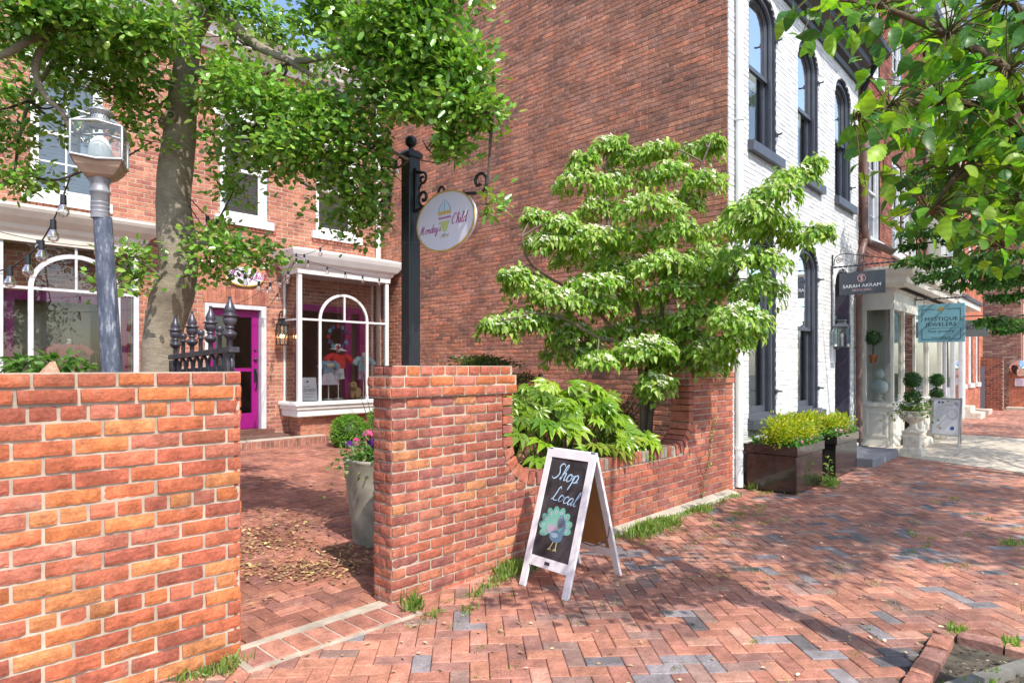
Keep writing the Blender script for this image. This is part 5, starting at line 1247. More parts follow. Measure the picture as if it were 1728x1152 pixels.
for u in (.03,Wd-.03): w=MB(); w.pbox(PA,u-.015,u+.015,Ht-.004,Ht+.008,-.05,.0,'iron'); w.build('hinge',ab)
# ================================================================ BLACK PLANTERS
def planter(x0,x1,lab):
    t=empty('planter',((x0+x1)/2,2.97,0),lab,'planter','glossy black planter boxes by the white wall')
    w=MB(); w.box((x0+.02,2.67,.02),(x1-.02,3.29,.47),'blackgloss',bev=.008); w.box((x0+.07,2.72,.0),(x1-.07,3.24,.03),'black'); w.build('body',t)
    w=MB(); a,b_,c_,d=x0,x1,2.65,3.31
    w.strip([(a,c_),(b_,c_),(b_,d),(a,d)],[(a+.04,c_+.04),(b_-.04,c_+.04),(b_-.04,d-.04),(a+.04,d-.04)],lambda u,v,z=0:Vector((u,v,z)),.475,.585,'blackgloss',closed=True)
    w.build('rim',t); w=MB(); w.box((a+.041,c_+.041,.45),(b_-.041,d-.041,.55),'soil'); w.build('soil',t); return t
planter(7.86,8.88,'glossy black planter box nearest the white downpipe, in front of the first arched window')
planter(9.42,10.5,'second glossy black planter box, nearer the grey doorstep')
YG=[(.36,.40,.02),(.44,.42,.03),(.20,.32,.03),(.46,.43,.04),(.28,.36,.02)]
for (x0,x1,lab) in ((7.86,8.88,'yellow green variegated shrub in the black planter nearest the downpipe'),(9.42,10.5,'yellow green variegated shrub in the second black planter')):
    t=empty('shrub',((x0+x1)/2,2.97,.55),lab,'shrub','yellow green shrubs in the black planters')
    bl=[((x0+.1+q*(x1-x0-.2),2.97+random.uniform(-.16,.16),.72+random.uniform(-.05,.06)),(.19,.17,.13),800) for q in lerp(0,1,6)]
    Pp,O=cloud(bl,0,.5,12,.9); leaves('foliage',Pp,O+rnd(len(Pp),.5)+[0,0,.5],rnd(len(Pp),.6)+[0,-.4,.9],.045*rng.uniform(.7,1.3,len(Pp)),.022,colors(len(Pp),YG),'oval','leaf',t)
    w=MB()
    for i in range(14): x=random.uniform(x0+.1,x1-.1); w.tube([(x,2.97,.55),(x+random.uniform(-.08,.08),2.97+random.uniform(-.1,.1),.8)],.005,'bark',(.1,.08,.05),n=5)
    w.build('stem',t)
    t=empty('bedding_flowers',((x0+x1)/2,2.8,.55),'low green bedding plants with pink flowers edging the '+('nearer' if x0<8 else 'second')+' black planter','flowers','pink flowers in the black planters')
    n=900; q=rng.uniform(0,1,(n,2)); e=rng.integers(0,3,n)
    X=np.where(e==0,x0+.03+.06*q[:,1],x0+q[:,0]*(x1-x0)); Y=np.where(e==0,2.68+q[:,0]*.55,2.66+.12*q[:,1]); Z=.585+rng.uniform(-.03,.08,n)
    Pp=np.stack([X,Y,Z],1); leaves('foliage',Pp,rnd(n)+[0,-.3,.2],rnd(n,.5)+[0,-.3,1],.04,.025,colors(n,[(.10,.26,.05),(.07,.20,.05),(.14,.30,.06)]),'oval','leaf',t)
    n=22; Pp=np.stack([rng.uniform(x0,x1,n),rng.uniform(2.63,2.74,n),.63+rng.uniform(0,.05,n)],1); leaves('petals',Pp,rnd(n,.2)+[1,0,0],rnd(n,.3)+[0,-.8,.8],.05,.05,colors(n,[(.60,.05,.28),(.62,.42,.46),(.65,.12,.35)]),'flower','petal',t)
# ================================================================ SIGNS ON THE STREET
def wall_bracket(root,X,y0,y1,z,curl=.10):
    w=MB(); w.tube([(X,y0,z-.12),(X,y0,z+.22)],.012,'black',n=6,sq=True)
    n=60;pa=[];
    for s in (0,PI): w.tube([(X+.009*math.cos(i*.7+s),y0+(y1-y0)*i/n,z+.009*math.sin(i*.7+s)) for i in range(n+1)],.009,'iron',n=6)
    w.tube(smoothpath([(X,y0-.02,z+.03),(X,y0-.05,z+.17),(X,y0-.18,z+.22),(X,y0-.45,z+.16),(X,y1+.1,z+.03)],8),.007,'black',n=6)
    pts=[]
    for i in range(30): a=i/29*PI*3; r=curl*.55*(1-i/36); pts.append((X,y0-.10-r*math.cos(a)*.9,z+.105+r*math.sin(a)))
    w.tube(pts,.006,'black',n=6)
    for k in range(3): w.tube([(X,y1-.02+.03*math.cos(a+k*2.1)*.8,z+.03*math.sin(a+k*2.1)+.01) for a in [q*.4 for q in range(9)]],.005,'iron',n=5)
    w.build('bracket',root)
def chainlinks(w,X,y,z0,z1):
    n=3
    for i in range(n): w.tube([(X+(.006 if i%2 else 0)*math.cos(a),y+(0 if i%2 else .007)*math.cos(a),z0+(z1-z0)*(i+.5)/n+.016*math.sin(a)) for a in [2*PI*q/8 for q in range(9)]],.0025,'iron',n=5)
X=11.83
t=empty('sign_bracket',(X,3.42,3.28),'black twisted iron wall bracket on the white wall holding the dark skincare sign','bracket'); wall_bracket(t,X,3.40,2.33,3.28)
t=empty('hanging_sign',(X,2.94,2.97),'dark grey rectangular hanging sign reading Sarah Akram Skincare','sign'); PSx=PX(X-.012)
w=MB(); w.box((X-.012,2.585,2.785),(X+.012,3.29,3.165),'slatesign',bev=.002); w.build('board',t)
w=MB(); text(w,'SARAH AKRAM',.082,-2.94,2.925,PSx,.003,'attr',(.75,.76,.78),sx=1.06); text(w,'SKINCARE',.056,-2.94,2.855,PSx,.003,'attr',(.60,.36,.36),sx=1.15); w.build('lettering',t)
w=MB(); w.strip(ellipse(.064,.066,32,-2.94,3.055),ellipse(.056,.058,32,-2.94,3.055),PSx,.001,.003,'attr',(.62,.36,.36),closed=True)
for dd in (-.012,.008): w.ribbon([(-2.94+dd+a,3.055+c_) for a,c_ in ((.018,.042),(-.012,.02),(.008,-.006),(.012,-.022),(-.012,-.045))],.010,PSx,.003,'attr',(.68,.42,.42))
w.build('emblem',t)
w=MB(); chainlinks(w,X,3.20,3.17,3.27); chainlinks(w,X,2.68,3.17,3.27); w.build('chain',t)
X=15.5
t=empty('sign_bracket',(X,2.86,2.97),'black twisted iron bracket over the shop cornice holding the pale blue jewellery sign','bracket'); wall_bracket(t,X,2.84,1.95,2.96)
t=empty('hanging_sign',(X,2.38,2.4),'square pale blue hanging sign reading Mystique Jewelers Fine Jewelry','sign'); PSx=PX(X-.014); cy=-2.38
w=MB(); w.box((X-.014,1.975,2.06),(X+.014,2.785,2.845),'bluesign',bev=.004); w.build('board',t)
w=MB(); DK=(.02,.04,.06)
def serif(s,size,cx,cz,bold,sx): 
    text(w,s,size,cx,cz,PSx,.003,'attr',DK,bold=bold,sx=sx,space=1.08)
    tw=size*sx*.66*len(s)
serif('MYSTIQUE',.108,cy,2.535,0,1.05); serif('JEWELERS',.108,cy,2.425,0,1.05); serif('Fine Jewelry',.075,cy,2.285,0,1.1); text(w,'ALEXANDRIA, VA',.042,cy,2.155,PSx,.003,'attr',DK)
w.build('lettering',t)
w=MB()
for (u0,u1,v0,v1) in ((-.335,-.10,.60,.606),(.10,.335,.60,.606),(-.335,.335,.06,.066),(-.335,-.329,.06,.28),(.329,.335,.06,.28),(-.335,-.329,.36,.606),(.329,.335,.36,.606)): w.pbox(PSx,cy+u0,cy+u1,2.06+v0+.08*(v0>.3),2.06+v1+.08*(v1>.3),.001,.004,'attr',DK)
w.pbox(PSx,cy-.25,cy+.25,2.345,2.349,.001,.003,'attr',DK); w.strip(ellipse(.06,.045,20,cy,2.74),ellipse(.045,.03,20,cy,2.74),PSx,.001,.003,'gold',closed=True); w.poly(ellipse(.03,.02,14,cy,2.745),PSx,.004,'gold')
for s in (-1,1): w.ribbon([(cy+s*.345,2.50),(cy+s*.36,2.515),(cy+s*.345,2.53),(cy+s*.33,2.515)],.006,PSx,.004,'gold')
w.build('border_emblem',t)
w=MB(); chainlinks(w,X,2.68,2.85,2.95); chainlinks(w,X,2.08,2.85,2.95); w.build('chain',t)
X=20.0
t=empty('sign_bracket',(X,3.0,2.85),'thin black bracket behind the pale blue sign, holding the grey sign','bracket'); w=MB(); w.tube([(X,3.02,2.86),(X,1.88,2.86)],.014,'black',n=6); w.tube([(X,3.02,2.7),(X,3.02,3.0)],.014,'black',n=6); w.build('bracket',t)
t=empty('hanging_sign',(X,2.4,2.5),'grey rectangular hanging sign partly hidden behind the pale blue sign','sign')
w=MB(); w.box((X-.012,2.06,2.33),(X+.012,2.98,2.76),'greysign',bev=.003); w.build('board',t)
w=MB(); PSx=PX(X-.012); text(w,'NO',.15,-2.47,2.57,PSx,.003,'attr',(.03,.03,.04)); text(w,'\u2022',.06,-2.2,2.4,PSx,.003,'attr',(.05,.05,.05)); w.build('lettering',t)
# ---------------------------------------------------------------- lantern on the white wall
t=empty('wall_lantern',(11.80,3.42,1.9),'grey metal and glass wall lantern on the white brick beside the plum door','lantern')
w=MB();g=MB(); lantern(w,g,11.80,3.24,1.90,.20,.33,'slatesign'); w.box((11.74,3.36,1.62),(11.86,3.42,1.92),'offwhite'); w.box((11.77,3.3,1.86),(11.83,3.42,1.885),'slatesign'); w.build('frame',t); g.build('pane',t)
w=MB(); w.tube([(11.8,3.24,1.9),(11.8,3.24,2.05)],.02,'signwhite',n=10); w.ball((11.8,3.24,2.09),.025,'globe',sc=(1,1,1.8)); w.build('bulb',t)
w=MB(); w.tube([(11.80,3.40,2.2),(11.78,3.405,3.3)],.016,'slatesign',n=6); tag(w.build('conduit',base=(11.8,3.4,2.2)),'thin grey conduit running up the white wall above the lantern','pipe')
# ---------------------------------------------------------------- stone urn + topiaries
def urn(x,y,s,lab):
    t=empty('stone_urn',(x,y,0),lab,'urn'); w=MB()
    w.sqlathe([(.17*s,0),(.17*s,.13*s),(.145*s,.14*s),(.13*s,.16*s),(.13*s,.40*s),(.145*s,.42*s),(.155*s,.45*s),(.10*s,.48*s),(.06*s,.53*s)],(x,y,0),'urn')
    w.strip([(-.09*s,.20*s),(.09*s,.20*s),(.09*s,.36*s),(-.09*s,.36*s)],[(-.075*s,.215*s),(.075*s,.215*s),(.075*s,.345*s),(-.075*s,.345*s)],plane((x-.13*s,y,0),(0,-1,0),(0,0,1),(-1,0,0)),0,.008,'urn',closed=True); w.build('pedestal',t)
    w=MB(); n=24; prof=[(.05,.52),(.06,.55),(.05,.58),(.09,.62),(.16,.66),(.205,.70),(.215,.74),(.20,.75),(.22,.79),(.245,.81),(.25,.83),(.22,.83),(.19,.79)]
    V=[]
    for (r,z) in prof:
        for j in range(n):
            a=2*PI*j/n; q=1+(.03*math.cos(a*12) if .6<z<.74 else 0); V.append((x+r*s*q*math.cos(a),y+r*s*q*math.sin(a),z*s))
    w.raw(V,[(i*n+j,i*n+(j+1)%n,(i+1)*n+(j+1)%n,(i+1)*n+j) for i in range(len(prof)-1) for j in range(n)],'urn',sm=True); w.lathe([(.19*s,.785*s),(.19*s,.79*s)],(x,y,0),'soil'); w.build('bowl',t)
    w=MB()
    for s2 in (-1,1): w.ball((x-.21*s,y+s2*.10*s,.78*s),.035*s,'urn'); 
    w.ball((x-.23*s,y,.74*s),.045*s,'urn',sc=(.7,1,1.2)); w.build('handle',t)
urn(12.78,2.38,.95,'weathered white stone urn on a square pedestal in front of the jewellery shop')
def topi(x,y,z,lab,r=.13):
    t=empty('topiary',(x,y,z),lab,'potted plant','double ball topiaries outside the jewellery shop')
    w=MB(); w.tube([(x,y,z-.05),(x,y,z+.5)],.012,'bark',(.12,.09,.06),n=6); w.build('stem',t)
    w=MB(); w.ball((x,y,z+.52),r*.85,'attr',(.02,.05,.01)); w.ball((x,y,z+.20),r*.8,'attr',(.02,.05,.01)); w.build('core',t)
    lfo('foliage',(x,y,z+.52),r,700,GR,t,.035); lfo('foliage',(x,y,z+.22),r*.95,600,GR,t,.035)
    n=500; Pp=np.array([x,y,z+.04])+rnd(n)*[.13,.13,.05]; Pp[:,0]-=.0; Pp[:,2]-=np.maximum(0,np.hypot(Pp[:,0]-x,Pp[:,1]-y)-.18)*.9
    leaves('trailing_foliage',Pp,rnd(n)+[-.3,0,-.2],rnd(n,.5)+[0,0,1],.055,.035,colors(n,[(.12,.26,.04),(.20,.28,.04),(.08,.2,.03),(.25,.28,.04)]),'oval','leaf',t)
    n=60; Pp=np.array([x-.08,y,z+.10])+rnd(n)*[.11,.11,.03]; leaves('petals',Pp,rnd(n,.3)+[1,0,0],rnd(n,.3)+[-.6,0,.8],.045,.045,colors(n,[(.7,.7,.7),(.7,.7,.66),(.3,.3,.6)],.05),'flower','petal',t)
topi(12.78,2.38,.80,'double ball topiary with white and trailing yellow green plants in the stone urn')
topi(16.1,2.55,.75,'double ball topiary behind the white jewellery board')
t=empty('planter',(16.1,2.55,0),'low white pot with a topiary, behind the jewellery board','planter'); w=MB(); w.lathe([(.16,0),(.20,.1),(.14,.2),(.12,.45),(.2,.66),(.24,.74),(.2,.74)],(16.1,2.55,0),'urn',n=20); w.build('pot',t)
t=empty('stone_block',(14.6,2.4,0),'low worn stone block on the concrete by the shop door','stone'); w=MB(); w.lathe([(.24,0),(.26,.05),(.25,.16),(.20,.19)],(14.55,2.62,0),'urn',n=18); w.build('top',t)
w=MB(); w.tube(smoothpath([(12.9,2.6,.5),(13.1,2.7,.36),(13.5,2.85,.45),(13.8,2.86,.55)],6),.008,'alu',n=6)
# ---------------------------------------------------------------- jewellery board
jb=empty('sandwich_board',(15.1,2.2,0),'silver framed sandwich board with a jewellery poster, standing on the concrete','sign board')
B0,B1=Vector((14.95,2.50,0)),Vector((14.75,1.98,0)); T0,T1=B0+Vector((.26,-.02,.93)),B1+Vector((.26,-.02,.93))
U=(B1-B0).normalized(); V_=(T0-B0).normalized(); N_=U.cross(V_); N_=N_ if N_.x<0 else -N_; PJ=plane(B0,U,V_,N_); wj=(B1-B0).length; hj=.965
w=MB(); w.pbox(PJ,0,.03,0,hj,-.02,0,'alu'); w.pbox(PJ,wj-.03,wj,0,hj,-.02,0,'alu'); w.strip([(0,.2),(wj,.2),(wj,hj),(0,hj)],[(.03,.23),(wj-.03,.23),(wj-.03,hj-.03),(.03,hj-.03)],PJ,-.021,.002,'alu',closed=True); w.build('front_frame',jb)
w=MB(); w.pbox(PJ,.03,wj-.03,.23,hj-.03,-.015,-.005,'signwhite'); w.build('poster',jb)
w=MB(); NV=(.05,.05,.16)
for u in (.13,.20): w.poly(ellipse(.024,.018,12,u,.875),PJ,-.003,'attr',NV); w.poly([(u-.008,.86),(u+.008,.86),(u,.83)],PJ,-.003,'attr',NV)
w.poly(ellipse(.02,.02,12,.30,.90),PJ,-.003,'gold')
for u in (.44,.475): w.strip(ellipse(.014,.03,14,u,.86-(u-.44)*.5),ellipse(.008,.022,14,u,.86-(u-.44)*.5),PJ,-.004,-.002,'attr',NV,closed=True)
for i in range(9): w.pbox(PJ,.09,.09+random.uniform(.10,.15),.77-i*.036,.775-i*.036,-.004,-.003,'attr',(.3,.3,.3))
for i in range(26):
    a=2*PI*i/26; w.poly(ellipse(.008,.008,8,.39+.095*math.cos(a),.64+.095*math.sin(a)),PJ,-.003,'attr',(.3,.16,.12) if i%3 else (.3,.3,.35))
w.poly(ellipse(.04,.04,18,.41,.36),PJ,-.003,'attr',(.03,.10,.35)); w.strip(ellipse(.035,.03,16,.15,.37),ellipse(.02,.018,16,.15,.37),PJ,-.004,-.002,'gold',closed=True); w.poly(ellipse(.02,.014,12,.19,.34),PJ,-.002,'attr',(.12,.1,.1))
text(w,'Mystique Jewelers',.026,.30,.82,PJ,-.003,'attr',(.35,.3,.2)); w.build('poster_print',jb)
dx=Vector((.52,.02,0)); PJ2=plane(B0+dx,U,(T0-B0-dx+Vector((.03,0,0))).normalized(),-N_)
w=MB(); w.pbox(PJ2,0,.03,0,hj,-.02,0,'alu'); w.pbox(PJ2,wj-.03,wj,0,hj,-.02,0,'alu'); w.pbox(PJ2,.0,wj,.2,.23,-.02,0,'alu'); w.pbox(PJ2,.03,wj-.03,.23,hj-.03,-.012,-.006,'greysign'); w.build('rear_frame',jb)
# ---------------------------------------------------------------- tall concrete planter behind the near pier
tp=empty('planter',(2.60,4.2,0),'tall tapered concrete planter standing behind the near pier','planter')
w=MB(); n=32; V=[]; prof=[(.185,0),(.19,.02),(.215,.25),(.245,.55),(.262,.72),(.270,.735),(.262,.745),(.235,.745),(.225,.68)]
TPX,TPY=3.22,4.62
for (r,z) in prof:
    for j in range(n):
        a=2*PI*j/n; ca,sa=math.cos(a),math.sin(a); q=1/(abs(ca)**3.2+abs(sa)**3.2)**(1/3.2); V.append((TPX+r*q*ca,TPY+r*q*sa,.02+z))
w.raw(V,[(i*n+j,i*n+(j+1)%n,(i+1)*n+(j+1)%n,(i+1)*n+j) for i in range(len(prof)-1) for j in range(n)],'planterc',sm=True); tp.location=(TPX,TPY,.02); w.build('body',tp)
w=MB(); w.lathe([(.24,.70),(.24,.72)],(TPX,TPY,0),'soil',n=20); w.build('soil',tp)
t=empty('flowers',(TPX,TPY,.75),'pink petunias and purple pansies with trailing leaves in the tall concrete planter','flowers')
n=1500; Pp=np.array([TPX,TPY,.80])+rnd(n)*[.14,.14,.07]; rr=np.hypot(Pp[:,0]-TPX,Pp[:,1]-TPY); Pp[:,2]-=np.maximum(0,rr-.24)*.8
leaves('foliage',Pp,rnd(n)+[-.2,-.3,-.1],rnd(n,.6)+[0,-.3,1],.045,.026,colors(n,[(.12,.28,.05),(.20,.33,.08),(.08,.20,.04),(.3,.36,.18)]),'oval','leaf',t)
def blooms(name,n,cen,sd,pal,size):
    Pp=np.array(cen)+rnd(n)*np.array(sd); N0=rnd(n,.35)+[-.6,-.6,.5]
    leaves(name,Pp,np.cross(N0,rnd(n)),N0,size,size,colors(n,pal,.1),'flower','petal',t); leaves(name+'_petals',Pp+norm(N0)*.004,np.cross(N0,rnd(n)),N0,size*.85,size*.85,colors(n,pal,.1),'round','petal',t)
blooms('pink_bloom',26,(TPX+.02,TPY-.05,.95),(.10,.10,.035),[(.62,.05,.22),(.66,.20,.36)],.075); blooms('purple_bloom',24,(TPX-.02,TPY-.10,.88),(.12,.10,.045),[(.085,.012,.17),(.12,.02,.22)],.07)
t=empty('spiky_grass',(TPX,TPY,.76),'arching blades of spike grass rising from the tall concrete planter','plant')
for i in range(15):
    a=rng.uniform(0,2*PI); L=rng.uniform(.5,.95); sx,sy=math.cos(a),math.sin(a)
    w=MB(); sp=rng.uniform(.25,.75)
    pts=[Vector((TPX+sx*L*sp*t_,TPY+sy*L*sp*t_,.78+L*(t_*1.0-t_*t_*.55*sp*1.3))) for t_ in lerp(0,1,10)]
    side=Vector((-sy,sx,0))
    for k in range(9):
        w0=.010*(1-k/9.5); w1=.010*(1-(k+1)/9.5); w.face([pts[k]-side*w0,pts[k]+side*w0,pts[k+1]+side*w1,pts[k+1]-side*w1],'leaf',(.22,.30,.10))
    w.build('blade',t)
# ================================================================ PLANTS BEHIND THE WALL
def palmate(P,D,N,size,pal,name,parent,nl=8):
    "hand-shaped glossy leaves"
    n=len(P); PP=[];DD=[];NN=[];LL=[];CC=[]
    D=norm(D); N=norm(N-D*np.sum(N*D,1,keepdims=True)); B=np.cross(N,D); c=colors(n,pal,.2); sv=rng.uniform(.6,1.25,n)
    for k in range(nl):
        a=(k/(nl-1)-.5)*3.9; d=D*math.cos(a)+B*math.sin(a)-N*.18
        PP.append(P+norm(d)*.01);DD.append(d);NN.append(N+B*0); LL.append(size*sv*(1-.32*abs(a)/2)*rng.uniform(.9,1.1,n)); CC.append(c)
    L=np.concatenate(LL); return leaves(name,np.concatenate(PP),np.concatenate(DD),np.concatenate(NN),L,L*.37,np.concatenate(CC),'point','leafgloss',parent)
ft=empty('aralia_shrub',(5.0,4.0,.4),'lime green glossy aralia shrub with hand shaped leaves spilling over the low wall','shrub')
P_=[];D_=[];N_=[]
w=MB(); stems=[Vector((4.6,3.95,.4)),Vector((5.1,4.05,.4)),Vector((5.6,4.0,.4)),Vector((4.2,4.0,.4)),Vector((5.3,4.3,.4))]
tgt=[]
# canopy surface: a dome from x 3.9..6.1, top z ~1.35 in the middle
for i in range(190):
    u_=rng.uniform(-1,1); v_=rng.uniform(-1,1)
    if u_*u_+v_*v_>1: continue
    x=4.95+u_*1.10; y=3.98+v_*.55; z=.62+.78*math.sqrt(max(0,1-u_*u_*.9-v_*v_*.8))*rng.uniform(.78,1.02)+.04*rng.normal()
    z-=.10*(u_>.4)
    tgt.append(Vector((x,y,z)))
for q in range(26): tgt.append(Vector((rng.uniform(4.1,6.0),rng.uniform(3.40,3.56),rng.uniform(.70,.86))))
for T_ in tgt:
    s_=min(stems,key=lambda s:(s-T_).length); d=(T_-Vector((4.95,4.05,.75))); d=d.normalized()
    w.tube(smoothpath([s_,(s_+T_)/2+Vector((0,0,.08)),T_],4),.006,'leaf',(.22,.30,.06),n=5)
    P_.append(T_); dd=Vector((d.x*.9+rng.normal()*.3,d.y*.9-.25+rng.normal()*.3,-.30+rng.normal()*.15)); D_.append(dd); N_.append(Vector((d.x*.35-.25,d.y*.35-.6,.8))+Vector(rnd(1,.15)[0]))
w.build('stem',ft)
FT=[(.20,.33,.025),(.25,.38,.03),(.15,.27,.03),(.28,.36,.05)]
palmate(np.array(P_),np.array(D_)+rnd(len(D_),.25),np.array(N_)+rnd(len(N_),.2),.195,FT,'foliage',ft)
def shrub(name,label,cat,blobs,pal,L,shape='oval',mat_='leaf',per=0,stem=None,base=None,spread=.5,sub=10,asp=.5,up=.3,group=None,stemc=(.12,.09,.06),flat=.8):
    b0=base or (blobs[0][0][0],blobs[0][0][1],stem or 0)
    t=empty(name,b0,label,cat,group)
    Pp,O=cloud(blobs,0,spread,sub,flat); n=len(Pp)
    leaves('foliage',Pp,O+rnd(n,.6),rnd(n,.6)+O*.4+[0,-.3,up+.6],L*rng.uniform(.65,1.3,n),L*asp*rng.uniform(.8,1.2,n),colors(n,pal),shape,mat_,t)
    w=MB()
    for (c,r,k) in blobs:
        for q in range(3): w.tube(smoothpath([Vector(b0)+Vector((random.uniform(-.05,.05),0,0)),(Vector(b0)+Vector(c))/2+Vector((random.uniform(-.1,.1),0,.05)),Vector(c)+Vector((random.uniform(-r[0],r[0])*.6,random.uniform(-r[1],r[1])*.5,r[2]*.3))],4),[.014]*4+[.010]*4+[.005],'bark',stemc,n=5)
    w.build('stem',t); return t
DG=[(.035,.085,.02),(.05,.11,.02),(.025,.06,.015),(.10,.13,.025)]
shrub('evergreen_shrub','dark evergreen shrub with fine layered foliage behind the pier cap','shrub',[((4.8,5.1,1.55),(.35,.3,.12),1500),((5.25,5.2,1.62),(.3,.3,.10),1300),((5.0,5.0,1.32),(.35,.3,.12),1500),((5.5,5.2,1.40),(.3,.3,.12),1200),((4.75,4.9,1.12),(.3,.25,.12),1200),((5.15,5.1,1.0),(.35,.3,.15),1400)],DG+[(.16,.15,.03)],.042,'kite',stem=.4,base=(5.0,5.1,.4),flat=.5)
shrub('yew_shrub','dense dark green yew behind the aralia','shrub',[((4.75,4.6,.95),(.28,.22,.22),1700),((5.05,4.7,1.15),(.3,.25,.15),1500),((4.45,4.5,.70),(.22,.2,.2),1200),((5.6,4.75,1.1),(.35,.25,.2),1500)],[(.03,.09,.02),(.045,.13,.025),(.02,.06,.012)],.038,'kite',stem=.4,base=(4.8,4.6,.4))
shrub('box_shrub','clipped low box bush in front of the right pier','shrub',[((6.05,4.15,.72),(.35,.25,.20),3800)],[(.08,.20,.03),(.06,.15,.02),(.11,.25,.04)],.022,'oval',base=(6.05,4.15,.4),spread=.6,sub=30)
shrub('box_shrub','dark small bush at the foot of the right pier','shrub',[((6.9,4.5,.80),(.22,.25,.28),1700)],[(.03,.10,.02),(.04,.13,.02)],.035,'oval',base=(6.9,4.5,.4),spread=.6,sub=16)
def roundbush(label,x,y,z,r,pal):
    t=empty('box_shrub',(x,y,z-r),label,'shrub'); w=MB(); V=[]
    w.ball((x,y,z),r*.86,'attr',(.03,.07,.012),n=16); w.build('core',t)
    n=5200; d=norm(rnd(n)); k=np.array([1+.16*mn.noise(Vector((float(a),float(b_),float(c_)))*2.6) for a,b_,c_ in d]); p=np.array([x,y,z])+d*(r*k*rng.uniform(.82,1.03,n))[:,None]
    leaves('foliage',p,d+rnd(n,.6),rnd(n,.6)+d+[0,0,.4],.032*rng.uniform(.7,1.3,n),.02,colors(n,pal),'oval','leaf',t)
GB=[(.16,.32,.04),(.22,.40,.05),(.11,.25,.03)]
roundbush('bright round box bush left of the pair below the bay window',5.95,9.35,.42,.31,GB)
roundbush('bright round box bush right of the pair below the bay window, nearer the pier',6.62,9.15,.52,.38,GB)
shrub('purple_flowers','low magenta and violet flowers at the foot of the bay window','flowers',[((6.2,8.75,.22),(.4,.15,.06),240)],[(.45,.04,.25),(.20,.04,.35),(.10,.22,.04),(.08,.2,.03)],.06,'oval','petal',base=(6.2,8.75,.15))
for i,(px,lab) in enumerate(((40,'leafy green seedling clump at the far left behind the wall'),(105,'tall pointed leaf weed beside the first window post behind the wall'))):
    c=W(px,612,3.9); shrub('leafy_plant',lab,'plant',[(tuple(c),(.10,.08,.04),70),((c.x+.03,c.y,c.z-.10),(.11,.08,.05),90)],[(.10,.22,.04),(.07,.17,.03),(.14,.27,.06)],.075,'point',base=(c.x,c.y,1.0),asp=.36,spread=.7,sub=7)
# ================================================================ TREES
def limb(w,pts,r0,r1,c=(.17,.135,.10),n=8,k=6,m='bark',kn=0):
    sp=smoothpath(pts,k); L=len(sp); rr=[r0+(r1-r0)*i/(L-1) for i in range(L)]
    if kn: rr=[r*(1+kn*mn.noise(Vector((i*.6,r0*30,1)))) for i,r in enumerate(rr)]
    w.tube(sp,rr,m,c,n=n)
    return sp
# left tree ------------------------------------------------------
base=Vector((1.86,5.7,.08))
lt=empty('tree',tuple(base),'grey barked knotty tree with small rounded leaves arching over the courtyard and lamp','tree')
TC=(.33,.275,.205)
tr=[W(262,700,5.4),W(268,620,5.4),W(288,505,5.38),(W(302,440,5.36)),W(293,360,5.35),W(295,310,5.33),W(302,230,5.3),W(311,130,5.25),W(322,50,5.2),W(330,-40,5.2)]
tr[0]=Vector((1.80,5.68,.05)); 
w=MB(); sp=smoothpath(tr,10); L=len(sp)
ra=[.155,.140,.168,.150,.140,.134,.124,.100,.085,.07]; rr=[]
for i in range(L):
    q=i/10; a=int(q); f=q-a; r=ra[min(a,9)]*(1-f)+ra[min(a+1,9)]*f; rr.append(r)
n=28;V=[];up=Vector((1,0,0))
for i,p in enumerate(sp):
    for j in range(n):
        a=2*PI*j/n; dirv=Vector((math.cos(a),math.sin(a),0)); k=1+.14*mn.noise(Vector((math.cos(a)*1.2,math.sin(a)*1.2,p.z*2.2)))+.05*mn.noise(Vector((math.cos(a)*4,math.sin(a)*4,p.z*9)))
        for (kz,ka,ks) in ((1.75,-2.4,.22),(2.20,-1.9,.28),(2.62,-2.6,.20),(3.15,-2.0,.22),(2.85,-1.3,.18),(3.45,-2.4,.15)):
            d2=((p.z-kz)/.09)**2+((((a-ka+PI)%(2*PI))-PI)/.45)**2; k+=ks*math.exp(-d2)
        V.append(p+dirv*rr[i]*k)
w.raw(V,[(i*n+j,i*n+(j+1)%n,(i+1)*n+(j+1)%n,(i+1)*n+j) for i in range(L-1) for j in range(n)],'bark',TC,True)
w.build('trunk',lt)
w=MB(); kx=W(290,197,5.16); w.tube([kx+Vector((.0,.12,-.03)),kx,kx+Vector((-.02,-.03,.0))],[.07,.05,.045],'bark',TC,n=12); w.tube([kx+Vector((-.018,-.028,0)),kx+Vector((-.024,-.038,0))],[.022,.022],'darkroom',n=10)
top=tr[-2]
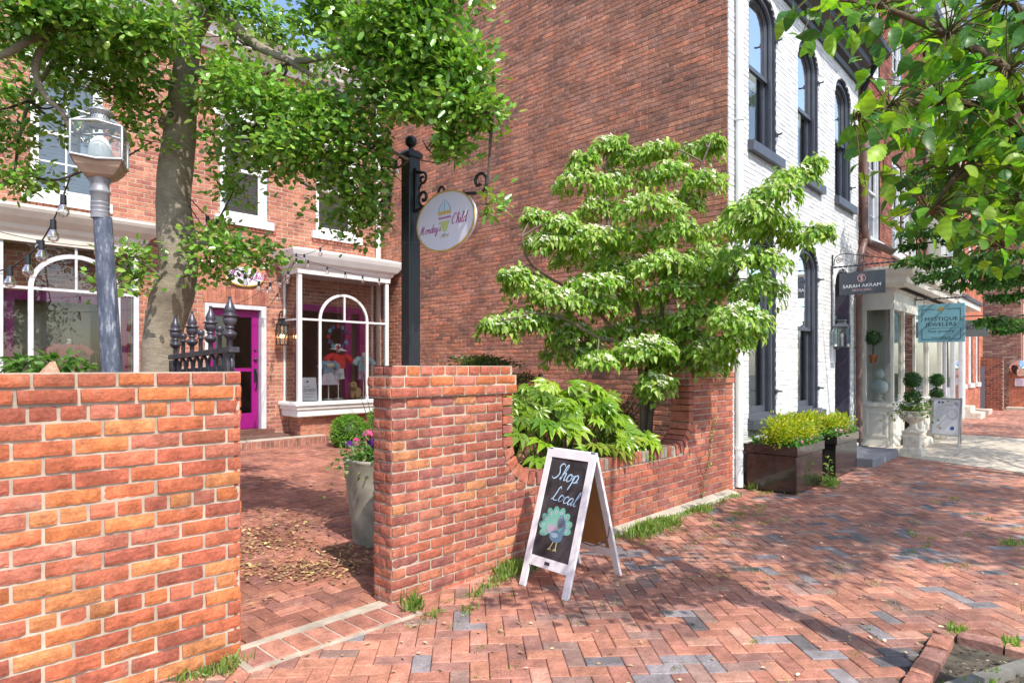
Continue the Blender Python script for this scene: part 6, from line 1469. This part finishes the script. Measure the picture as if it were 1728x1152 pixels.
br=[[W(318,90,5.22),W(360,20,5.1),W(430,75,5.0),W(490,105,4.95),W(560,150,4.9)],
    [W(318,60,5.2),W(380,-20,5.1),W(500,-20,5.0),W(640,40,4.8),W(760,110,4.5)],
    [W(310,130,5.25),W(360,120,5.2),W(420,135,5.2),W(520,165,5.3),W(600,200,5.4)],
    [W(560,150,4.9),W(600,185,4.9),W(640,240,4.8),W(690,270,4.8)],
    [W(310,100,5.25),W(240,60,5.0),W(150,20,4.7),W(90,45,4.5),W(0,95,4.3),W(-70,110,4.2)],
    [W(90,45,4.5),W(60,110,4.5),W(75,160,4.5),W(110,200,4.55),W(135,290,4.7)],
    [W(150,20,4.7),W(100,90,4.8),W(50,170,4.9),W(30,250,5.0)],
    [W(318,60,5.2),W(260,-20,5.0),W(150,-60,4.8),W(20,-80,4.5)],
    [W(600,200,5.4),W(640,270,5.3),W(660,330,5.3)],
    [W(330,-40,5.2),W(420,-90,5.3),W(560,-110,5.3)],
    [W(500,105,4.95),W(640,90,4.6),W(780,160,4.3),W(830,200,4.25)],
    [W(300,425,5.36),W(340,410,5.1),W(400,425,4.95),W(455,435,4.9)],
    [W(285,480,5.3),W(250,450,5.1),W(225,430,5.0)],
    [W(420,135,5.2),W(460,230,5.5),W(500,300,5.8),W(560,330,5.9)]]
for i,p in enumerate(br): limb(w,p,[.07,.06,.05,.03,.07,.03,.025,.05,.02,.05,.03,.022,.018,.03][i],.010,TC,n=8,kn=.3)
w.build('limb',lt)
LTG=[(.18,.35,.05),(.23,.41,.07),(.12,.26,.035),(.30,.48,.12),(.17,.34,.055),(.25,.36,.06)]
def PB_(px,py,D,rx,rz,n,ry=None):
    c=W(px,py,D); rx_=rx/1060*D; rz_=rz/1060*D; return (tuple(c),(rx_,(ry if ry else rx_),rz_),n)
bl=[]
for a in [(50,15,4.3,75,40,1500),(150,30,4.4,70,35,1500),(250,50,4.5,65,50,1500),(60,55,4.5,60,25,700),(210,95,4.7,60,25,700),(120,80,4.8,50,25,500),
 (350,-10,4.9,60,25,600),(430,15,5.2,50,30,350),(395,60,5.0,40,20,250),(480,60,5.6,45,40,420),(520,100,5.6,50,35,420),(450,35,5.5,40,25,250),
 (560,20,4.7,70,40,1400),(650,40,4.4,75,50,1900),(735,90,4.3,60,45,1700),(790,120,4.2,45,25,900),(690,120,4.4,60,45,1500),(610,90,4.6,55,35,1000),
 (770,185,4.2,45,22,900),(825,190,4.2,30,14,300),(700,185,4.4,55,35,1200),(640,160,4.7,50,35,900),(760,235,4.3,40,18,600),(720,250,4.4,45,25,700),(735,275,4.4,40,12,300),(820,345,4.3,20,10,160),
 (400,130,4.7,55,28,900),(450,170,4.6,60,35,1200),(530,190,4.6,60,40,1200),(500,245,4.6,65,30,1100),(590,230,4.7,60,35,1100),(560,285,4.8,70,25,900),(430,215,4.8,55,30,700),(650,280,4.8,45,30,700),(610,330,4.9,60,30,800),(650,370,5.0,40,20,300),(480,280,5.0,50,20,500),(570,365,5.2,50,25,450),(370,160,4.8,35,20,400),(380,270,5.2,30,25,300),(400,310,5.2,30,22,250),(455,255,5.1,45,30,500),(600,390,5.3,30,18,180),
 (25,140,5.0,35,50,380),(30,230,4.9,40,50,420),(60,300,4.8,50,30,350),(95,180,5.0,45,40,350),(110,130,5.0,45,25,350),(130,220,5.0,30,30,180),(185,150,5.0,55,25,450),(240,130,5.1,45,35,500),(250,190,5.1,40,30,350),(210,215,5.1,30,25,200),(165,120,4.9,50,25,450),(20,310,4.7,30,20,150),(255,240,5.0,20,20,120),(70,80,5.1,60,30,500),(200,60,5.0,70,30,700),(340,170,5.2,30,25,250),(360,225,5.3,22,30,180),
 (225,430,5.0,30,20,260),(215,470,5.0,26,15,180),(180,480,4.6,18,9,70),(370,400,5.0,30,22,350),(410,425,4.9,40,22,480),(360,450,5.1,35,20,350),(450,435,4.8,25,10,130),(340,400,5.2,30,14,150),
 (-60,40,4.2,80,60,900),(-40,180,4.6,50,90,500),(100,-60,4.3,120,40,1200),(300,-70,4.6,120,40,1000),(550,-60,4.6,130,45,1300),(760,-30,4.2,90,35,900),(700,10,4.3,60,35,900),(720,45,4.3,45,28,600)]: bl.append(PB_(*a))
Pp=[];O=[];
for (c,r,n) in bl:
    n=int(n*.66); k=max(4,int(n/22)); cen=np.array(c); rad=np.array(r)
    d=norm(rnd(k)); cs=cen+d*rad*rng.uniform(.2,1.1,(k,1)); ww=rng.integers(0,k,n); off=rnd(n)*np.array([.075,.075,.045]); Pp.append(cs[ww]+off); O.append(norm(off)+rnd(n,.4))
Pp=np.concatenate(Pp);O=np.concatenate(O); n=len(Pp)
# keep leaves in front of the shop and off the tall side wall
Dz=Pp[:,0]*CW+Pp[:,1]*SW; px_=864+1060*(Pp[:,0]*SW-Pp[:,1]*CW)/Dz; py_=618-(Pp[:,2]-HC)*1060/Dz
ok=(Pp[:,1]<10.2)&(Pp[:,0]<7.4)&~((Dz<5.25)&(px_>662)&(px_<815)&(py_>205)&~((px_>735)&(py_<275)))&~((py_>300)&(px_>700)&(px_<810)); Pp=Pp[ok];O=O[ok];n=len(Pp)
leaves('crown',Pp,O,rnd(n,.45)+[-.1,-.55,.75],.060*rng.uniform(.5,1.3,n),.039*rng.uniform(.8,1.2,n),colors(n,LTG,.2),'oval','leafgloss',lt)
w=MB()   # twigs
for (c,r,n) in bl:
    c=Vector(c); cand=[p for b_ in br for p in b_]; s_=min(cand,key=lambda q:(q-c).length)
    limb(w,[s_,(s_+c)/2+Vector((0,0,-.04)),c],.013,.004,(.10,.075,.055),n=5,k=4)
    for q in range(3): limb(w,[c,c+Vector((random.uniform(-r[0],r[0]),random.uniform(-r[1],r[1]),random.uniform(-r[2],r[2])))],.005,.002,(.10,.075,.055),n=4,k=3)
w.build('twig',lt)
# dogwood -------------------------------------------------------------
dg=empty('dogwood_tree',(6.75,4.1,.4),'small dogwood tree with layered drooping branches and white blossoms in front of the brick wall','tree')
tiers=[(1030,240,30,10),(985,265,25,10),(1060,262,35,10),(1110,250,32,12),(985,300,50,16),(1060,300,60,20),(1135,285,35,14),(1185,250,35,12),(1205,240,18,8),(1190,300,35,14),(1150,335,38,16),(1095,345,60,18),(1010,350,40,16),(905,365,26,8),(950,375,30,12),(1000,395,60,14),(1075,400,60,20),(1145,385,40,14),(935,405,50,14),(915,400,22,8),(1230,385,55,16),(1270,350,45,18),(1310,320,42,14),(1345,290,35,12),(1375,278,18,7),(1300,375,50,16),(1350,400,35,8),(1385,384,20,6),(1270,430,60,18),(1200,430,45,16),(1120,440,60,18),(1040,450,60,20),(985,430,55,16),(870,460,26,10),(895,480,45,14),(940,500,50,16),(1140,485,50,16),(1210,480,55,18),(1280,480,45,20),(1060,500,60,18),(1010,510,50,18),(840,545,32,12),(880,535,45,14),(930,540,50,16),(970,560,45,18),(1110,540,60,18),(1180,530,55,20),(1250,530,50,22),(960,590,45,18),(1000,590,30,12),(1090,580,50,16),(1150,590,45,14),(1200,580,35,14),(1040,555,45,14),(1240,570,30,12),(1110,640,30,14),(1130,610,30,12),(1095,655,22,10),(1265,560,25,12),(1010,475,60,14),(1180,460,60,14),(1180,612,45,14),(1218,596,22,10),(1065,600,40,12),(1150,560,40,14),(1010,605,30,8)]
w=MB(); bs=Vector((6.72,4.1,.38)); TCD=(.20,.16,.12)
ctr=[]
Pl=[];Dl=[];Nl=[];Pf=[];Cs=[]
forks=[W(1090,560,7.2),W(1060,520,7.2),W(1120,520,7.15),W(1150,560,7.1)]
stems=[[bs,W(1093,640,7.5),W(1085,560,7.3),W(1060,470,7.2),W(1030,400,7.2),W(1020,300,7.2),W(1030,245,7.2)],
       [bs+Vector((.05,.02,0)),W(1105,630,7.5),W(1115,560,7.3),W(1120,480,7.2),W(1135,420,7.1),W(1160,340,7.0),W(1195,250,6.9)],
       [bs+Vector((.0,-.05,0)),W(1110,620,7.4),W(1150,560,7.2),W(1210,500,6.9),W(1270,420,6.7),W(1340,300,6.6)],
       [bs,W(1080,610,7.3),W(1040,560,7.1),W(980,500,6.9),W(900,450,6.7),W(880,400,6.6)],
       [bs,W(1075,600,7.3),W(1010,570,6.9),W(930,530,6.6),W(850,540,6.4)]]
sps=[]
for i,s_ in enumerate(stems): sps+=limb(w,s_,.042 if i<3 else .028,.008,TCD,n=8,kn=.2)
for (px,py,hx,hz) in tiers:
    rel=(px-1090)/300
    D=7.1-.55*rel*rel+rng.uniform(-.45,.35)-(.3 if px>1230 else 0)
    if px>1232: D=min(D,6.9)
    c=W(px,py,D)
    if c.x>7.2 and px<1232: c=W(px,py,D*7.2/c.x)
    if px>1232 and c.y>3.1: D=D*3.05/c.y; c=W(px,py,D)
    hx_=hx/1060*D; hz_=hz/1060*D
    s_=min(sps,key=lambda q:(q-c).length+max(0,q.z-c.z)*.7); limb(w,[s_,(s_+c)/2+Vector((0,0,.05)),c],.012,.004,TCD,n=5,k=4)
    n=int(50+hx*6.2)
    a=rng.uniform(0,2*PI,n); r=np.sqrt(rng.uniform(0,1,n)); 
    # long axis follows image-right direction with droop at the ends
    ru=r*np.cos(a)*hx_*1.05; rv=r*np.sin(a)*hx_*.75
    X=c.x+ru*SW+rv*CW; Y=c.y-ru*CW+rv*SW; Z=c.z+hz_*.8-(r**2)*hz_*1.3-rng.uniform(0,1,n)**2*hz_*1.0+rng.normal(0,.03,n)+np.array([mn.noise(Vector((float(q1)*5,float(q2)*5,py*.1))) for q1,q2 in zip(X,Y)])*.09
    out=np.stack([ru*SW+rv*CW,-ru*CW+rv*SW,np.zeros(n)],1); out=norm(out)
    Pl.append(np.stack([X,Y,Z],1)); Dl.append(out*.55+rnd(n,.3)+[0,0,-.75]); Nl.append(out*.6+rnd(n,.3)+[-.25,-.45,.7]); 
    m=int(hx*(.9 if px>1230 else 1.25)*(1.5 if py>470 or px<960 else 1.0)); a=rng.uniform(0,2*PI,m); r=np.sqrt(rng.uniform(0,1,m))*.9; ru=r*np.cos(a)*hx_; rv=r*np.sin(a)*hx_*.75-hx_*.12
    Pf.append(np.stack([c.x+ru*SW+rv*CW,c.y-ru*CW+rv*SW,c.z+hz_*.8-(r**2)*hz_*1.5+.015-rng.uniform(0,1,m)**2*hz_*.9],1))
w.build('trunk',dg)
Pl=np.concatenate(Pl);Dl=np.concatenate(Dl);Nl=np.concatenate(Nl);Pf=np.concatenate(Pf)
ok=~((Pl[:,0]>7.55)&(Pl[:,1]>3.30)); Pl=Pl[ok];Dl=Dl[ok];Nl=Nl[ok]; ok=~((Pf[:,0]>7.55)&(Pf[:,1]>3.30)); Pf=Pf[ok]
n=len(Pl); leaves('foliage',Pl,Dl,Nl,.082*rng.uniform(.7,1.2,n),.044,colors(n,[(.24,.40,.05),(.29,.44,.07),(.17,.32,.035),(.35,.47,.10)],.16),'point','leaf',dg)
n=len(Pf); leaves('blossom',Pf,rnd(n,.2)+[1,0,0],rnd(n,.25)+[-.25,-.5,.8],.078*rng.uniform(.8,1.15,n),.075,colors(n,[(.72,.74,.62),(.74,.72,.66),(.70,.74,.55)],.05),'flower','petal',dg)
# big leaved street tree to the right ----------------------------------
st=empty('street_tree',(3.45,-.35,0),'street tree with large toothed leaves whose branches reach in at the upper right','tree')
w=MB(); limb(w,[Vector((3.45,-.45,-.05)),Vector((3.5,-.5,1.5)),Vector((3.6,-.6,3.0)),Vector((3.8,-.8,5.0)),Vector((3.9,-.9,7.0))],.11,.025,(.16,.13,.10),n=16,kn=.15); w.build('trunk',st)
eb=[[Vector((3.55,-.55,2.6)),W(1800,230,2.6),W(1700,120,2.5),W(1600,60,2.4),W(1480,10,2.3),W(1400,0,2.25)],
    [Vector((3.55,-.55,2.5)),W(1790,260,2.7),W(1690,190,2.6),W(1590,170,2.5),W(1500,180,2.4),W(1440,200,2.35)],
    [Vector((3.55,-.55,2.4)),W(1800,300,2.8),W(1700,260,2.7),W(1620,290,2.7),W(1570,360,2.65)],
    [Vector((3.55,-.55,2.8)),W(1790,60,2.7),W(1700,0,2.6),W(1560,-40,2.5)],
    [Vector((3.55,-.55,2.3)),W(1810,330,2.9),W(1740,350,2.9),W(1690,420,2.9)]]
w=MB()
for p in eb: limb(w,p,.030 if p is not eb[1] else .022,.004,(.16,.11,.07),n=8)
pos=[]
# leaves placed along twigs branching from limbs
lv=[(1345,15,2.2),(1372,28,2.25),(1405,8,2.2),(1425,30,2.2),(1450,20,2.2),(1475,45,2.2),(1500,30,2.2),(1330,25,2.25),(1390,60,2.3)]
for p in eb:
    spn=smoothpath(p,8)
    for i,q in enumerate(spn[6:]):
        for s in range(5):
            pos.append(q+Vector((rng.normal()*.10,rng.normal()*.14,rng.normal()*.09-.04)))
for (a,b_,D) in lv: pos.append(W(a,b_,D))
for i in range(420):
    # dense mass towards the right edge
    px=1728-abs(rng.normal())*130+20; py=rng.uniform(30,420); D=rng.uniform(2.3,3.6)
    edge=1440+max(0,(py-260))*.9+max(0,190-py)*.4
    if px<edge: continue
    pos.append(W(px,py,D))
for i in range(60): pos.append(W(rng.uniform(1400,1728),rng.uniform(-20,60),rng.uniform(2.2,3.2)))
for i in range(50): pos.append(W(rng.uniform(1590,1728),rng.uniform(370,450),rng.uniform(2.7,3.3)) if rng.uniform()<.35 else W(rng.uniform(1450,1700),rng.uniform(130,330),rng.uniform(2.3,2.9)))
def topx(p):
    D=p.x*CW+p.y*SW; L_=p.x*SW-p.y*CW; return 864+1060*L_/D, 618-(p.z-HC)*1060/D
pos=[p for p in pos if (lambda q: q[0]>1440+max(0,q[1]-330)*1.1 or (q[1]<75 and q[0]>1320))(topx(p)) and topx(p)[1]<450 and not (lambda q: 78<q[1]<165 and q[0]<1530)(topx(p))]
for i in range(150):
    px=1728-rng.uniform(0,1)**1.5*290; py=rng.uniform(60,400); 
    if px>1440+max(0,py-250)*1.3: pos.append(W(px,py,rng.uniform(2.4,3.3)))
Pp=np.array([tuple(p) for p in pos]); n=len(Pp)
Dd=rnd(n,.45)+np.array([-.25,.35,-.45]); Nn=rnd(n,.45)+[.0,-.25,.9]
leaves('foliage',Pp,Dd,Nn,.092*rng.uniform(.5,1.25,n),.057*rng.uniform(.8,1.15,n),colors(n,[(.13,.31,.04),(.17,.38,.04),(.09,.23,.06),(.24,.44,.04),(.30,.48,.04),(.08,.19,.04)],.15),'elm','elmleaf',st)
for p in pos:
    if p.z>HC and rng.uniform()<.7:
        cand=[q for b_ in eb for q in b_]; s_=min(cand,key=lambda q:(q-p).length)
        if (s_-p).length<.5: limb(w,[s_,(s_+p)/2+Vector((0,0,.03)),p],.004,.0015,(.18,.14,.06),n=4,k=3)
w.build('limb',st)
# upper canopy out of view, casting the dapple on the pavement
def canopy(name,parent,blobs,n,L=.11):
    P0=[]
    for (c,r) in blobs:
        k=26; d=norm(rnd(k)); cs=np.array(c)+d*np.array(r)*rng.uniform(.3,1,(k,1)); ww=rng.integers(0,k,n); P0.append(cs[ww]+rnd(n,.20))
    P0=np.concatenate(P0); m=len(P0)
    return leaves(name,P0,rnd(m)+[0,0,-.3],rnd(m,.5)+[0,0,1],L*rng.uniform(.7,1.2,m),L*.62,colors(m,[(.07,.20,.015),(.09,.25,.02),(.05,.15,.02)],.15),'oval','leafgloss',parent)
CAN=canopy('crown',st,[((5.0,-2.3,5.4),(1.2,.9,.9)),((5.9,-3.1,5.2),(1.1,.8,.8)),((8.3,-2.9,5.2),(1.0,.8,.8)),((5.6,-1.4,4.6),(.9,.6,.7)),((6.6,-2.6,5.6),(1.1,.9,.8)),((7.6,-1.8,4.6),(.9,.7,.6))],1500)
s2=empty('street_tree',(10.8,-1.9,0),'street tree standing at the kerb opposite the planters','tree')
w=MB(); limb(w,[Vector((10.8,-1.9,-.1)),Vector((10.8,-1.9,2.5)),Vector((10.9,-2.0,6.5))],.16,.06,(.16,.13,.10),n=12,kn=.15)
for a in range(7): limb(w,[Vector((10.8,-1.9,2.6+a*.4)),Vector((10.8+math.cos(a*2.4)*1.0,-1.9+math.sin(a*2.4)*.8,3.6+a*.45)),Vector((10.8+math.cos(a*2.4)*2.0,-1.9+math.sin(a*2.4)*1.5,4.2+a*.5))],.05,.012,(.16,.13,.10),n=6)
w.build('trunk',s2)
canopy('crown',s2,[((9.0,-2.2,5.0),(1.1,1.0,.8)),((10.8,-2.0,5.3),(1.2,1.1,1.0)),((12.2,-2.4,5.0),(1.2,1.0,.9)),((11.5,-1.3,4.5),(1.0,.6,.7)),((13.5,-1.8,4.5),(.9,.7,.6)),((10.0,-1.2,4.2),(.7,.5,.5))],1100)
# tree with small leaves hanging over the far sidewalk
s3=empty('street_tree',(17.2,-.9,0),'smaller leaved street tree whose flat leafy sprays hang over the far sidewalk','tree')
w=MB(); limb(w,[Vector((17.2,-.9,-.1)),Vector((17.1,-.9,2.5)),Vector((17.0,-.8,5.0)),Vector((16.9,-.8,7.5))],.14,.05,(.15,.12,.09),n=12,kn=.15)
sprays=[(1640,350,90,9),(1590,318,50,7),(1600,345,50,6),(1690,330,60,12),(1580,390,55,7),(1640,400,50,10),(1560,440,40,6),(1620,440,60,8),(1690,390,60,14),(1600,465,50,8),(1670,455,70,10),(1700,430,60,12),(1650,480,55,7),(1705,470,50,12),(1700,500,30,7),(1675,541,26,6),(1710,545,35,8),(1705,556,24,5),(1560,290,30,5),(1640,300,70,10),(1700,290,60,14),(1540,415,22,5),(1690,230,60,18),(1700,70,50,12),(1670,50,30,10),(1720,30,40,15)]
PP=[];
for (px,py,hx,hz) in sprays:
    D=rng.uniform(9.5,11.5); c=W(px,py,D); hx_=hx/1060*D;hz_=hz/1060*D; n=int(hx*7)
    u=rng.uniform(-1,1,n); v=rng.normal(0,.35,n)
    PP.append(np.stack([c.x+u*hx_*SW+v*hx_*.8*CW,c.y-u*hx_*CW+v*hx_*.8*SW,c.z-u*hz_*-.3-(1-u)*.0+rng.normal(0,1,n)*hz_*.45],1))
    e0=c+Vector((hx_*SW,-hx_*CW,hz_)); limb(w,[Vector((17.0,-.8,max(2.2,min(6,c.z+.4)))),(e0+Vector((17,-.8,c.z+.3)))/2+Vector((0,0,.1)),e0,c,c-Vector((hx_*SW,-hx_*CW,.02))],.03,.003,(.13,.10,.07),n=5,k=4)
w.build('trunk',s3)
PP=np.concatenate(PP); n=len(PP)
leaves('foliage',PP,rnd(n,.6)+[-.3,.2,-.5],rnd(n,.4)+[0,-.2,.9],.10*rng.uniform(.7,1.2,n),.055,colors(n,[(.05,.14,.025),(.07,.18,.03),(.04,.11,.02)]),'point','leaf',s3)
canopy('crown',s3,[((17.5,-2.2,5.5),(1.6,1.2,1.0)),((15.5,-2.2,5.3),(1.4,1.0,.9)),((19.5,-2.0,5.3),(1.4,1.0,.9)),((24,-1.5,6.2),(2.2,1.2,1.3))],800)
# distant tree above the roofs at the far right
s4=empty('distant_tree',(38,0.0,0),'tree far down the street seen against the sky','tree')
w=MB(); limb(w,[Vector((38,.2,0)),Vector((38,.2,8)),Vector((38,.2,12))],.3,.1,(.15,.12,.09),n=10); w.build('trunk',s4)
canopy('crown',s4,[((38,.5,12),(2.0,2.0,2.4)),((39,-1.0,10),(2.0,1.6,2.0))],1500,.3)
# ================================================================ STRING LIGHTS
def sag(a,b_,s,n=24):
    a,b_=Vector(a),Vector(b_); return [a+(b_-a)*t+Vector((0,0,-s*4*t*(1-t))) for t in lerp(0,1,n)]
def strlights(label,segs,every,first=.5):
    t=empty('string_lights',tuple(Vector(segs[0][0])),label,'string lights','festoon string lights'); w=MB(); allp=[]
    for (a,b_,s) in segs: p=sag(a,b_,s); w.tube(p,.0045,'black',n=5); allp+=p
    w.build('cord',t); acc=every*first
    for i in range(1,len(allp)):
        d=(allp[i]-allp[i-1]).length
        if d>1.2*every+2: continue
        acc+=d
        if acc>=every:
            acc=0; p=allp[i]; g=MB(); g.tube([p+Vector((0,0,.006)),p-Vector((0,0,.05))],[.016,.018],'black',n=8); so=g.build('socket',t)
            g=MB(); g.lathe([(.013,-.05),(.018,-.06),(.030,-.085),(.032,-.10),(.024,-.12),(.0,-.13)],p,'bulb',n=12); g.tube([p-Vector((0,0,.05)),p-Vector((0,0,.10))],.003,'gold',n=5); g.build('bulb',so)
A1=W(320,335,5.1); 
strlights('string of clear bulbs from the tree trunk down to the bay window cornice',[(A1,onY(500,428,10.1),.25)],.62)
strlights('lower string of clear bulbs from the tree trunk to the magenta door',[(W(318,345,5.1),onY(498,440,10.1),.5),(onY(498,440,10.1),onY(400,512,10.75),.10)],.62)
strlights('string of clear bulbs sagging across the bay window front',[(onY(500,432,10.05),onY(640,470,10.0),.05),(onY(500,436,10.05),onY(452,520,10.75),.05)],.36)
strlights('string of clear bulbs crossing from the bay cornice to the branches overhead',[(onY(500,430,10.05),W(600,360,8.0),.15)],.9)
strlights('near string of large clear bulbs drooping left of the street lamp',[(W(118,300,3.7),W(100,350,3.75),.0),(W(100,350,3.75),W(55,425,3.9),.03),(W(55,425,3.9),W(-30,455,4.1),.05)],.17,.3)
strlights('long string of clear bulbs running along the left shop window cornice',[(onY(-30,383,10.2),onY(330,395,10.4),.22)],.62,.2)
strlights('short string with one bulb between the sign post and the tree branches',[(W(600,330,5.4),W(683,255,5.05),.03)],.30,.3)
# ================================================================ GROUND DRESSING
n=5200
X=np.where(rng.uniform(0,1,n)<.7,rng.normal(2.05,.55,n)+.25,rng.uniform(-.4,4.2,n)); Y=3.9+np.abs(rng.normal(0,1.1,n))+rng.uniform(0,.5,n)
bandm=(X>1.2)|(Y>4.2)
cl=np.array([mn.noise(Vector((float(a)*2.2,float(b_)*2.2,0))) for a,b_ in zip(X,Y)])
ok=(cl>rng.normal(-.05,.22,n))&(Y>3.6)&(Y<8.5)&~((X>3.5)&(Y<6.9)); X=X[ok];Y=Y[ok]
Z=np.maximum(0,(Y-3.5))*.035+.006+rng.uniform(0,.012,len(X)); n=len(X)
o=leaves('leaf_litter',np.stack([X,Y,Z],1),rnd(n)*[1,1,.15],rnd(n,.35)+[0,0,1],.045*rng.uniform(.35,1.25,n),.024*rng.uniform(.5,1.2,n),colors(n,[(.42,.26,.12),(.30,.17,.08),(.50,.35,.17),(.20,.10,.05),(.36,.2,.1)],.3),'oval','deadleaf'); tag(o,kind='stuff')
n=520; X=rng.uniform(1.2,7.5,n);Y=rng.uniform(.3,3.3,n); c0=np.array([mn.noise(Vector((float(a),float(b_),7))) for a,b_ in zip(X,Y)]); ok=c0>-.15; X=X[ok];Y=Y[ok]; n=len(X)
o=leaves('leaf_litter',np.stack([X,Y,np.full(n,.006)+rng.uniform(0,.008,n)],1),rnd(n)*[1,1,.1],rnd(n,.3)+[0,0,1],.035*rng.uniform(.5,1.2,n),.018,colors(n,[(.45,.30,.17),(.36,.22,.12),(.5,.4,.28)],.2),'oval','deadleaf'); tag(o,kind='stuff')
def grassy(name,spots,pal,L0=.05,shape='kite',asp=.14):
    PP=[];DD=[];LL=[]
    for (x,y,r,n,h) in spots:
        q=rnd(n)*[r,r*.6,0]; p=np.array([x,y,.0])+q; PP.append(p); DD.append(rnd(n,.45)+[0,0,1]); LL.append(h*rng.uniform(.5,1.3,n))
    PP=np.concatenate(PP);DD=np.concatenate(DD);LL=np.concatenate(LL);n=len(PP)
    o=leaves(name,PP,DD,rnd(n),LL,LL*asp+.003,colors(n,pal),shape,'leaf'); return tag(o,kind='stuff')
GP=[(.20,.34,.07),(.27,.38,.09),(.14,.26,.05),(.34,.38,.14)]
sp_=[]
for x in np.arange(4.75,7.5,.12):
    k=max(.15,1.1*math.exp(-((x-5.35)/.45)**2)+.55*math.exp(-((x-6.3)/.3)**2)+.3*math.exp(-((x-7.3)/.2)**2)); sp_.append((x,3.20,.06,int(190*k),.03+.03*k))
sp_+=[(5.25,3.10,.10,260,.10),(5.6,3.12,.08,200,.08),(6.35,3.12,.08,160,.07),(5.0,3.05,.08,120,.07),(3.45,3.24,.07,260,.09),(3.62,3.22,.05,160,.08),(3.3,3.2,.06,120,.05)]
sp_+=[(7.95,3.2,.05,120,.10),(7.75,3.0,.08,50,.04),(8.0,2.75,.07,60,.04),(8.95,2.60,.05,120,.10),(9.1,2.65,.07,90,.05),(9.3,2.75,.06,60,.04),(2.5,3.2,.03,60,.12),(2.55,3.05,.04,40,.05),(2.75,2.95,.05,50,.04),(2.95,3.1,.04,50,.05),(3.1,3.15,.05,60,.04),(1.35,3.28,.05,90,.07),(1.2,3.33,.05,70,.05)]
sp_+=[(5.9+rng.uniform(-1.2,1.2),2.7+rng.normal()*.3,.05,18,.03) for _ in range(26)]
sp_+=[(rng.uniform(2.2,5.5),rng.uniform(.6,3.2),.035,10,.022) for _ in range(60)]+[(rng.uniform(5,9),rng.uniform(.2,1.4),.05,16,.03) for _ in range(22)]+[(7.0,.55,.06,80,.05)]
grassy('grass_tufts',sp_,GP)
grassy('soil_weeds',[(rng.uniform(2.9,4.3),rng.uniform(-.3,.55),.03,26,.05) for _ in range(26)]+[(4.45,.35,.04,60,.05),(4.5,.62,.04,50,.04)],GP,asp=.3)
n=1300; X=rng.uniform(2.65,4.3,n);Y=rng.uniform(-.85,.58,n); o=leaves('bark_mulch',np.stack([X,Y,rng.uniform(-.02,.01,n)],1),rnd(n)*[1,1,.2],rnd(n,.4)+[0,0,1],.03*rng.uniform(.4,1.3,n),.014,colors(n,[(.16,.10,.06),(.08,.05,.035),(.30,.22,.15),(.05,.035,.025)],.2),'kite','deadleaf'); tag(o,kind='stuff')
# climbing weed on the low wall and clover at the planter
t=empty('climbing_vine',(7.0,3.34,0),'thin weedy vine climbing the low brick wall near the right pier','vine')
w=MB(); vp=[Vector((6.75,3.33,.0)),Vector((6.82,3.33,.25)),Vector((6.95,3.335,.45)),Vector((7.02,3.335,.75)),Vector((7.12,3.335,.95))]; limb(w,vp,.006,.002,(.16,.12,.07),n=5); limb(w,[vp[1],Vector((6.70,3.33,.42)),Vector((6.74,3.33,.55))],.005,.002,(.14,.09,.06),n=5); w.build('stem',t)
q=smoothpath(vp,8); m=34; Pv=np.array([tuple(q[rng.integers(0,len(q))]) for _ in range(m)])+rnd(m)*[.03,.0,.02]; Pv[:,1]=3.325; leaves('leaves',Pv,rnd(m)*[1,.2,1],rnd(m,.3)+[0,-1,.3],.035,.028,colors(m,GP),'oval','leaf',t)
t=empty('weed',(8.75,2.55,0),'tall flowering weed growing at the corner of the nearer black planter','weed')
w=MB(); limb(w,[Vector((8.72,2.58,0)),Vector((8.72,2.56,.2)),Vector((8.74,2.55,.36))],.004,.002,(.2,.3,.08),n=5); w.build('stem',t)
m=120; Pv=np.array([8.74,2.55,.06])+rnd(m)*[.07,.06,.04]; Pv[:30]=np.array([8.73,2.55,.22])+rnd(30)*[.02,.02,.08]; Pv[:,2]=np.abs(Pv[:,2]); leaves('leaves',Pv,rnd(m)+[0,0,.3],rnd(m,.5)+[0,-.3,1],.05,.03,colors(m,GP),'oval','leaf',t)
# ================================================================ LIGHT, SKY, CAMERA
wd=bpy.data.worlds.new('World'); scene.world=wd; wd.use_nodes=True; nt=wd.node_tree
sky=nt.nodes.new('ShaderNodeTexSky'); sky.sky_type='NISHITA'; sky.sun_disc=False; sky.sun_elevation=R(50); sky.sun_rotation=math.atan2(-.27,-1); sky.air_density=1.0; sky.dust_density=1.2; sky.ozone_density=1.0
nt.links.new(sky.outputs[0],nt.nodes['Background'].inputs[0]); nt.nodes['Background'].inputs[1].default_value=.15
sl=bpy.data.lights.new('sun','SUN'); sl.energy=2.85; sl.angle=R(.53); sl.color=(1,.95,.87); so_=bpy.data.objects.new('sun',sl); col.objects.link(so_)
so_.rotation_euler=Vector((.27,1,-1.26)).to_track_quat('-Z','Y').to_euler(); so_.location=(-5,-20,20)
cam=bpy.data.cameras.new('camera'); co=bpy.data.objects.new('camera',cam); col.objects.link(co); scene.camera=co
cam.sensor_width=36; cam.lens=36*1060/1728; cam.shift_y=42/1728; cam.clip_end=500; cam.clip_start=.05
co.location=(0,0,HC); co.rotation_euler=(R(90),0,math.atan2(SW,CW)-PI/2)
scene.view_settings.view_transform='Standard'; scene.view_settings.look='None'; scene.view_settings.exposure=1.0; scene.view_settings.gamma=1
try:
    scene.cycles.transparent_max_bounces=24; scene.cycles.max_bounces=8; scene.cycles.sample_clamp_indirect=4
except Exception: pass
